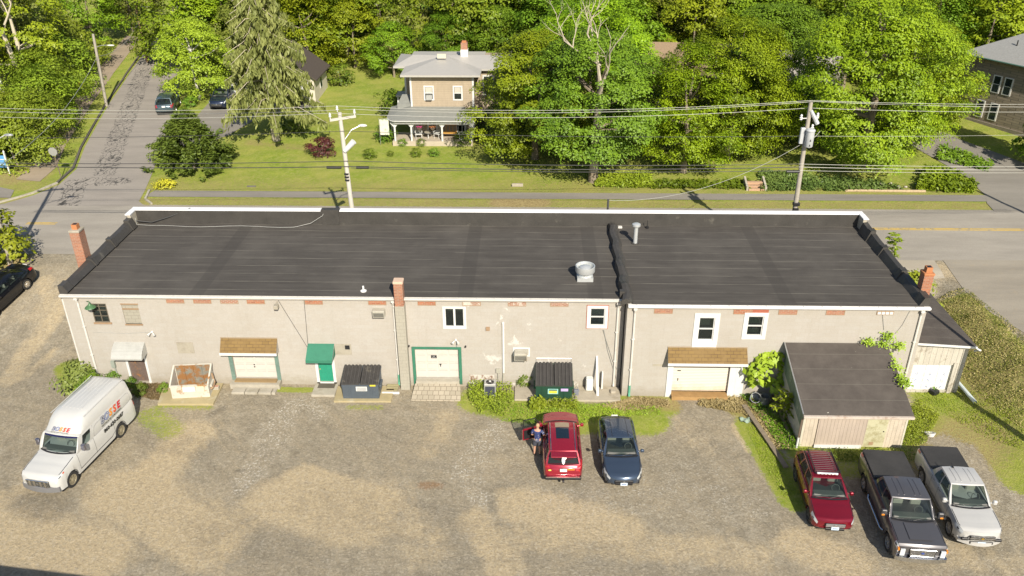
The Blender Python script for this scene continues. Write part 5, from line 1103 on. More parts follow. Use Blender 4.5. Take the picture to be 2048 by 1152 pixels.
skin_obj('shorts',[(0,0,1.02,.15,.12),(-.11,0,.84,.115,.12),(-.12,.015,.52,.10,.105),(.11,0,.84,.115,.12),(.12,.04,.52,.10,.105)],[(0,1),(1,2),(0,3),(3,4)],M('navy_shorts',(.05,.055,.075),.9),pe)
for x,y in ((-.135,.05),(.125,.08)):
    mb=MB(); mb.bbox(x-.05,x+.05,y-.12,y+.14,.0,.09,.03); mb.build('shoe',M('dark_shoe',(.05,.045,.04),.8),pe)
# ---------------- shed ----------------
def siding(name,c,pitch=.2,axis='x',dirt=None):
    m,n,l,b=newmat(name); s=n.new('ShaderNodeSeparateXYZ'); l.new(pos(n,l),s.inputs[0]); ax={'x':s.outputs[0],'y':s.outputs[1],'z':s.outputs[2],'xy':mth(n,l,'ADD',s.outputs[0],s.outputs[1])}[axis]
    f=mth(n,l,'FRACT',mth(n,l,'DIVIDE',ax,pitch)); gr=ramp(n,l,mth(n,l,'ABSOLUTE',mth(n,l,'SUBTRACT',f,.5)),.05,.02)
    nn=noise(n,l,pos(n,l,(1,1,.3)),3,5,.7); col=mix(n,l,ramp(n,l,nn,.3,.7),tuple(x*.88 for x in c),tuple(x*1.08 for x in c))
    if dirt: col=mix(n,l,ramp(n,l,noise(n,l,pos(n,l),1.8,6,.75),.52,.66),col,dirt)
    col=mix(n,l,mth(n,l,'MULTIPLY',gr,.55),col,tuple(x*.35 for x in c)); l.new(col,b.inputs['Base Color']); b.inputs['Roughness'].default_value=.8
    bump(n,l,b,mth(n,l,'SUBTRACT',1.,gr),.6,.015); MATS[name]=m; return m
sx0,sx1=13.06,18.0; sy0,sy1=32.85,YR2-.06
ze=1.98; zr_=3.36
sh=thing('shed','lean-to shed with black roof and beige plank front, standing before the right building','shed',((sx0+sx1)/2,sy0,0))
CS_=siding('cream_siding',(.50,.43,.34),.19,dirt=(.38,.33,.25))
for a_,b_2 in ((sx0,sx0+.75),(sx1-.95,sx1)): mb=MBo(sh); mb.box(a_,b_2,sy0,sy0+.08,0,ze); mb.build('wall',CS_,sh)
mb=MBo(sh); mb.box(sx0+.72,sx1-1.9,sy0-.06,sy0-.005,.12,ze-.04); mb.build('sliding_door',siding('pinkish_siding',(.40,.33,.27),.17),sh)
mb=MBo(sh); mb.box(sx1-1.95,sx1-.93,sy0-.05,sy0-.0,.06,ze-.02); pd=mb.build('plywood_door',M('peeling_plywood',(.43,.41,.27),.85,var=.1,dirt=(.30,.27,.15),dsc=2.2,dth=(.48,.62)),sh)
mb=MBo(sh); mb.box(sx1-1.62,sx1-1.42,sy0-.06,sy0-.051,.18,.36); mb.build('rusty_patch',M('rusty_sill',(.30,.2,.12)),pd)
mb=MBo(sh); mb.ball((sx1-1.05,sy0-.07,1.0),.03,.03,.03); mb.build('door_handle',BLACK,pd)
mb=MBo(sh); mb.box(sx0+.7,sx1-1.98,sy0-.12,sy0-.062,.0,.17); mb.build('door_rail',WHITE,sh)
for a_ in (sx0,sx1-.09): mb=MBo(sh); mb.box(a_,a_+.09,sy0-.02,sy0-.001,0,ze); mb.build('corner_board',M('cream_trim',(.5,.47,.38),.8),sh)
prof=lambda y:ze+(zr_-ze)*(y-sy0)/(sy1-sy0)
mb=MBo(sh); x=sx0
SWm=M('whitewashed_block',(.45,.43,.38),.9,dirt=(.33,.3,.24)); mb.add([(x,sy0+.08,0),(x,sy1,0),(x,sy1,2.0),(x,sy0+.08,.95)],[(0,1,2,3)]); mb.build('side_wall',SWm,sh); mb=MBo(sh); mb.add([(sx1,sy0+.08,0),(sx1,sy1,0),(sx1,sy1,prof(sy1)),(sx1,sy0+.08,prof(sy0))],[(0,1,2,3)]); mb.build('side_wall',M('whitewashed_block',(.45,.43,.38),.9,dirt=(.33,.3,.24)),sh)
mb=MBo(sh); mb.add([(x-.005,sy0+.08,.95),(x-.005,sy1,2.0),(x-.005,sy1,prof(sy1)),(x-.005,sy0+.08,prof(sy0))],[(0,1,2,3)]); mb.build('side_panel',siding('green_grey_boards',(.16,.21,.16),.5,'y',dirt=(.3,.34,.28)),sh)
def shedroof(root,x0,x1,y0,y1,z0,z1,mat,t=.07,xt=0):
    mb=MBo(root); mb.add([(x0,y0,z0),(x1,y0,z0),(x1-xt,y1,z1),(x0,y1,z1),(x0,y0,z0-t),(x1,y0,z0-t),(x1-xt,y1,z1-t),(x0,y1,z1-t)],[(3,2,1,0),(4,5,6,7),(0,1,5,4),(1,2,6,5),(2,3,7,6),(3,0,4,7)]); return mb.build('roof',mat,root)
m,n,l,b=newmat('shed_rolled_roofing'); s=n.new('ShaderNodeSeparateXYZ'); l.new(pos(n,l),s.inputs[0]); f=mth(n,l,'FRACT',mth(n,l,'MULTIPLY',s.outputs[1],1.12)); sm=ramp(n,l,mth(n,l,'ABSOLUTE',mth(n,l,'SUBTRACT',f,.5)),.03,.01)
col=mix(n,l,ramp(n,l,noise(n,l,pos(n,l),1.2,6,.7),.35,.7),(.060,.050,.043),(.09,.077,.066)); col=mix(n,l,mth(n,l,'MULTIPLY',sm,.5),col,(.13,.12,.1)); col=mix(n,l,ramp(n,l,noise(n,l,pos(n,l),5,2,.5),.76,.79),col,(.35,.33,.28)); l.new(col,b.inputs['Base Color']); b.inputs['Roughness'].default_value=.85; bump(n,l,b,noise(n,l,pos(n,l),30,2),.3,.01); SHROOF=m
shedroof(sh,sx0-.12,sx1+.12,sy0-.2,sy1,ze+.07,zr_+.09,SHROOF)
mb=MBo(sh); mb.tube([(sx0-.13,sy0-.2,ze+.09),(sx0-.13,sy1,zr_+.11)],.03,4); mb.build('drip_edge',GALV,sh)
mb=MBo(sh); mb.box(sx0-.12,sx1+.12,sy0-.32,sy0-.21,ze-.08,ze+.04); 
gt=mb.build('gutter',M('rusty_white_gutter',(.5,.43,.37),.6,dirt=(.3,.2,.14)),sh)
mb=MBo(sh); mb.tube([(sx0-.05,sy0-.26,ze-.06),(sx0-.12,sy0-.12,ze-.3),(sx0-.12,sy0-.1,.6)],.045,6); mb.build('downspout',M('brown_metal',(.16,.12,.09),.6),sh)
mb=MBo(sh); mb.tube([(sx0-.12,sy0-.12,.62),(sx0-.14,sy0-.16,.05)],.055,8); mb.build('downspout_boot',WHITE,sh)
# ---------------- lean-to garage at the right end ----------------
lg=thing('lean_to_garage','weathered lean-to garage with white panel door, at the right end of the building','garage',(21.2,37.6,0))
lx0,lx1,ly0,ly1=XR+.01,22.75,37.55,44.5
p=PY(1843,672,ly0); q=PY(1940,688,ly0); zt0,zt1=p.z,q.z
PEEL=siding('peeling_white_boards',(.45,.42,.36),.28,'xy',dirt=(.24,.20,.15))
mb=MBo(lg); holes=[(lx0+.35,lx1-.62,.15,1.75)]
zt0=min(zt0,3.2); holed(mb,lx0,lx1-.05,0,zt1-.05,ly0,holes,.1); mb.add([(lx0,ly0,zt1-.05),(lx1-.05,ly0,zt1-.05),(lx0,ly0,zt0)],[(0,1,2)]); mb.box(lx1-.15,lx1-.05,ly0+.001,ly1,0,zt1-.05)
mb.build('wall',PEEL,lg)
mb=MBo(lg); 
mb.add([(lx0,ly0-.25,zt0+.05),(lx1+.2,ly0-.25,zt1),(lx1+.2,ly1,zt1),(lx0,ly1,zt0+.05+.5),(lx0,ly0-.25,zt0-.03),(lx1+.2,ly0-.25,zt1-.08),(lx1+.2,ly1,zt1-.08),(lx0,ly1,zt0+.45)],[(3,2,1,0),(4,5,6,7),(0,1,5,4),(1,2,6,5),(2,3,7,6),(3,0,4,7)]); mb.build('roof',SHROOF,lg)
mb=MBo(lg); mb.add([(lx0,ly0-.26,zt0+.05),(lx1+.2,ly0-.26,zt1),(lx1+.2,ly0-.26,zt1-.12),(lx0,ly0-.26,zt0-.07),(lx0,ly0-.29,zt0+.05),(lx1+.2,ly0-.29,zt1),(lx1+.2,ly0-.29,zt1-.12),(lx0,ly0-.29,zt0-.07)],[(0,1,2,3),(4,5,6,7),(0,1,5,4),(2,3,7,6)]); mb.build('fascia',WHITE,lg)
a,b_,c,d=holes[0]; mb=MBo(lg); mb.box(a,b_,ly0+.08,ly0+.12,c,d); 
for i in range(3):
    for j in range(4): mb.bbox(a+.04+i*(b_-a)/3,a-.04+(i+1)*(b_-a)/3,ly0+.062,ly0+.082,c+.03+j*.4,c+.37+j*.4,.01)
gd=mb.build('garage_door',M('white_panel_door',(.62,.62,.60),.6,dirt=(.4,.38,.33),dth=(.6,.72)),lg)
rng=random.Random(4); mb=MBo(lg)
for i in range(3):
    for j in range(3):
        cx=a+(i+.5)*(b_-a)/3; cz=c+(j+.5)*.4
        for _ in range(3):
            an=rng.uniform(0,3.1); dx,dz=.09*math.cos(an),.09*math.sin(an); ox,oz=rng.uniform(-.06,.06),rng.uniform(-.05,.05); mb.tube([(cx-dx+ox,ly0+.06,cz-dz+oz),(cx+dx+ox,ly0+.06,cz+dz+oz)],.009,4)
mb.build('chalk_marks',M('blue_chalk',(.12,.17,.38)),gd)
mb=MBo(lg); mb.box(lx1-.6,lx1-.38,ly0-.06,ly0-.003,0,1.9); mb.box(lx1-.3,lx1-.05,ly0-.03,ly0-.003,0,zt1-.1); mb.build('corner_post',PEEL,lg)
mb=MBo(lg); mb.tube([(lx1+.1,ly0-.3,zt1-.05),(lx1+.3,ly0-.42,zt1-.12),(lx1+.2,ly0-.1,zt1-.35)],.05,6); mb.build('gutter_elbow',WHITE,lg)
# fallen downspout etc
def gp(px,py,z=.0): p=G(px,py); return Vector((p.x,p.y,p.z+z))
def onething(name,label,cat,mb,mat,group=None,smooth=False): return tag(mb.build(name,mat,None,smooth),label,cat,group)
mb=MB(); mb.tube([gp(1910,768,.25),gp(1950,808,.09)],.10,10,False); onething('drain_pipe','pale blue-white plastic drain pipe lying on the weedy bank','pipe',mb,M('pale_pvc',(.55,.62,.62),.5))
t=thing('crate_box','black plastic box with a green weed, on grass below the garage','box',gp(1868,788)); mb=MB(); mb.bbox(-.2,.2,-.15,.15,0,.25,.02); mb.build('box',BLACK,t); t.rotation_euler=(0,0,.5)
mb=MB(); 
for k in range(14): a=k*.9; mb.add([(0,0,.25),(.12*math.cos(a),.12*math.sin(a),.4),(.16*math.cos(a+.4),.16*math.sin(a+.4),.36)],[(0,1,2)])
mb.build('weed',M('weed_green',(.10,.2,.02)),t)
tb=thing('white_basin','round white basin dumped on the gravel behind the white pickup','basin',gp(1860,873)); tb.rotation_euler=(R(-25),0,0)
mb=MB(); n=20; mb.loft([[(r*math.cos(2*math.pi*k/n),r*1.05*math.sin(2*math.pi*k/n),z) for k in range(n)] for r,z in ((.16,0),(.24,.14),(.27,.2),(.20,.2),(.17,.10),(.02,.08))],True); mb.build('rim',WHITE,tb,True)
mb=MB(); mb.ball((-.04,.02,.12),.12,.07,.05); mb.ball((.06,-.04,.12),.07,.05,.05); mb.build('debris',M('brown_debris',(.16,.06,.05),.9,var=.5,sc=12),tb)
mb=MB(); mb.bbox(18.02,18.3,33.4,33.75,0,.75,.03); mb.tube([(18.05,33.4,.6),(18.28,33.4,.6)],.03,5); onething('blue_bin','bright blue plastic bin tucked beside the right side of the shed','bin',mb,M('blue_plastic',(.03,.16,.5),.4))
for k_,(a_,b_2,w_) in enumerate((((1487,815),(1572,938),.12),((1543,790),(1583,885),.07))):
    p,q=gp(*a_,.12),gp(*b_2,.06); d=(q-p).normalized(); s=Vector((d.y,-d.x,0)).normalized()*w_; mb=MB()
    mb.loft([[tuple(x+s),tuple(x-s),tuple(x-s+Vector((0,0,.07))),tuple(x+s+Vector((0,0,.07)))] for x in (p,p*.5+q*.5+Vector((0,0,.02)),q)],True)
    onething('plank',['long grey weathered plank lying in weeds left of the shed','dark narrow plank lying in weeds against the shed side'][k_],'plank',mb,M('weathered_plank',(.21,.17,.12) if k_==0 else (.12,.08,.06),.9,var=.3,sc=6))
p,q=gp(1550,790,.2),gp(1592,880,.1); mb=MB(); mb.tube([p,q],.04,6); onething('metal_pipe','thin rusty pipe lying beside the dark plank by the shed','pipe',mb,M('rusty_sill',(.30,.2,.12)))
for i,(px,py,lay) in enumerate(((1509,800,1),(1527,812,0))):
    t=thing('trash_can',['galvanised dustbin tipped over under the big-leaved bush','galvanised dustbin standing open beside the tipped one'][i],'trash can',gp(px,py,.02)); 
    mb=MB(); n=18; mb.loft([[(r*math.cos(2*math.pi*k/n),r*math.sin(2*math.pi*k/n),z) for k in range(n)] for r,z in ((.02,.0),(.21,0),(.26,.6),(.275,.6),(.275,.63),(.25,.63),(.2,.03),(.02,.03))]); mb.build('can_body',M('dull_galvanised',(.20,.21,.21),.5,.5,var=.2),t,True)
    mb=MB()
    for s in (-1,1): mb.tube([(s*.25,-.06,.42),(s*.31,-.06,.40),(s*.31,.06,.40),(s*.25,.06,.42)],.012,5)
    mb.build('handle',GALV,t)
    if lay: t.rotation_euler=(R(55),R(-20),0); t.location.z+=.15
mb=MB(); q=gp(1492,842,.02); mb.grid(lambda u,v:(q.x-.3+u*.6,q.y-.2+v*.4,q.z+.05+.07*math.sin(u*9)*math.cos(v*7)),10,8); onething('tarp_scrap','crumpled pale green tarp scrap in the dry weeds','tarp',mb,M('pale_green_tarp',(.25,.33,.26),.8),smooth=True)
# ---------------- dumpsters ----------------
def dumpster(label,x,y,rz,W,D,hf,hb,mat,lids=True,openbox=False):
    t=thing('dumpster',label,'dumpster',(x,y,.12),rz); w=W/2
    mb=MB(); P=[(0,0),(D,0),(D,hb),(0,hf)]   # y,z profile (front at y=0)
    th=.04
    for s in (-1,1):
        xx=s*w; mb.add([(xx,a,b) for a,b in P]+[(xx-s*th,a,b) for a,b in P],[(0,1,2,3),(4,5,6,7),(0,1,5,4),(1,2,6,5),(2,3,7,6),(3,0,4,7)])
    mb.box(-w+th,w-th,0,th,0,hf); mb.box(-w+th,w-th,D-th,D,0,hb); mb.box(-w+th,w-th,th,D-th,.0,.06)
    for s in (-.6,.6): mb.box(s*w-.05,s*w+.05,-.03,-.001,.05,hf-.1) if not openbox else None
    body=mb.build('container',mat,t)
    mb=MB(); mb.box(-w-.03,w+.03,-.05,.0-.001,hf-.09,hf+.0); mb.box(-w-.03,w+.03,D+.001,D+.05,hb-.08,hb)
    for s in (-1,1): mb.add([(s*w,0,hf-.09),(s*w,D,hb-.09),(s*w,D,hb),(s*w,0,hf),(s*(w+.04),0,hf-.09),(s*(w+.04),D,hb-.09),(s*(w+.04),D,hb),(s*(w+.04),0,hf)],[(0,1,2,3),(4,5,6,7),(0,1,5,4),(3,2,6,7),(0,3,7,4)])
    mb.build('rim',mat,t)
    for s in (-1,1):
        mb=MB(); mb.bbox(s*(w+.06)-.05,s*(w+.06)+.05,.25,.85,hf*.55,hf*.55+.14,.01); mb.build('lift_pocket',mat,t)
    mb=MB()
    for sx in (-.8,.8):
        for yy in (.15,D-.15): mb.box(sx*w-.05,sx*w+.05,yy-.05,yy+.05,-.1,0)
    mb.build('caster',RUBBER,t)
    if lids:
        sl=(hb-hf)/D
        for s in (-1,1):
            mb=MB(); x0,x1=(-w-.03,-.015) if s<0 else (.015,w+.03); nr=5; pr=[]
            for i in range(nr):
                u=x0+(x1-x0)*i/nr; q=(x1-x0)/nr; pr+=[(u,.0),(u+q*.15,.055),(u+q*.6,.055),(u+q*.75,.0)]
            pr.append((x1,0))
            mb.loft([[(a,yy,hf+sl*yy+.012+z) for a,z in pr] for yy in (-.06,D*.45,D+.02)],closed=False); mb.loft([[(a,-.06,hf+sl*-.06+.012+z) for a,z in pr],[(a,-.06,hf-.05) for a,z in pr]],closed=False)
            mb.build('lid',M('dark_grey_lid',(.045,.042,.04),.6,var=.2,dirt=(.12,.11,.09),dth=(.6,.75)),t)
    return t,w
GB=M('blue_grey_steel',(.085,.105,.13),.5,.2,var=.12,dirt=(.15,.16,.17),dth=(.62,.75)); GN=M('dark_green_steel',(.02,.065,.04),.5,.2,var=.15,dirt=(.07,.12,.1),dth=(.6,.75))
RUSTY=M('rusty_white_steel',(.50,.48,.42),.7,.1,var=.1,sc=3,dirt=(.33,.17,.06),dsc=1.6,dth=(.53,.62))
RUSTI=M('rusty_inside_steel',(.20,.20,.17),.7,.1,var=.25,sc=3,dirt=(.25,.12,.04),dsc=2.6,dth=(.44,.56))
t,w_=dumpster('blue-grey dumpster with closed ribbed black lids beside the green door',-8.93,36.25,R(1),1.9,1.15,.95,1.3,GB)
mb=MB(); mb.box(-.22,.36,-.055,-.045,.5,.78); nt_=mb.build('notice',WHITE,t); mb=MB()
for i in range(4): mb.box(-.17,.31,-.058,-.0555,.70-.055*i,.722-.055*i)
mb.build('notice_lines',M('grey_ink',(.12,.12,.14)),nt_); mb=MB(); mb.box(.52,.82,-.055,-.051,.80,.9); mb.build('yellow_label',M('yellow_label',(.6,.5,.04)),t)
t,w_=dumpster('dark green dumpster with closed black lids, half behind weeds',1.22,36.3,0,1.9,1.3,.95,1.45,GN)
mb=MB(); mb.box(-.32,.22,-.056,-.045,.42,.74); lb=mb.build('label',M('teal_label',(.25,.5,.45)),t); mb=MB(); mb.box(-.26,.16,-.06,-.0565,.47,.62); mb.build('label_band',M('yellow_label',(.6,.5,.04)),lb); mb=MB(); mb.box(-.26,.16,-.06,-.0565,.64,.70); mb.build('label_band',BLACK,lb)
mb=MB(); mb.box(.36,.74,-.056,-.045,.60,.76); mb.build('label',M('lilac_label',(.45,.35,.6)),t)
mb=MB(); mb.tube([(-.93,1.32,1.45),(-.93,1.32,1.75),(.93,1.32,1.75),(.93,1.32,1.45)],.015,5); mb.tube([(-.75,1.4,1.85),(.75,1.4,1.85),(.75,1.35,1.5)],.012,5); mb.build('lid_stop_bar',GALV,t)
t,w_=dumpster('open rusty white dumpster with no lids, rusted inside back panel',-17.95,36.15,R(6),1.95,1.15,.80,1.35,RUSTY,False,True)
mb=MB(); mb.box(-.9,.9,1.15-.06,1.15-.045,.06,1.33); 
for x in (-.45,.0,.45): mb.box(x-.02,x+.02,1.05,1.09,.06,1.3)
mb.build('inner_panel',RUSTI,t)
mb=MB(); mb.box(-.35,.3,-.05,-.03,.40,.70); mb.build('notice',WHITE,t); mb=MB(); mb.box(.35,.75,-.05,-.03,.35,.72); mb.build('worn_label',M('cream_label',(.6,.57,.4),dirt=(.4,.38,.3)),t)
mb=MB(); mb.tube([(.98,.3,.3),(1.08,.35,.35),(1.08,.8,.4),(.98,.9,.9)],.06,6); mb.build('side_bracket',M('rusty_sill',(.30,.2,.12)),t)
# slabs under them
YC=M('mossy_concrete',(.36,.30,.17),.9,var=.15,sc=2,dirt=(.42,.38,.27),dsc=1.4)
def slab(pts,h,label):
    q=[G(*p_) for p_ in pts]; mb=MB(); n_=len(q); mb.add([(p_.x,p_.y,-.05) for p_ in q]+[(p_.x,p_.y,h) for p_ in q],[tuple(range(n_))[::-1],tuple(range(n_,2*n_))]+[(i,(i+1)%n_,(i+1)%n_+n_,i+n_) for i in range(n_)]); return tag(mb.build('concrete_pad',YC),kind='structure')
slab(((316,811),(427,811),(447,770),(330,770)),.12,'a'); slab(((668,805),(782,805),(790,775),(676,775)),.10,'b')
# concrete block by the left dumpster, boards by the downspout
t=thing('cinder_block','pink-topped concrete block on the pad right of the rusty dumpster','block',gp(432,782,.12)); mb=MB(); mb.bbox(-.2,.2,-.1,.1,0,.2,.02); mb.build('block',CONC,t); mb=MB(); mb.box(-.18,.18,-.08,.08,.201,.21); mb.build('block_top',M('pink_brick',(.45,.24,.17)),t)
for i in range(3):
    mb=MB(); mb.bbox(-7.75,-7.15+.02*i,37.08+.16*i,37.2+.16*i,.02+.04*i,.1+.05*i,.01); tag(mb.build('board',M('mossy_board',(.28,.25,.14),.9)),['mossy board nearest the lot, on the ground by the white downspout','mossy board, middle of three by the white downspout','mossy board against the wall by the white downspout'][i],'board','boards stacked at the foot of the wall')
mb=MB(); mb.bbox(-7.95,-7.0,36.78,36.92,.02,.12,.02); onething('white_plank','white painted plank on the ground between blue-grey dumpster and chimney','plank',mb,WHITE)
# AC condenser by the left corner, second AC by weeds
def condenser(label,x,y,w,d,h,rz,dark):
    t=thing('ac_condenser',label,'air conditioner',(x,y,.03),rz); mb=MB(); mb.bbox(-w/2,w/2,-d/2,d/2,0,h,.02); mb.build('casing',M('condenser_grey',(.42,.42,.40),.5,.3),t)
    mb=MB(); mb.box(-w/2+.05,w/2-.05,-d/2-.012,-d/2-.003,.06,h-.12); mb.box(w/2+.003,w/2+.012,-d/2+.05,d/2-.05,.06,h-.12); mb.build('coil_grille',M('coil_dark',(.045,.05,.075),.6),t)
    mb=MB(); r=min(w,d)*.42; mb.cyl((0,0,h),r,.015,24); mb.build('fan_opening',BLACK,t) 
    mb=MB(); 
    for k_ in range(4): a=k_*math.pi/2+.4; mb.add([(0,0,h+.03),(r*.9*math.cos(a),r*.9*math.sin(a),h+.02),(r*.9*math.cos(a+.5),r*.9*math.sin(a+.5),h+.03)],[(0,1,2)])
    mb.build('fan_blade',M('fan_blade_grey',(.15,.13,.12)),t)
    mb=MB(); mb.cyl((0,0,h+.03),r*.3,.03,10); mb.build('fan_hub',WHITE,t); return t
condenser('large grey air conditioning condenser behind the white van',-22.35,36.35,1.0,.9,.85,R(-4),1); condenser('grey air conditioning condenser among tall weeds by the wall',-2.15,36.95,.62,.5,.75,0,0)
# things on the concrete pad
mb=MB(); mb.bbox(2.95,3.33,YR-.5,YR-.12,.11,.85,.04); onething('water_heater_box','white metal cabinet standing on the concrete pad against the wall','cabinet',mb,WHITE)
mb=MB(); mb.add([(3.50,36.75,.1),(3.62,36.75,.1),(3.62,36.78,.1),(3.50,36.78,.1),(3.44,YR-.06,2.05),(3.54,YR-.06,2.05),(3.54,YR-.02,2.05),(3.44,YR-.02,2.05)],[(0,1,2,3),(4,5,6,7),(0,1,5,4),(1,2,6,5),(2,3,7,6),(3,0,4,7)]); onething('leaning_board','tall narrow white board leaning on the wall over the pad','board',mb,WHITE)
mb=MB(); mb.bbox(3.78,3.86,YR-.3,YR-.1,.1,1.15,.01); onething('white_post','short white post standing on the pad by the wall','post',mb,WHITE)
mb=MB(); mb.bbox(2.3,2.55,36.75,36.95,.1,.42,.02); mb.tube([(2.3,36.9,.42),(2.45,36.9,.6),(2.6,36.85,.3)],.015,5); onething('grey_crate','small grey plastic crate right of the green dumpster','crate',mb,M('grey_blue_plastic',(.17,.18,.22),.6))
mb=MB(); mb.bbox(4.25,4.55,YR-.75,YR-.45,.1,.25,.04); onething('splash_block','pale concrete splash block under the dark downspout','block',mb,M('pale_concrete',(.36,.32,.25)))
# flower ball planters etc omitted
# ---------------- utility poles and wires ----------------
POLEW=M('pale_weathered_pole',(.50,.47,.41),.85,var=.12,sc=2); POLEG=M('grey_weathered_pole',(.33,.30,.25),.85,var=.15,sc=2); POLEB=M('brown_pole',(.28,.19,.10),.85,var=.15,sc=2)
WIRE=M('bare_wire',(.40,.40,.36),.5,.2); WIREK=M('black_cable',(.035,.035,.035),.6); INS=M('porcelain_insulator',(.62,.62,.60),.3)
def pole(label,base,top,mat,r0=.17,r1=.12,lab='utility pole'):
    t=thing('utility_pole',label,lab,base); mb=MB(); T_=Vector(top)-Vector(base); mb.tube([(0,0,-.3),tuple(T_*.5),tuple(T_)],[r0,(r0+r1)/2,r1],12); mb.build('pole',mat,t,True); return t,T_
B1=PZ(718,528,1.8); T1=PY(679,225,B1.y)
t1,T=pole('pale utility pole with a crossarm and street light behind the building, left of centre',B1,T1,POLEW)
d=Vector((1,.62,0)).normalized(); c=T-Vector((0,0,.35)); mb=MB()
def beam(mb,a,b,h=.07,w=.055):
    a,b=Vector(a),Vector(b); dd=(b-a).normalized(); s=dd.cross(Vector((0,0,1))).normalized()*w; u=Vector((0,0,h)); mb.loft([[tuple(p+s+u),tuple(p-s+u),tuple(p-s-u),tuple(p+s-u)] for p in (a,b)],True)
beam(mb,c-d*.62-Vector((0,0.1,0)),c+d*1.0-Vector((0,.1,0))); mb.build('crossarm',POLEW,t1)
tips=[]
for q in (c-d*.58,c+d*.95,T+Vector((-.1,0,0))):
    z=q+Vector((0,-.1 if q is not T else 0,.07)); mb=MB(); mb.lathe(z,[(.03,0),(.03,.1),(.09,.14),(.05,.2),(.08,.24),(.04,.34),(.02,.38)],10); mb.build('insulator',INS,t1,True); tips.append(Vector(B1)+z+Vector((0,0,.36)))
# streetlight + small transformer-like fixture
mb=MB(); c2=T*.82; mb.tube([c2,c2+Vector((.5,.3,.65)),c2+Vector((1.0,.5,.85))],.03,6); lm=mb.build('lamp_arm',GALV,t1); mb=MB(); q=c2+Vector((1.15,.55,.85)); mb.ball(q,.28,.13,.09); mb.build('lamp_head',WHITE,lm,True)
mb=MB(); a=c2+Vector((.05,-.12,-.55)); b_=a+Vector((.62,-.0,.62)); mb.tube([a,b_],[.14,.19],10); mb.build('cutout_fixture',INS,t1,True)
mb=MB(); 
for q in (.60,.62,.58): mb.bbox((T*q).x-.16,(T*q).x+.1,(T*q).y-.2,(T*q).y+.05,(T*q).z-.05,(T*q).z+.05,.01)
mb.build('cable_bracket',BLACK,t1)
B2=PZ(1573,530,1.8); T2=PY(1622,203,B2.y)
t2,T=pole('grey utility pole carrying a grey transformer, behind the right building section',B2,T2,POLEG)
mb=MB(); q=T*.80+Vector((.12,-.35,0)); mb.lathe(q-Vector((0,0,.5)),[(.22,0),(.25,.05),(.25,.95),(.28,.97),(.28,1.03),(.2,1.1)],16); tr=mb.build('transformer',M('transformer_grey',(.48,.50,.51),.5,.2),t2,True)
mb=MB(); mb.add([(q.x-.05,q.y-.262,q.z-.1),(q.x+.05,q.y-.262,q.z-.1),(q.x,q.y-.262,q.z+.04)],[(0,1,2)]); mb.add([(q.x-.05,q.y-.262,q.z-.4),(q.x+.05,q.y-.262,q.z-.4),(q.x,q.y-.262,q.z-.26)],[(0,1,2)]); mb.build('warning_mark',BLACK,tr)
mb=MB(); q2=q+Vector((-.38,.25,.1)); mb.bbox(q2.x-.14,q2.x+.14,q2.y-.1,q2.y+.1,q2.z-.5,q2.z+.5,.03); mb.build('control_box',M('transformer_grey',(.48,.50,.51)),t2)
for k_,(ox,oz) in enumerate(((-.45,-1.0),(.5,-.9),(.3,-1.6),(-.1,-1.9))):
    mb=MB(); z=T+Vector((ox,-.1,oz)); mb.tube([T+Vector((0,0,oz)),z],.03,5); mb.lathe(z,[(.04,-.1),(.09,-.05),(.05,0),(.1,.06),(.05,.12),(.08,.18),(.03,.26)],10); mb.build('insulator',INS,t2,True)
mb=MB(); mb.tube([T+Vector((.05,-.1,-.5)),T+Vector((.55,-.15,-1.3))],[.1,.13],8); mb.build('fuse_cutout',M('transformer_grey',(.48,.50,.51)),t2)
mb=MB(); q=T*.40; mb.bbox(q.x-.2,q.x+.2,q.y-.25,q.y+.05,q.z-.1,q.z+.1,.02); mb.bbox(q.x-.15,q.x+.18,q.y-.22,q.y,q.z-.5,q.z-.25,.02); mb.build('cable_bracket',BLACK,t2)
B0=PZ(20,527,1.8); T0=PY(-66,215,B0.y)
t0,T_=pole('utility pole hidden behind the roundish tree at the left edge',B0,T0,POLEG); mb=MB(); beam(mb,T_+Vector((-.9,-.3,-.4)),T_+Vector((.9,.3,-.4))); mb.build('crossarm',POLEG,t0)
mb=MB(); mb.tube([T_*.75,T_*.75+Vector((1.5,.6,.7))],.03,6); lm=mb.build('lamp_arm',GALV,t0); mb=MB(); mb.ball(T_*.75+Vector((1.7,.65,.7)),.3,.13,.09); mb.build('lamp_head',GALV,lm)
B3=PZ(2260,520,1.8); T3=PY(2370,200,B3.y)
pole('utility pole beyond the right edge of the road',B3,T3,POLEG)
Bs=PZ(2110,940,0.0); pole('utility pole just beyond the right edge of the lot',(Bs.x,Bs.y,0),(Bs.x+.2,Bs.y,10.8),POLEG,r0=.16,r1=.11)
# side-street poles with lamps
for i,(bp,tp,mt,la) in enumerate((((213,212),(186,68),POLEG,'grey utility pole with lamp arm on the verge of the side street'),((295,124),(266,-14),POLEB,'brown utility pole with lamp arm farther up the side street'))):
    B=G(*bp); Tp=PY(*tp,B.y); t,T_=pole(la,B,Tp,mt,.16,.12); z=T_*(.82 if i==0 else .78)
    mb=MB(); mb.tube([z,z+Vector((.7,-.1,.22)),z+Vector((1.3,-.1,.24))],.03,5); lm=mb.build('lamp_arm',GALV,t); mb=MB(); mb.ball(z+Vector((1.6,-.1,.22)),.38,.13,.08); mb.build('lamp_head',WHITE,lm,True)
    if i==0: SP0=(B,T_)
    else: SP1=(B,T_)
def wire(pts_a,pts_b,sag,r,mat,label,n=24,name='overhead_wire'):
    a,b=Vector(pts_a),Vector(pts_b); mb=MB(); mb.tube([a+(b-a)*(i/n)-Vector((0,0,sag*4*(i/n)*(1-i/n))) for i in range(n+1)],r,5); return tag(mb.build(name,mat),label,'wire','overhead wires along the road')
def pw(px,py,Y): return PY(px,py,Y)
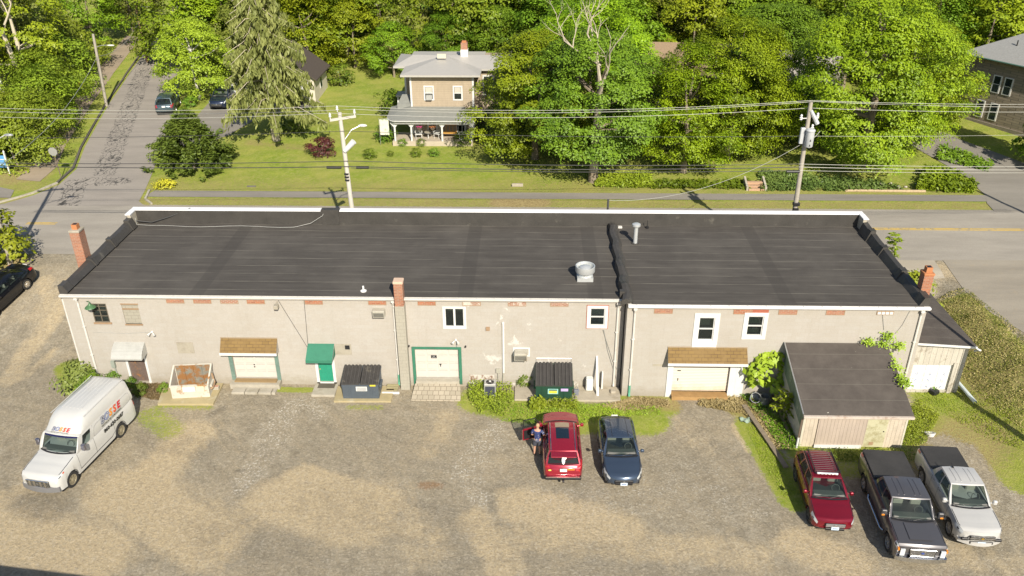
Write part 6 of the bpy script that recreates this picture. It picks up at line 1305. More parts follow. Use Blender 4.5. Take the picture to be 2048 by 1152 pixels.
rW=.012
xL=[(-66,213),(-66,222),(-66,230)]; ordm=[2,1,0]
lab=['front','middle','back']
for k_,((lx,ly),tip,(rx,ry),(ex,ey)) in enumerate(zip(((-66,214),(-66,221),(-66,232)),(tips[2],tips[1],tips[0]),((1622,201),(1630,203),(1618,216)),((2370,203),(2370,211),(2370,219)))):
    nm=('topmost','second','third')[k_]
    wire(pw(lx,ly,B0.y+(k_-1)*.5),tip,.25,rW,WIRE,f'{nm} pale conductor left of the crossarm pole')
    rp_=pw(rx,ry,B2.y+(k_-1)*.3); wire(tip,rp_,.42,rW,WIRE,f'{nm} pale conductor between the crossarm pole and the transformer pole')
    wire(rp_,pw(ex,ey,B3.y),.2,rW,WIRE,f'{nm} pale conductor right of the transformer pole')
for (y0,y1,y2,y3,r,mat,nm) in ((276,262,272,263,.014,WIREK,'thin dark service cable'),(325,322,328,331,.022,WIREK,'upper dark communication cable'),(331,333,334,338,.028,WIREK,'middle dark communication cable'),(336,336,341,343,.02,WIREK,'lowest dark communication cable')):
    a=pw(-50,y0,B0.y-.2); b_=pw(693+(y1-262)*.12,y1,B1.y-.15); c=pw(1605-(y2-272)*.12,y2,B2.y-.15); e=pw(2300,y3,B3.y)
    if y0!=336: wire(a,b_,.12,r,mat,f'{nm} left of the crossarm pole')
    wire(b_,c,.18,r,WIREK if y1<330 else mat,f'{nm} between the crossarm and transformer poles'); wire(c,e,.12,r*.55,WIRE,f'{nm} right of the transformer pole')
for (px,w_,Y) in ((668,.45,B1.y-.15),(725,.38,B1.y-.15),(1586,.4,B2.y-.15)):
    q=pw(px,335 if px<1000 else 343,Y); mb=MB(); mb.tube([q-Vector((w_,0,0)),q+Vector((w_,0,0))],.09,8); tag(mb.build('splice_case',BLACK),{668:'black splice case left of the crossarm pole',725:'black splice case right of the crossarm pole',1586:'black splice case left of the transformer pole'}[px],'splice case','splice cases on the cables')
wire(pw(1600,290,B2.y),(4.6,YF+.4,6.9),1.0,.013,WIRE,'thick pale service drop from transformer pole to the roof',name='service_cable')
tag(wire(pw(1612,268,B2.y-.2),pw(1640,262,B2.y-.2),.35,.02,WIRE,'short jumper loop hanging below the transformer',name='jumper_wire'))
a=Vector(SP0[0])+SP0[1]*.7; wire(a,(B0.x+.3,B0.y,8.0),1.2,.02,WIRE,'cable from the side-street pole down to the road',name='service_cable')
a2=Vector(SP1[0])+SP1[1]*.6; wire(a2,a,.9,.02,WIRE,'cable between the two side-street poles',name='service_cable')
# guy stake, stop sign, yellow sign, estate sign
mb=MB(); p,q=PZ(58,508,1.8),PZ(42,482,1.8); mb.tube([(p.x,p.y,g(p.x,p.y)-.1),(B0.x+.45,B0.y-.2,g(0,60)+2.2)],.04,6); onething('guy_guard','pale guy-wire guard leaning from the verge by the left tree','guy guard',mb,WHITE)
p=G(123,357); t=thing('stop_sign','grey back of an octagonal street sign on a thin post at the corner','street sign',p); mb=MB(); mb.tube([(0,0,0),(-.1,0,2.5)],.035,6); mb.build('post',M('brown_metal',(.16,.12,.09)),t); mb=MB(); n=8; f=[(-.1+.37*math.cos(2*math.pi*(k+.5)/n),-.05,2.3+.37*math.sin(2*math.pi*(k+.5)/n)) for k in range(n)]; mb.loft([f,[(a,-.03,c) for a,_,c in f]],True); mb.build('sign_plate',M('sign_back',(.36,.36,.33),.5,.4),t)
p=G(171,200); t=thing('yellow_sign','small yellow sign at the shrub edge beside the side street','street sign',p); mb=MB(); mb.tube([(0,0,0),(0,0,1.8)],.03,6); mb.build('post',GALV,t); mb=MB(); mb.box(-.3,.3,-.04,-.02,1.2,1.8); mb.build('sign_plate',M('yellow_plate',(.6,.4,.03)),t)
p=G(10,347); t=thing('lawn_sign','blue and white post sign in a mulched bed at the left edge','sign',p); mb=MB(); mb.box(-.75,.35,-.03,.03,.55,1.55); pn=mb.build('sign_panel',M('blue_panel',(.09,.28,.55),.5,dirt=(.2,.4,.62),dsc=2,dth=(.55,.6)),t)
for x in (-.8,.42):
    mb=MB(); mb.box(x-.05,x+.05,-.06,.06,0,1.85); mb.lathe((x,0,1.85),[(.08,0),(.07,.06),(.01,.16)],8); mb.build('post',WHITE,t)
mb=MB(); mb.box(-.7,.3,-.045,-.032,1.2,1.26); mb.box(-.5,.2,-.045,-.032,.8,.84); mb.build('sign_lines',WHITE,pn)
# ---------------- houses ----------------
def sidem(name,c): return siding(name,c,.16,'z')
TAN=sidem('tan_clapboard',(.37,.30,.215)); GROOF=M('grey_metal_roof',(.43,.41,.375),.5,.1,var=.06); PORCHR=M('porch_roof_green_grey',(.22,.225,.205),.7,var=.12)
def hbox(root,x0,x1,y0,y1,z0,z1,mat,name='wall'):
    mb=MBo(root); mb.box(x0,x1,y0,y1,z0,z1); return mb.build(name,mat,root)
def hwin(root,x0,x1,z0,z1,y,axis='y',dirn=-1,sh=None,ac=False):
    """window on a wall; dirn is the side it faces"""
    e=dirn
    def bx(mb,a,b,c,d,o0,o1):
        lo,hi=sorted((y+e*o0,y+e*o1))
        if axis=='y': mb.box(a,b,lo,hi,c,d)
        else: mb.box(lo,hi,a,b,c,d)
    mb=MBo(root); w_=.12
    bx(mb,x0-w_,x1+w_,z1,z1+w_,.003,.06); bx(mb,x0-w_,x1+w_,z0-w_,z0,.003,.06); bx(mb,x0-w_,x0,z0,z1,.003,.05); bx(mb,x1,x1+w_,z0,z1,.003,.05); bx(mb,x0,x1,(z0+z1)/2-.03,(z0+z1)/2+.03,.012,.04)
    o=mb.build('window',WHITE,root); mb=MBo(root); bx(mb,x0,x1,z0,z1,.003,.012); mb.build('pane',WGLASS,o)
    if sh: mb=MBo(root); bx(mb,x0+.03,x1-.03,z0+(z1-z0)*sh,z1-.03,.0125,.016); mb.build('shade',M('window_shade',(.45,.42,.36),.8),o)
    if ac: mb=MBo(root); bx(mb,x0+.1,x1-.05,z0,z0+.4,.02,.35); mb.build('air_conditioner',M('condenser_grey',(.42,.42,.40)),o)
def bxo(root,name,mat,*a): mb=MBo(root); mb.box(*a); return mb.build(name,mat,root)
HB=PZ(810,150,7.6)
hy=74.2; hx0=PY(825,250,hy).x; hx1=PY(949,250,hy).x; gz=2.3; ez=PY(880,150,hy).z
hs=thing('farmhouse','tan clapboard two-storey house with a grey hipped roof and curved white porch','house',(hx0,hy,gz))
hbox(hs,hx0,hx1,hy,hy+8.5,gz-.3,ez,TAN)
hbox(hs,hx0-.95,hx0,hy+3.2,hy+7.5,gz-.3,ez,TAN); hbox(hs,hx1,hx1+2.6,hy+2.2,hy+9,gz-.3,ez,TAN)
for q in ((hx0-.03,hx0+.13,hy-.03,hy-.003),(hx1-.13,hx1+.03,hy-.03,hy-.003),(hx0-.97,hx0-.8,hy+3.17,hy+3.197),(hx1+2.45,hx1+2.6,hy+2.17,hy+2.197)): mb=MBo(hs); mb.box(*q,gz,ez); mb.build('corner_board',WHITE,hs)
rx0,rx1,ry0,ry1=hx0-.75,hx1+.65,hy-.65,hy+9
mb=MBo(hs); rz=ez+.12; cx,cy,rh=(rx0+rx1)/2,hy+4.6,rz+.6
mb.add([(rx0,ry0,rz),(rx1,ry0,rz),(rx1,ry1,rz),(rx0,ry1,rz),(cx,cy,rh),(cx+.0,cy+1.5,rh),(rx0,ry0,rz-.16),(rx1,ry0,rz-.16),(rx1,ry1,rz-.16),(rx0,ry1,rz-.16)],[(0,1,4),(1,2,5,4),(2,3,5),(3,0,4,5),(0,6,7,1),(1,7,8,2),(2,8,9,3),(3,9,6,0),(6,9,8,7)])
wx0,wx1=rx0-1.1,rx1+2.6; mb.add([(wx0,hy+2.6,rz),(cx,hy+2.6,rz+.02),(cx,hy+4.6,rh-.01),(wx0+1.6,hy+4.9,rh-.03),(wx0,hy+8,rz),(wx0,hy+2.6,rz-.15),(cx,hy+2.6,rz-.15)],[(0,1,2,3),(0,3,4),(0,5,6,1)])
mb.add([(wx1,hy+1.7,rz),(cx,hy+1.7,rz+.02),(cx,hy+4.6,rh-.01),(wx1-1.6,hy+4.9,rh-.03),(wx1,hy+9.5,rz),(wx1,hy+1.7,rz-.15),(cx,hy+1.7,rz-.15)],[(0,1,2,3),(0,3,4),(0,5,6,1)])
rf_=mb.build('roof',GROOF,hs)
q=PY(930,135,hy+4.8); mb=MBo(hs); mb.box(q.x-.3,q.x+.3,hy+4.4,hy+5.0,rz+.3,rz+1.75); ch=mb.build('chimney',BRICK,rf_); mb=MBo(hs); mb.box(q.x-.34,q.x+.34,hy+4.36,hy+5.04,rz+.3,rz+1.15); mb.build('flashing',WHITE,rf_); mb=MBo(hs); mb.box(q.x-.2,q.x+.2,hy+4.5,hy+4.9,rz+1.751,rz+1.9); mb.build('flue_pot',M('terracotta',(.42,.17,.07)),ch)
q=PY(884,119,hy+3.5); bxo(hs,'roof_hatch',M('cream_trim',(.5,.47,.38)),q.x-.4,q.x+.4,hy+3.2,hy+3.5,rz+.6,rz+1.0)
wl=lambda px:PY(px,200,hy).x
zz=lambda py:PY(880,py,hy).z
hwin(hs,wl(851),wl(866),zz(198),zz(174),hy,sh=.45,ac=True); hwin(hs,wl(909),wl(923),zz(198),zz(174),hy,sh=.5)
hwin(hs,wl(855),wl(870),zz(262),zz(238),hy); hwin(hs,wl(913),wl(927),zz(262),zz(238),hy)
hwin(hs,hy+1.2,hy+2.0,gz+3.6,gz+5.0,hx0,'x',-1); hwin(hs,hx1+.8,hx1+1.6,gz+3.4,gz+5,hy+2.2)
bxo(hs,'door',DARK,wl(799),wl(806),hy+3.19,hy+3.199,gz+.3,gz+2.3)
# bay roof and side porch roof at left
mb=MBo(hs); mb.add([(hx0-1.3,hy+.2,gz+2.95),(hx0,hy+.2,gz+2.95),(hx0,hy+1.6,gz+3.5),(hx0-1.0,hy+1.6,gz+3.5),(hx0-1.3,hy+.2,gz+2.5),(hx0,hy+.2,gz+2.5)],[(0,1,2,3),(0,4,5,1)]); mb.build('bay_roof',PORCHR,hs)
mb=MBo(hs); mb.box(hx0-1.9,hx0-.9,hy+3.4,hy+5,gz+2.75,gz+2.9); sp=mb.build('side_porch_roof',GROOF,hs); mb=MBo(hs); mb.box(hx0-1.8,hx0-1.68,hy+3.5,hy+3.62,gz,gz+2.75); mb.build('post',WHITE,hs)
# porch
pz=gz+.35; zt_=PY(860,238,71.9).z; px0,px1,pyf=PY(790,280,71.9).x,PY(945,280,71.9).x,71.9
mb=MBo(hs); mb.box(px0-.2,px1,pyf-.1,hy-.004,gz-.3,pz); mb.build('porch_floor',M('pale_porch_floor',(.42,.36,.28),.8),hs)
mb=MBo(hs); n=14
out=[(px0-.7+.9*(1-math.cos(math.pi/2*k/6)),pyf+1.4-1.9*math.sin(math.pi/2*k/6)) for k in range(7)]; out=[(px0-.8,hy+1.6)]+out+[(px1+.2,pyf-.5),(px1+.2,pyf+.2)]
inn=[(hx0,hy+1.5)]+[(hx0+.0,hy)]*2+[(hx0+(hx1-hx0)*k/7,hy-.004) for k in range(len(out)-3)]
zi_=zz(213)
mb.loft([[(a[0],a[1],zt_),(b[0],b[1],zi_)] for a,b in zip(out,inn)],closed=False); mb.loft([[(a[0],a[1],zt_),(a[0],a[1],zt_-.16)] for a in out],closed=False); mb.build('porch_roof',PORCHR,hs,True,30)
mb=MBo(hs)
for a,b in zip(out[1:-1],out[2:]):
    L_=math.dist(a,b); k=max(1,int(L_/.12))
    for i in range(k):
        x=a[0]+(b[0]-a[0])*i/k; y=a[1]+(b[1]-a[1])*i/k+.25; mb.box(x-.025,x+.025,y-.02,y+.02,zt_-.36,zt_-.16)
    mb.tube([(a[0],a[1]+.25,zt_-.37),(b[0],b[1]+.25,zt_-.37)],.03,4); mb.tube([(a[0],a[1]+.02,zt_-.08),(b[0],b[1]+.02,zt_-.08)],.05,4)
mb.build('porch_frieze',WHITE,hs)
posts=[px0+.05,PY(824,280,pyf).x,PY(885,280,pyf).x,PY(944,280,pyf).x]
for i,x in enumerate(posts+[px0-.4]):
    y=pyf-.0 if i<4 else pyf+1.2; mb=MBo(hs); mb.box(x-.07,x+.07,y-.07,y+.07,pz,zt_-.15)
    for s in (-1,1): mb.add([(x+s*.07,y-.03,zt_-.75),(x+s*.40,y-.03,zt_-.36),(x+s*.07,y-.03,zt_-.36),(x+s*.07,y+.03,zt_-.75),(x+s*.40,y+.03,zt_-.36),(x+s*.07,y+.03,zt_-.36)],[(0,1,2),(3,4,5),(0,1,4,3)])
    mb.build('porch_post',WHITE,hs)
def railing(root,x0,x1,y,z):
    mb=MBo(root); mb.box(x0,x1,y-.03,y+.03,z+.75,z+.82); mb.box(x0,x1,y-.03,y+.03,z+.1,z+.16); k=x0
    while k<x1: mb.box(k,k+.04,y-.02,y+.02,z+.16,z+.75); k+=.16
    mb.build('railing',WHITE,root)
railing(hs,posts[2]+1.5,posts[3],pyf+.1,pz)
def chair(label,x,y,rz,mat,rock=True,group=None,w=.6):
    t=thing('porch_chair',label,'chair',(x,y,pz),rz,group); mb=MB(); mb.bbox(-w/2,w/2,-.25,.25,.38,.43,.01); mb.build('seat',mat,t)
    mb=MB(); 
    for i in range(5): xx=-w/2+.05+i*(w-.1)/4; mb.tube([(xx,.22,.43),(xx,.36,1.05)],.02,4)
    mb.tube([(-w/2,.36,1.05),(w/2,.36,1.05)],.03,4); mb.build('backrest',mat,t)
    for sx in (-1,1):
        for yy in (-.22,.24): mb=MB(); mb.tube([(sx*(w/2-.04),yy,0),(sx*(w/2-.04),yy,.62 if yy<0 else .45)],.022,4); mb.build('leg',mat,t)
        mb=MB(); mb.box(sx*w/2-.04,sx*w/2+.04,-.28,.3,.60,.63); mb.build('armrest',mat,t)
    return t
chair('white porch chair left of the small round table',wl(838),72.7,R(10),WHITE,group=None); chair('white porch chair right of the small round table',wl(876),72.8,R(-30),WHITE)
chair('orange-brown wooden bench chair on the porch',wl(899),73.0,0,M('honey_wood',(.50,.27,.06),.6),w=1.3); chair('long white bench on the right of the porch',wl(932),73.0,0,WHITE,w=1.5)
t=thing('porch_table','small round pale table on the porch between white chairs','table',(wl(857),72.7,pz)); mb=MB(); mb.cyl((0,0,.55),.35,.04,16); mb.build('table_top',M('grey_plywood',(.33,.30,.24)),t); mb=MB(); mb.tube([(0,0,0),(0,0,.55)],.04,6); mb.build('leg',WHITE,t)
for i,(px,cc) in enumerate(((842,(.65,.06,.25)),(868,(.6,.25,.1)))):
    t=thing('hanging_basket',['hanging basket of pink flowers under the porch roof','hanging basket of red and white flowers at the right of the porch opening'][i],'flower basket',(wl(px),72.0,zt_-.9)); mb=MB(); mb.lathe((0,0,-.15),[(.08,0),(.2,.15),(.2,.18)],10); mb.build('basket',M('brown_metal',(.16,.12,.09)),t); mb=MB(); rr=random.Random(i)
    for k in range(70): a,b_=rr.uniform(0,6.3),rr.uniform(0,1); r_=.3*math.sqrt(b_); x,y,z=r_*math.cos(a),r_*math.sin(a),.1+.15*rr.random(); mb.add([(x,y,z),(x+.06,y,z+.02),(x+.05,y+.05,z+.04)],[(0,1,2)])
    mb.build('flowers',M(f'petals_{i}'.replace('_0','_pink').replace('_1','_red'),cc),t); mb=MB(); mb.tube([(0,0,.1),(0,0,.85)],.01,4); mb.build('hanger',BLACK,t)
p=G(774,300); t=thing('house_flag','cream garden flag hanging at the left of the porch','flag',(wl(774),71.9,gz)); mb=MB(); mb.box(-.4,.4,-.02,.0,.9,2.3); mb.build('banner',M('cream_flag',(.62,.6,.5),dirt=(.3,.4,.3),dsc=2,dth=(.55,.6)),t); mb=MB(); mb.tube([(-.45,0,0),(-.45,0,2.4),(.42,0,2.35)],.02,5); mb.build('flagpole',GALV,t)
# generic gabled houses
def gable(name,label,x,y,rz,W,D,hwall,hr,wm,rm,ridge='x',wins=(),z=None,doors=()):
    t=thing(name,label,'house' if 'garage' not in name else 'garage',(x,y,g(x,y) if z is None else z),rz)
    mb=MB(); mb.box(-W/2,W/2,0,D,-.5,hwall)
    if ridge=='x': 
        for xx in (-W/2,W/2): mb.add([(xx,0,hwall),(xx,D,hwall),(xx,D/2,hr)],[(0,1,2)])
    else:
        for yy in (0,D): mb.add([(-W/2,yy,hwall),(W/2,yy,hwall),(0,yy,hr)],[(0,1,2)])
    mb.build('wall',wm,t)
    mb=MB(); o=.4; s=(hr-hwall)/((D if ridge=='x' else W)/2)
    if ridge=='x':
        for sg in (0,1):
            y0,y1=(-o,D/2) if sg==0 else (D+o,D/2); mb.add([(-W/2-o,y0,hwall-o*s+.05),(W/2+o,y0,hwall-o*s+.05),(W/2+o,y1,hr+.05),(-W/2-o,y1,hr+.05),(-W/2-o,y0,hwall-o*s-.08),(W/2+o,y0,hwall-o*s-.08),(W/2+o,y1,hr-.06),(-W/2-o,y1,hr-.06)],[(0,1,2,3),(4,5,6,7),(0,1,5,4),(1,2,6,5),(0,3,7,4)])
    else:
        for sg in (-1,1): mb.add([(sg*(W/2+o),-o,hwall-o*s+.05),(sg*(W/2+o),D+o,hwall-o*s+.05),(0,D+o,hr+.05),(0,-o,hr+.05),(sg*(W/2+o),-o,hwall-o*s-.08),(sg*(W/2+o),D+o,hwall-o*s-.08),(0,D+o,hr-.06),(0,-o,hr-.06)],[(0,1,2,3),(4,5,6,7),(0,1,5,4),(0,3,7,4),(1,2,6,5)])
    mb.build('roof',rm,t)
    for (fx,fz,ww,hh,side) in wins:
        mb=MB()
        if side=='f': mb.box(fx-ww/2-.1,fx+ww/2+.1,-.05,-.003,fz-.1,fz+hh+.1)
        else:
            sg=-1 if side=='l' else 1; a,b=sorted((sg*(W/2+.003),sg*(W/2+.05))); mb.box(a,b,fx-ww/2-.1,fx+ww/2+.1,fz-.1,fz+hh+.1)
        o_=mb.build('window',WHITE,t); 
        for h0,h1 in ((0,.48),(.52,1)):
            mb=MB()
            if side=='f': mb.box(fx-ww/2,fx+ww/2,-.06,-.051,fz+hh*h0,fz+hh*h1)
            else: a,b=sorted((sg*(W/2+.051),sg*(W/2+.06))); mb.box(a,b,fx-ww/2,fx+ww/2,fz+hh*h0,fz+hh*h1)
            mb.build('pane',WGLASS,o_)
    for fx,ww,hh in doors:
        mb=MB(); mb.box(fx-ww/2,fx+ww/2,-.05,-.003,0,hh); o_=mb.build('garage_door',WHITE,t)
        mb=MB(); 
        for k in range(1,4): mb.box(fx-ww/2,fx+ww/2,-.056,-.051,hh*k/4-.012,hh*k/4+.012)
        mb.build('panel_joint',M('seam_grey',(.25,.25,.25)),o_)
    return t
def shing(name,c): return M(name,c,.9,var=.15,sc=6,bmp=.4)
a=G(634,205); gw=6.6; gable('garage_building','cream two-door garage with dark gabled roof behind the spruce',a.x-gw/2-.05,a.y-.2,R(0),gw,5.6,2.7,5.1,M('cream_garage_wall',(.55,.50,.40),.8),shing('dark_brown_shingles',(.07,.055,.045)),'y',((2.8,1.0,.7,1.1,'r'),),doors=((-1.6,2.5,2.1),(1.5,2.5,2.1)))
gable('tan_roof_house','tan house with a brown roof, mostly hidden behind the big maples',14.8,78,R(-6),8.5,10,4.2,6.5,sidem('tan_siding_2',(.38,.30,.20)),shing('tan_brown_shingles',(.26,.185,.115)),'x',((-2.5,1,.9,1.4,'f'),(2.5,1,.9,1.4,'f'),(-2.5,3.5,.9,1.3,'f'),(2.5,3.5,.9,1.3,'f')))
gable('back_garage','pale grey-roofed garage glimpsed between the maples',25.5,84,R(-35),6.5,7,2.7,4.6,M('pale_wall',(.55,.5,.43),.8),shing('pale_grey_shingles',(.35,.32,.29)),'x',doors=((-1.5,2.4,2.1),(1.5,2.4,2.1)))
gable('white_house','white house mostly hidden by trees at the left edge',-60,86,R(20),8,8,4.6,7.2,WHITE,shing('pale_grey_shingles',(.35,.32,.29)),'x',((0,1,1,1.4,'f'),))
# stone house on the right
STONE=wall_mat('grey_brown_stone',(.30,.245,.18),.5,.22,(.12,.10,.08),(.25,.22,.17),(.6,.75),msize=.02,c2=(.20,.165,.12),mb=.5)
sth=thing('stone_house','two-storey brown stone house with grey roof and white sash windows at right','house',(47.4,69.7,2.2)); sth.rotation_euler=(0,0,R(30))
W_,D_,hz=10,13,6.3
mb=MB(); mb.box(0,W_,0,D_,-.5,hz); mb.build('wall',STONE,sth)
mb=MB(); mb.box(-.12,W_,-.12,D_,-.5,.5); mb.build('foundation',M('stone_footing',(.22,.19,.15),.9,var=.3,sc=4),sth)
mb=MB(); o=.6; mb.add([(-o,-o,hz),(W_+o,-o,hz),(W_+o,D_+o,hz),(-o,D_+o,hz),(W_/2,4.6,hz+3.0),(W_/2,D_-4.6,hz+3.0),(-o,-o,hz-.15),(W_+o,-o,hz-.15),(W_+o,D_+o,hz-.15),(-o,D_+o,hz-.15)],[(0,1,4),(1,2,5,4),(2,3,5),(3,0,4,5),(0,6,7,1),(1,7,8,2),(2,8,9,3),(3,9,6,0),(6,9,8,7)]); mb.build('roof',shing('blue_grey_shingles',(.26,.26,.25)),sth)
mb=MB(); mb.tube([(-o,-o,hz-.06),(-o,D_+o,hz-.06)],.07,6); mb.build('gutter',M('green_gutter',(.08,.16,.13)),sth)
mb=MB(); mb.tube([(1.5,9.6,hz+.6),(1.5,9.6,hz+1.6)],.06,6); mb.build('vent_pipe',BLACK,sth)
for (y,z) in ((9.6,3.4),(8.5,3.4),(4.9,3.3),(10.6,.9),(9.2,.9),(5.3,.7),(2.0,3.3),(1.6,.7)):
    mb=MB(); mb.box(-.06,-.003,y-.42,y+.42,z-.08,z+1.5); wn=mb.build('window',WHITE,sth)
    for a_,b_2 in ((0,.68),(.74,1.42)): mb=MB(); mb.box(-.07,-.061,y-.3,y+.3,z+a_,z+b_2); mb.build('pane',WGLASS,wn)
mb=MB(); mb.box(-.9,.0-.125,0.2,3.5,.0,1.4); 
pt=mb.build('porch_lattice',M('white_lattice',(.6,.6,.58)),sth)
# neighbour building south of the lot: only its shadow reaches the picture
nb=thing('neighbour_building','building south of the lot whose roof shadow falls on the gravel','building',(-26,14.9,0)); a=PZ(0,1130,0); b=PZ(180,1152,0); hN=5.0; L_=hN/math.tan(SUN_EL); sx,sy=-math.sin(SUN_AZ)*L_,math.cos(SUN_AZ)*L_
d=(b-a).normalized(); A_=a-Vector((sx,sy,0))-d*14; B_=b-Vector((sx,sy,0))+d*.5; nn=Vector((d.y,-d.x,0))*6
mb=MBo(nb); mb.add([tuple(A_),tuple(B_),tuple(B_+nn),tuple(A_+nn)]+[tuple(p+Vector((0,0,hN-.1))) for p in (A_,B_,B_+nn,A_+nn)],[(0,1,5,4),(1,2,6,5),(2,3,7,6),(3,0,4,7)]); mb.build('wall',WALL,nb)
mb=MBo(nb); mb.add([tuple(p+Vector((0,0,z))) for z in (hN-.1,hN) for p in (A_,B_,B_+nn,A_+nn)],[(0,1,5,4),(1,2,6,5),(2,3,7,6),(3,0,4,7),(4,5,6,7)]); mb.build('roof',RM2,nb)
# front steps, stone wall, rocks on the far verge
t=thing('garden_steps','salmon concrete steps rising from the far sidewalk','steps',G(1513,382)); mb=MB()
for i in range(3): mb.bbox(-.6,.6,i*.35,i*.35+.36,0,.15+.15*i,.01)
mb.build('steps',M('salmon_concrete',(.42,.27,.17),.85),t)
for s in (-1,1): mb=MB(); mb.add([(s*.65,0,0),(s*.8,0,0),(s*.8,1.3,0),(s*.65,1.3,0),(s*.65,0,.3),(s*.8,0,.3),(s*.8,1.3,.75),(s*.65,1.3,.75)],[(0,1,5,4),(1,2,6,5),(2,3,7,6),(3,0,4,7),(4,5,6,7)]); mb.build('side_wall',CONC,t)
p=gp(1035,373); mb=MB(); mb.bbox(p.x-.45,p.x+.45,p.y-.1,p.y+.1,p.z,p.z+.25,.03); onething('concrete_step','short pale concrete step on the lawn left of the maple trunk','step',mb,M('pale_concrete',(.36,.32,.25)))
p=gp(503,373); mb=MB(); mb.box(p.x-.35,p.x+.35,p.y-.12,p.y+.12,p.z,p.z+.04); onething('drain_grate','grey drain cover in the grass by the sidewalk','drain',mb,M('grey_grate',(.15,.14,.12)))
mb=MB(); mb.tube([gp(1690,383,.05)]+[gp(1690+20*i,383+.2*i,.08) for i in range(1,9)],.12,6); onething('edging_wall','low tan stone edging along the far sidewalk','stone edging',mb,M('tan_stone',(.38,.29,.18),.9,var=.3,sc=5))
rr=random.Random(5)
for i in range(10):
    p=gp(1695+i*17+rr.uniform(-4,4),372+rr.uniform(-4,5)); s=rr.uniform(.12,.26); mb=MB(); mb.ball((p.x,p.y,p.z+s*.4),s,s*.8,s*.6,7,5); tag(mb.build('rock',M('pale_rock',(.42,.38,.33),.9,var=.2)),'pale rock in the flower bed behind the far sidewalk','rock','rocks in the bed behind the sidewalk')
# ---------------- foliage ----------------
rs=np.random.RandomState(11)
def leaves_mesh(name,C,N,size,aspect=1.0,mat=None,jit=.6,down=False):
    """C centres (n,3), N preferred normals (n,3): one small quad per leaf clump"""
    n=len(C); N=N+rs.normal(0,jit,(n,3)); N/=np.linalg.norm(N,axis=1)[:,None]+1e-9
    A=rs.normal(0,1,(n,3)); 
    if down: A=np.tile([0,0,-1.],(n,1))+rs.normal(0,.35,(n,3)); N=np.cross(A,rs.normal(0,1,(n,3))); N/=np.linalg.norm(N,axis=1)[:,None]+1e-9
    A-=N*np.sum(A*N,1)[:,None]; A/=np.linalg.norm(A,axis=1)[:,None]+1e-9; B=np.cross(N,A)
    s=(size*rs.uniform(.6,1.35,n))[:,None]; a=A*s*aspect; b=B*s*.55
    bend=N*s*.18
    P=np.stack([C-a,C+b+bend,C+a-bend*.5,C-b+bend],1).reshape(-1,3)
    me=bpy.data.meshes.new(name); me.vertices.add(4*n); me.vertices.foreach_set('co',P.astype(np.float32).ravel())
    me.loops.add(4*n); me.loops.foreach_set('vertex_index',np.arange(4*n,dtype=np.int32)); me.polygons.add(n)
    me.polygons.foreach_set('loop_start',np.arange(0,4*n,4,dtype=np.int32)); me.polygons.foreach_set('loop_total',np.full(n,4,dtype=np.int32))
    me.update(calc_edges=True); me.materials.append(mat); return me
def pads(centers,radii,per,thick=.35,sun=True):
    """flattened leafy pads: returns centres and normals"""
    C=[];N=[]
    for c,r in zip(centers,radii):
        k=max(6,int(per*r*r)); u=rs.uniform(0,1,k)**.5; a=rs.uniform(0,2*math.pi,k); x=r*u*np.cos(a); y=r*u*np.sin(a)
        dome=thick*r*(1-u*u*1.3)+rs.normal(0,.10*r,k)-np.where(rs.rand(k)<.3,rs.uniform(0,.5,k)*r,0)
        C.append(np.stack([c[0]+x,c[1]+y,c[2]+dome],1)); nn=np.stack([x/r*.8,y/r*.8,np.ones(k)],1); N.append(nn)
    return np.concatenate(C),np.concatenate(N)
BARK=M('grey_bark',(.22,.18,.13),.95,var=.25,sc=4,bmp=.5); BARKW=M('pale_bark',(.42,.37,.28),.9,var=.2,sc=3); BARKD=M('dark_bark',(.10,.08,.06),.95,var=.2)
def crown_pts(rx,ry,h,n,shape='round',lobes=6):
    """points on and inside an uneven crown shell of height h, base at z=0"""
    L=[(rs.uniform(0,6.28),rs.uniform(.25,.85),rs.uniform(.35,.65)) for _ in range(lobes)]
    out=[]
    while len(out)<n:
        a=rs.uniform(0,2*math.pi); t=rs.uniform(.0,1)**.9
        if shape=='cone': rad=(1-t)**.8+.05
        elif shape=='egg': rad=math.sin(math.pi*min(1,(t*.82+.16)))**.7
        else: rad=math.sqrt(max(0,1-(2*t-.82)**2/1.45)) if t>.08 else .72
        bump_=1+.22*math.sin(a*3+t*7+L[0][0])+.16*math.sin(a*7+L[1][0]+t*11)
        rr=rad*bump_*(.5+.5*rs.uniform(0,1)**.3)
        out.append((rx*rr*math.cos(a),ry*rr*math.sin(a),h*t))
    return out
def make_crown(name,rx,ry,h,npads,pr,per,size,mat,shape='round',thick=.28,lobes=6):
    P=crown_pts(rx,ry,h,npads,shape,lobes); C,N=pads(P,rs.uniform(pr*.65,pr*1.3,npads),per,thick); 
    # outward bias
    o=C-np.array([0,0,h*.4]); o/=np.linalg.norm(o,axis=1)[:,None]; return leaves_mesh(name,C,N*1.0+o*.5+np.array([0,-.3,0]),size,1.0,mat,.34),P
LM=leafmat('maple_leaves',(.10,.175,.006),(.33,.43,.012)); LM2=leafmat('dark_maple_leaves',(.08,.14,.010),(.21,.30,.018))
LW=leafmat('wood_leaves',(.09,.15,.008),(.25,.33,.014)); LY=leafmat('yellow_green_leaves',(.14,.19,.008),(.36,.42,.018)); LO=leafmat('olive_leaves',(.11,.14,.02),(.24,.26,.04))
LS=leafmat('spruce_needles',(.15,.18,.045),(.40,.42,.14),.25); LJ=leafmat('yew_needles',(.06,.11,.015),(.19,.27,.04),.2); LR=leafmat('purple_maple_leaves',(.05,.012,.014),(.12,.03,.03)); LG=leafmat('golden_leaves',(.35,.33,.02),(.55,.48,.04))
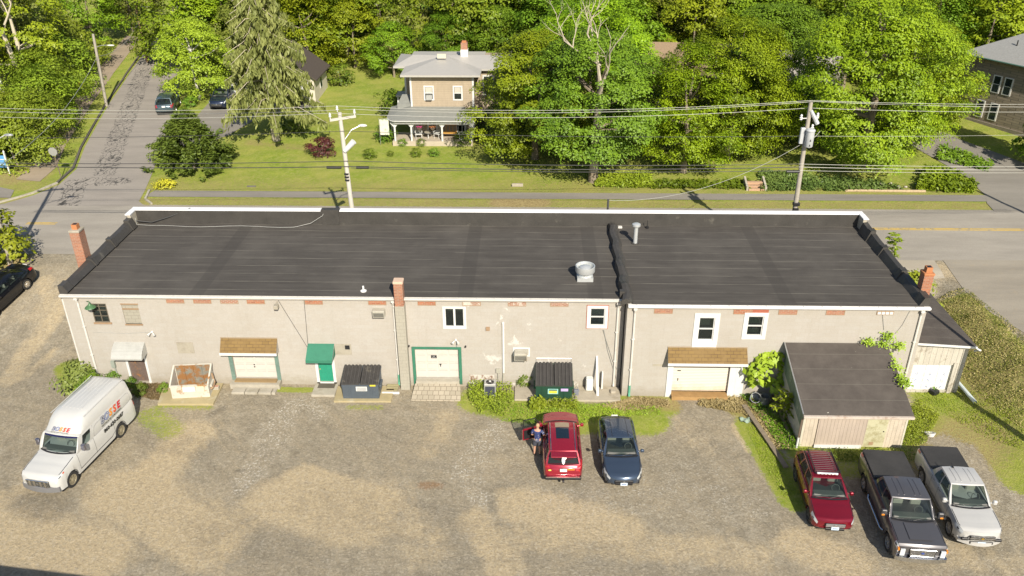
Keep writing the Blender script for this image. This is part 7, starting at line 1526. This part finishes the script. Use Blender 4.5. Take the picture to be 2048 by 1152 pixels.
LB=leafmat('bright_weeds',(.17,.25,.015),(.36,.44,.035)); LBR=leafmat('brown_leaves',(.10,.07,.03),(.22,.16,.08)); LDRY=leafmat('dry_grass_blades',(.28,.22,.09),(.52,.42,.22),.2)
def tree(name,label,cat,base,rx,h0,h,me,P,tr,barkm=BARK,scale=1,group=None,rz=0,limbs=8,ry=None):
    """trunk to h0 then crown mesh"""
    t=thing(name,label,cat,base,rz,group)
    c=bpy.data.objects.new('crown',me); COL.objects.link(c); c.parent=t; c.location=(0,0,h0)
    mb=MB(); top=h0+h*.7; j=.25
    pts=[(0,0,-.3),(rs.normal(0,.05),0,h0*.5),(rs.normal(0,j*.4),rs.normal(0,j*.4),h0+h*.25),(rs.normal(0,j),rs.normal(0,j),top)]; mb.tube(pts,[tr*1.25,tr,tr*.7,tr*.2],9)
    if limbs:
        idx=rs.choice(len(P),min(limbs,len(P)),replace=False)
        for i in idx:
            q=Vector(P[i])+Vector((0,0,h0)); z0=min(q.z*.75,top*.9); z0=max(z0,h0*.8); s=Vector((0,0,z0)); mb.tube([s,s*.4+q*.6+Vector((0,0,-.3)),q],[tr*.42,tr*.25,tr*.07],5)
    mb.build('trunk',barkm,t,True); return t
def put(name,label,cat,px=None,py=None,xy=None,**k):
    b=G(px,py) if xy is None else Vector((xy[0],xy[1],g(*xy))); return tree(name,label,cat,tuple(b),**k)
# --- the big roadside maples ---
mA,pA=make_crown('maple_crown',4.3,4.0,9.2,215,.9,250,.095,LM2,'round'); 
t=put('maple_tree','tall maple with bare dead top branches, standing at the far sidewalk','tree',1186,363,rx=4.4,h0=2.5,h=9.2,me=mA,P=pA,tr=.36)
DEADW=M('dead_wood',(.40,.35,.27),.9,var=.15)
mb=MB(); rr=random.Random(3)
def branch(p,d,L,r,lv):
    pts=[Vector(p)]; dd=Vector(d).normalized()
    for i in range(4): dd=(dd+Vector((rr.uniform(-.25,.25),rr.uniform(-.25,.25),rr.uniform(-.05,.2)))).normalized(); pts.append(pts[-1]+dd*L/4)
    mb.tube(pts,[r*(1-.17*i) for i in range(5)],6)
    if lv:
        for k in range(3 if lv>1 else 3):
            q=pts[2+k%3]; nd=(dd+Vector((rr.uniform(-1,1),rr.uniform(-.7,.7),rr.uniform(-.1,.6)))).normalized(); branch(q,nd,L*.62,r*.5,lv-1)
mb.tube([(0,-.2,1.0),(.05,-.6,5),(.1,-1.6,7.4),(.1,-2.2,8.4)],[.33,.27,.23,.19],8)
branch((.1,-2.2,8.3),(-.08,-.1,1),3.9,.15,3); branch((.15,-2.2,8.3),(.45,0,.9),2.8,.11,2); branch((0,-2.3,9.8),(-.9,0,.55),3.2,.10,3)
mb.build('dead_branches',DEADW,t,True)
mB,pB=make_crown('maple_crown',4.5,4.3,9.2,230,.92,250,.095,LM,'round')
put('maple_tree','bright maple overlapping the right side of the tan farmhouse','tree',xy=(.2,68.8),rx=4.6,h0=1.2,h=8.6,me=mB,P=pB,tr=.3,rz=1)
put('maple_tree','broad maple right of the dead-topped one, over the shaded flower bed','tree',xy=(12.4,66.0),rx=5,h0=1.5,h=9.4,me=mB,P=pB,tr=.34,rz=3).scale=(.82,.9,.95)
mC,pC=make_crown('maple_crown',5.6,5.2,11,310,1.0,230,.095,LM,'round')
put('maple_tree','bright maple just left of the transformer pole','tree',xy=(16.6,69.0),rx=5.5,h0=1.2,h=11,me=mC,P=pC,tr=.35,rz=2).scale=(.76,.85,.95)
put('maple_tree','huge bright maple right of the transformer pole','tree',xy=(27.6,67.8),rx=6.5,h0=1.1,h=12,me=mC,P=pC,tr=.45,rz=.5).scale=(1.05,1.05,1.1)
put('maple_tree','bright maple beside the stone house, partly behind the huge one','tree',xy=(33.8,74.5),rx=5,h0=1,h=10,me=mB,P=pB,tr=.3,rz=4)
put('maple_tree','maple rising behind the dead-topped maple and farmhouse corner','tree',xy=(5.2,75),rx=5,h0=1,h=11,me=mC,P=pC,tr=.3,rz=5)
put('dark_maple','dark green tree behind the gap between the two biggest maples','tree',xy=(22.5,79),rx=4.4,h0=1.5,h=10,me=mA,P=pA,tr=.3,rz=1.3)
# --- weeping spruce ---
def spruce(H_,R_,nb):
    C=[];N=[];segs=[]
    for i in range(nb):
        z=H_*(.15+.84*(i/nb)**.9); a=i*2.399+rs.normal(0,.2); L=R_*(1-(z/H_))**.6*rs.uniform(.55,1.2)+.3; d=np.array([math.cos(a),math.sin(a)])
        pts=[(0,0,z),(d[0]*L*.5,d[1]*L*.5,z+.05*L),(d[0]*L,d[1]*L,z-.22*L)]; segs.append(pts)
        k=int(40*L); u=rs.uniform(.15,1.03,k)**.8; off_=rs.normal(0,.12+.05*L,k)*(1-.5*u)
        x=d[0]*L*u-d[1]*off_; y=d[1]*L*u+d[0]*off_; zz_=z+.1*L*u-.34*L*u*u-np.abs(rs.normal(0,.34,k))-.05
        C.append(np.stack([x,y,zz_],1)); N.append(np.tile([d[0],d[1],.5],(k,1)))
    return np.concatenate(C),np.concatenate(N),segs
C,N,sg=spruce(13.8,4.6,150); me_=leaves_mesh('spruce_crown',C,N,.15,1.9,LS,.5,True)
t=thing('spruce_tree','tall weeping grey-green spruce on the lawn in front of the garage','tree',tuple(G(553,281))); c=bpy.data.objects.new('crown',me_); COL.objects.link(c); c.parent=t; c.location=(0,0,.9)
mb=MB(); mb.tube([(0,0,-.2),(-.15,0,4),(-.4,.1,9),(-.6,.2,14.2)],[.36,.27,.17,.04],9)
for s_ in sg: mb.tube([Vector(p)+Vector((-.03*p[2],0,.9)) for p in s_],[.05,.035,.015],4)
mb.build('trunk',BARKW,t,True)
# --- yew / juniper mass at the corner ---
def conifer_bush(R_,h,n):
    P=crown_pts(R_,R_*.8,h,n,'cone'); C=[];N=[]
    for p in P:
        d=np.array([p[0],p[1],h*.35]); d/=np.linalg.norm(d); k=34; u=rs.uniform(0,1,k)[:,None]; C.append(np.array(p)+d*u*.75+rs.normal(0,.09,(k,3))); N.append(np.tile(d*.3+[0,0,1],(k,1)))
    return np.concatenate(C),np.concatenate(N),P
C,N,P=conifer_bush(2.9,4.3,430); me_=leaves_mesh('yew_crown',C,N,.12,1.4,LJ,.5)
b=G(376,352); t=thing('spreading_yew','wide dark green spreading yew at the street corner','shrub',(b.x,b.y+1.6,b.z)); c=bpy.data.objects.new('crown',me_); COL.objects.link(c); c.parent=t; mb=MB(); mb.tube([(0,0,-.1),(0,0,1.8)],[.14,.04],6); mb.build('trunk',BARK,t)
b=G(330,335); mD,pD=make_crown('shrub_crown',1.5,1.4,2.0,70,.5,150,.10,leafmat('mid_green_leaves',(.10,.17,.02),(.24,.32,.04)),'egg'); tree('leafy_shrub','lighter green rounded shrub against the left of the dark yew','shrub',(b.x+.1,b.y+1.0,b.z),1.3,.1,2.0,mD,pD,.06,limbs=3)
mG,pG=make_crown('golden_crown',.9,.6,.65,40,.3,260,.07,LG,'egg'); b=G(322,378); tree('golden_shrub','low golden-yellow shrub at the foot of the yew','shrub',(b.x+.2,b.y+.3,b.z),.8,.02,.6,mG,pG,.03,limbs=2)
# golden streaks and round birchy tree, brown bush, hedge
mE,pE=make_crown('round_crown',3.7,3.4,7.0,220,.75,130,.11,leafmat('fresh_yellow_green',(.16,.21,.010),(.36,.42,.03)),'egg'); b=G(385,208); tree('birch_tree','rounded yellow-green tree with a white stem, beside the side street','tree',(b.x+.2,b.y+1.5,b.z),3.3,1.0,6.4,mE,pE,.12,barkm=M('birch_bark',(.6,.57,.5),.8),limbs=10)
mH,pH=make_crown('brown_crown',1.8,1.8,3.8,80,.6,80,.12,leafmat('bronze_leaves',(.075,.075,.02),(.17,.15,.045)),'egg'); b=G(436,190); tree('bronze_shrub','bronze-green large shrub between the birch and the spruce','shrub',(b.x,b.y+4.5,b.z),1.8,.5,3.6,mH,pH,.1,limbs=4)
mI,pI=make_crown('hedge_crown',.85,.9,1.5,45,.35,220,.08,leafmat('box_leaves',(.08,.14,.012),(.19,.27,.02)),'egg')
for (px,py,s,lb) in ((366,246,1.0,'small clipped shrub below the driveway corner'),(382,214,.75,'low shrub at the verge by the birch tree'),(440,268,.35,'tiny seedling at the driveway edge'),(560,262,.9,'yellow-green shrub under the spruce branches'),(600,262,1.1,'bright shrub on the lawn right of the spruce')):
    b=G(px,py); t=tree('small_shrub',lb,'shrub',tuple(b),.8,.03,1.5,mI,pI,.04,limbs=0,group='small shrubs around the driveway'); t.scale=(s,s,s)
mR,pR=make_crown('red_crown',1.05,.95,1.3,46,.38,240,.09,LR,'egg'); b=G(645,312); tree('japanese_maple','small dark purple Japanese maple on the lawn','tree',tuple(b),1,.25,1.25,mR,pR,.05,limbs=5)
# shrubs by the farmhouse and lawn
for (px,py,s,lb) in ((790,232,1.7,'tall shrub at the left side of the farmhouse'),(773,282,1.0,'rounded shrub at the left end of the porch'),(925,291,.85,'dark shrub at the right end of the porch'),(740,317,.6,'bright shrub alone on the front lawn'),(781,312,.3,'first tiny plant in the row before the porch'),(833,313,.5,'middle plant in the row before the porch'),(868,313,.5,'right plant in the row before the porch'),(805,292,.45,'iris clump by the porch left post'),(843,292,.45,'iris clump by the porch centre'),(680,170,1.5,'green shrub right of the garage')):
    b=G(px,py); t=tree('garden_shrub',lb,'shrub',tuple(b),.8,.03,1.5,mI,pI,.04,limbs=0,group='shrubs around the farmhouse',rz=px*.1); t.scale=(s,s,s)
# beds on the far verge
def bedstuff(name,label,poly,n,h,size,mat,aspect=1.3,kind='stuff',zoff=0,jit=.5,cat=None):
    q=[G(*p) for p in poly]; xs_=[p.x for p in q]; ys_=[p.y for p in q]; C=[];N=[]
    def inside(x,y):
        r=False; j=len(q)-1
        for i in range(len(q)):
            if (q[i].y>y)!=(q[j].y>y) and x<(q[j].x-q[i].x)*(y-q[i].y)/(q[j].y-q[i].y)+q[i].x: r=not r
            j=i
        return r
    cl=[(rs.uniform(min(xs_),max(xs_)),rs.uniform(min(ys_),max(ys_)),rs.uniform(.25,.7),rs.uniform(.4,1.15)) for _ in range(400)]
    k=0;tries=0
    while k<n and tries<n*12:
        tries+=1; c=cl[rs.randint(400)]; x,y=c[0]+rs.normal(0,c[2]*.45),c[1]+rs.normal(0,c[2]*.45)
        if not inside(x,y): continue
        z=g(x,y)+zoff+h*c[3]*rs.uniform(0,1)**.6; C.append((x,y,z)); k+=1
    if not C: return
    C=np.array(C); me=leaves_mesh(name,C,np.tile([0,-.2,1.],(len(C),1)),size,aspect,mat,jit); o=bpy.data.objects.new(name,me); COL.objects.link(o); o['kind']='stuff'; return o
bedstuff('hostas','',((1188,375),(1190,352),(1300,350),(1310,378)),4000,.4,.09,LB)
bedstuff('ground_cover','',((1520,383),(1515,345),(1600,348),(1700,362),(1780,370),(1810,384)),6500,.35,.10,leafmat('cover_green',(.08,.14,.03),(.20,.27,.06)))
bedstuff('ground_cover','',((1830,384),(1845,345),(1900,350),(1955,378),(1950,388)),3800,.75,.12,LW)
bedstuff('ground_cover','',((1870,320),(1880,290),(1990,330),(1975,345)),1200,.4,.12,LM2)
bedstuff('ground_cover','',((1300,378),(1310,362),(1500,362),(1500,380)),1500,.3,.12,LM2)
# --- weeds by the building ---
bedstuff('weeds','',((940,808),(935,775),(955,760),(1025,775),(1028,808),(1010,835),(960,832)),1900,.55,.048,LB)
bedstuff('weeds','',((1000,845),(1030,808),(1230,808),(1330,815),(1320,830),(1240,835),(1160,850),(1080,850)),3600,.14,.035,LB)
bedstuff('weeds','',((1085,820),(1085,800),(1150,795),(1160,825)),900,.40,.045,LB)
bedstuff('weeds','',((1060,822),(1060,806),(1090,806),(1090,822)),600,.45,.09,LB)
bedstuff('dry_grass','',((1200,815),(1270,795),(1335,800),(1340,812),(1260,822)),2600,.10,.04,LDRY,2.2)
bedstuff('dry_grass','',((1395,812),(1400,798),(1500,795),(1555,850),(1580,900),(1550,900),(1490,830)),4000,.15,.045,LDRY,2.2)
bedstuff('weeds','',((1475,790),(1500,780),(1590,850),(1600,900),(1560,900),(1520,840)),2600,.3,.045,LM2)
bedstuff('weeds','',((1490,850),(1520,850),(1600,990),(1570,1000),(1530,940)),1600,.05,.03,LB)
bedstuff('weeds','',((1600,900),(1830,900),(1830,925),(1600,925)),1500,.2,.04,LM2)
bedstuff('weeds','',((1800,895),(1795,860),(1835,800),(1880,830),(1850,890)),2600,.22,.04,LB)
bedstuff('weeds','',((1830,795),(1830,775),(1960,780),(2048,830),(2048,900),(1980,880)),3000,.07,.03,LB)
bedstuff('dry_brush','',((1885,655),(1870,600),(1930,575),(2048,668),(2048,865),(1960,790),(1920,750),(1945,690)),5000,.07,.032,leafmat('dry_brush_leaves',(.30,.25,.08),(.58,.49,.22)),1.5)
bedstuff('weeds','',((1885,655),(1870,600),(1930,575),(2048,668),(2048,865),(1960,790),(1920,750),(1945,690)),5000,.09,.032,LO)
bedstuff('leaf_litter','',((262,788),(275,768),(325,768),(335,800),(310,800)),2600,.06,.07,LBR)
for (px,py,s,lb) in ((228,768,.55,'weed bush against the wall behind the van'),(262,775,.42,'low green bush left of the wooden door'),(282,790,.5,'leafy weed by the concrete step of the wooden door'),(328,785,.4,'green weed left of the rusty dumpster'),(1048,772,.55,'upright weed between condenser and green dumpster')):
    b=G(px,py); t=tree('weed_bush',lb,'bush',tuple(b),.8,.0,1.5,mI,pI,.02,limbs=0,group='weeds at the foot of the wall'); t.scale=(s*.8,s*.8,s)
mJ,pJ=make_crown('weedy_crown',.9,1.5,1.2,50,.45,170,.10,leafmat('pale_weed_leaves',(.12,.17,.03),(.30,.34,.08)),'egg'); b=G(160,775); tree('weed_bush','tall pale green weeds at the left corner of the building','bush',(b.x,b.y+.6,b.z),1,.0,1.6,mJ,pJ,.03,limbs=0)
b=G(185,785); t=tree('weed_bush','darker weed clump between the building corner and the van','bush',tuple(b),.8,.0,1.5,mI,pI,.02,limbs=0); t.scale=(.7,.7,.8)
# big-leaved bush, sumac, vines
mK,pK=make_crown('big_leaf_crown',1.05,.85,2.0,60,.42,85,.17,LB,'egg',.5); b=G(1528,800); tree('big_leaf_bush','lush big-leaved bush against the wall left of the shed','bush',(b.x-.05,b.y+.45,0),1,.8,1.9,mK,pK,.06,limbs=6)
def sumac(label,base,h,n,spread=.9):
    t=thing('sumac',label,'shrub',base); C=[];N=[]; mb=MB(); mb.tube([(0,0,-.1),(.05,0,h*.6),(0,0,h)],[.04,.03,.01],5)
    for i in range(n):
        z=h*(.35+.65*i/n); a=i*2.4; L=spread*rs.uniform(.6,1)*(1-.4*i/n); d=Vector((math.cos(a),math.sin(a),.25)); p0=Vector((0,0,z)); mb.tube([p0,p0+d*L*.6,p0+d*L+Vector((0,0,-.25*L))],.008,4)
        for k in range(14):
            u=.2+.8*(k//2)/7; s=1 if k%2 else -1; q=p0+d*L*u+Vector((0,0,-.25*L*u*u)); sd=Vector((-d.y,d.x,0))*s; C.append(q+sd*.13); N.append((0,0,1))
    me=leaves_mesh('sumac_leaves',np.array([tuple(c) for c in C]),np.array(N,float),.12,1.3,LB,.35); o=bpy.data.objects.new('foliage',me); COL.objects.link(o); o.parent=t; mb.build('stem',BARK,t); return t
b=G(1565,845); sumac('young sumac with ladder-like leaves left of the shed','' or (b.x,b.y,0),1.9,16); b=G(1876,600); sumac('tall thin sumac seedling rising beside the terracotta-capped chimney',(20.9,44.6,1.6),4.6,26,.8)
mL,pL=make_crown('bank_crown',1.5,1.5,2.2,80,.5,130,.11,LB,'egg'); tree('bank_bush','bright green bush on the bank behind the lean-to garage','bush',(21.9,44.2,1.5),1.3,.1,2.2,mL,pL,.05,limbs=3,group='bushes on the bank'); tree('bank_bush','small bright bush between the chimney and the lean-to roof','bush',(21.6,42.4,1.3),1.3,.1,1.8,mL,pL,.05,limbs=3,group='bushes on the bank').scale=(.75,.75,.9)
# vine on the shed roof and wall
pts=[(1735,683),(1765,688),(1780,720),(1792,735),(1765,700),(1800,755),(1808,765),(1776,672),(1795,690)]
C=[];N=[]
for px,py in pts:
    p=PY(px,py,YR2-.12)
    if px>1740 and py>690: p=PX(px,py,sx1+.12)
    for _ in range(110): C.append((p.x+rs.normal(0,.16),p.y+rs.normal(0,.12)-.1,p.z+rs.normal(0,.13)))
    N+=[(0,-.7,.7)]*110
C=np.array(C); C[:,1]=np.minimum(C[:,1],YR2-.04); me_=leaves_mesh('vine',C,np.array(N,float),.06,1.1,LB,.4); o=bpy.data.objects.new('climbing_vine',me_); COL.objects.link(o); tag(o,'green climbing vine over the right edge of the shed roof and wall','vine')
# tree at left edge of lot
mM,pM=make_crown('edge_crown',2.5,2.5,3.6,110,.7,95,.14,LY,'egg'); tree('lot_tree','round bright tree by the road at the left edge','tree',(-35.6,48.2,1.5),2.4,.6,3.7,mM,pM,.12,limbs=5)
# --- wood on the left ---

mN,pN=make_crown('wood_crown',4.2,4.0,8.5,160,1.0,80,.145,LW,'round'); mO,pO=make_crown('wood_crown',3.8,3.8,9.5,160,.95,80,.14,LO,'egg'); mQ,pQ=make_crown('wood_crown',4.6,4.4,10,180,1.1,75,.15,LM2,'round'); mS,pS=make_crown('shrub_crown',2.6,2.4,3.6,110,.7,190,.085,leafmat('thicket_leaves',(.12,.17,.012),(.30,.36,.028)),'egg'); mU,pU=make_crown('shrub_crown',2.6,2.4,3.6,110,.7,120,.10,leafmat('painted_shade_leaves',(.035,.07,.008),(.10,.155,.014)),'egg'); mT,pT=make_crown('wood_crown',4.0,4.0,9.0,160,.95,80,.145,LY,'egg')  # mU leaf colour darkened to stand in for shade under the maples
for i,(x,y,s,lb) in enumerate(((-43.7,66.8,1.2,'dense shrub nearest the street corner, left of the sidewalk'),(-47.2,69.5,1.1,'second shrub of the thicket behind the lawn sign'),(-44.6,72.3,1.2,'shrub overhanging the dirt walk below the grey pole'),(-46.2,77,1.4,'shrub beside the walk near the grey pole'),(-49.0,82,1.45,'shrub behind the grey side-street pole'),(-50.6,88.5,1.5,'shrub left of the walk between the two side-street poles'),(-53.5,96,1.5,'shrub near the brown side-street pole'),(-50.5,74,1.2,'shrub deep in the left thicket'),(-51.5,67,1.2,'shrub at the left edge behind the sign'))):
    t=tree('thicket_shrub',lb,'shrub',(x,y,g(x,y)),2.4,.0,3.6,mS,pS,.08,limbs=2,group='thicket along the side street',rz=i*1.1); t.scale=(s,s,s*1.05)
for i,(x,y,s,lb) in enumerate(((1.5,73.5,.9,'added dark shrub under the maples right of the farmhouse'),(7.6,72.8,1.0,'added dark shrub between the dead-topped maple and the next one'),(10.6,75,1.15,'added dark shrub in front of the tan-roofed house'),(14.5,72.6,.9,'added dark shrub behind the maple over the steps'),(20.6,74.5,1.15,'added dark shrub in the gap left of the huge maple'),(24.6,73.5,1.0,'added dark shrub behind the left side of the huge maple'),(30.5,73.8,1.0,'added dark shrub behind the right side of the huge maple'),(-3.2,73.6,.8,'added dark shrub touching the farmhouse right wing'))):  # shrubs added to stand in for the dark shade between the trunks
    t=tree('added_shade_shrub',lb,'shrub',(x,y,g(x,y)),2.4,.0,3.6,mU,pU,.08,limbs=2,group='dark shrubs added in place of shade under the maples',rz=i*1.7); t.scale=(s,s*.8,s)
WB=M('white_bark',(.5,.44,.33),.85,var=.15)
t=tree('sycamore','pale-barked tree with visible forked white limbs in the left wood','tree',(-52.5,86,g(0,86)),4,3.5,9,mT,pT,.3,barkm=WB,limbs=10)
mb=MB(); rr=random.Random(9); mb.tube([(1.2,-3.2,3.5),(1.0,-3.6,7.0)],[.24,.2],8); branch((1.0,-3.6,7),(-.5,-.1,1),5.5,.17,3); branch((1.0,-3.6,7.0),(.6,0,1),4.5,.13,2); mb.build('bare_limbs',WB,t,True)
wood=[(-58,78,mN,pN,'leafy tree'),(-56,92,mO,pO,'olive tree'),(-62,100,mT,pT,'pale tree'),(-52.5,112,mO,pO,'olive tree'),(-54,104,mN,pN,'leafy tree'),(-66,88,mQ,pQ,'dark tree'),(-60,70,mO,pO,'olive tree')]
for i,(x,y,m_,p_,nm) in enumerate(wood):
    tree('woodland_tree',['leafy tree above the thicket at the left edge','olive-green tree left of the brown side-street pole','pale green tree at the top left corner','olive tree right behind the brown side-street pole','leafy tree between the sycamore and the brown pole','dark tree behind the white house at the left edge','olive tree at the far left above the lawn sign'][i],'tree',(x,y,g(x,y)),4,1.0,9,m_,p_,.25,group='trees of the left wood',rz=i*.8,limbs=3)
# --- far wood: rows across the top of the picture ---
rr=random.Random(21); kinds=[(mN,pN),(mO,pO),(mQ,pQ),(mT,pT),(mA,pA)]
cnt=0
for row,(y0,sp_) in enumerate(((98,6.2),(108,6.6),(119,7.2),(131,8.5))):
    x=-47+row*1.7
    while x<82+row*5:
        yy=y0+rr.uniform(-2.5,2.5); xx=x+rr.uniform(-1.3,1.3); x+=sp_
        if row==0 and (-16.5<xx<-12.6): continue
        if row<1 and -49<xx<-42.5: continue
        if row<2 and -52<xx<-44: continue
        if row==1 and -16.5<xx<-12.8: continue
        k_=rr.choices(range(5),(3,1.2,2.5,1.6,1.2))[0]; m_,p_=kinds[k_]
        t=tree('woodland_tree','tall leafy tree in the wood across the top of the picture','tree',(xx,yy,g(xx,yy)),4,.8,9,m_,p_,.25,group='trees of the far wood',rz=rr.uniform(0,6),limbs=2,barkm=BARK); s=rr.uniform(.95,1.3); t.scale=(s,s,s*rr.uniform(.95,1.2)); cnt+=1
# nearer trees edging the lawn behind the farmhouse and between houses
for i,(x,y,s,m_,p_,lb) in enumerate(((-20.5,97,.75,mT,pT,'yellow-green tree right behind the garage'),(-15.5,93.5,.62,mN,pN,'leafy tree at the back of the lawn'),(-25.5,95,.9,mT,pT,'tall yellow-green tree directly behind the garage roof'),(-9.5,93,.7,mA,pA,'green tree behind the farmhouse left wing'),(-4,93,.7,mQ,pQ,'dark tree behind the farmhouse chimney'),(-30.5,93,.95,mO,pO,'olive tree behind the spruce'),(-37,95,.9,mT,pT,'yellow-green tree behind the birch'),(2,90,.95,mQ,pQ,'dark tree behind the right wing of the farmhouse'),(9,91,1,mN,pN,'leafy tree behind the tan-roofed house'),(17,92,1,mT,pT,'pale tree right of the tan-roofed house'),(24.5,94,1,mN,pN,'leafy tree behind the small pale garage'),(33,90,1.05,mN,pN,'leafy tree behind the maple by the stone house'),(40.5,91,1.0,mQ,pQ,'tree directly behind the stone house'),(48,92,1.1,mT,pT,'tree behind the right part of the stone house'))):
    t=tree('backyard_tree',lb,'tree',(x,y,g(x,y)),4,.8,9,m_,p_,.22,group='trees behind the houses',rz=i*1.3,limbs=4); t.scale=(s,s,s)
# conifer at the right edge in front of the stone house
C,N,sg=spruce(8.5,3.0,80); me_=leaves_mesh('fir_crown',C,N,.2,1.1,LM2,.5)
t=thing('fir_tree','dark drooping tree in front of the stone house at the right edge','tree',(42.6,67.2,g(0,67))); c=bpy.data.objects.new('crown',me_); COL.objects.link(c); c.parent=t; c.location=(0,0,.6); mb=MB(); mb.tube([(0,0,0),(0,0,8.8)],[.2,.03],7); mb.build('trunk',BARKD,t)
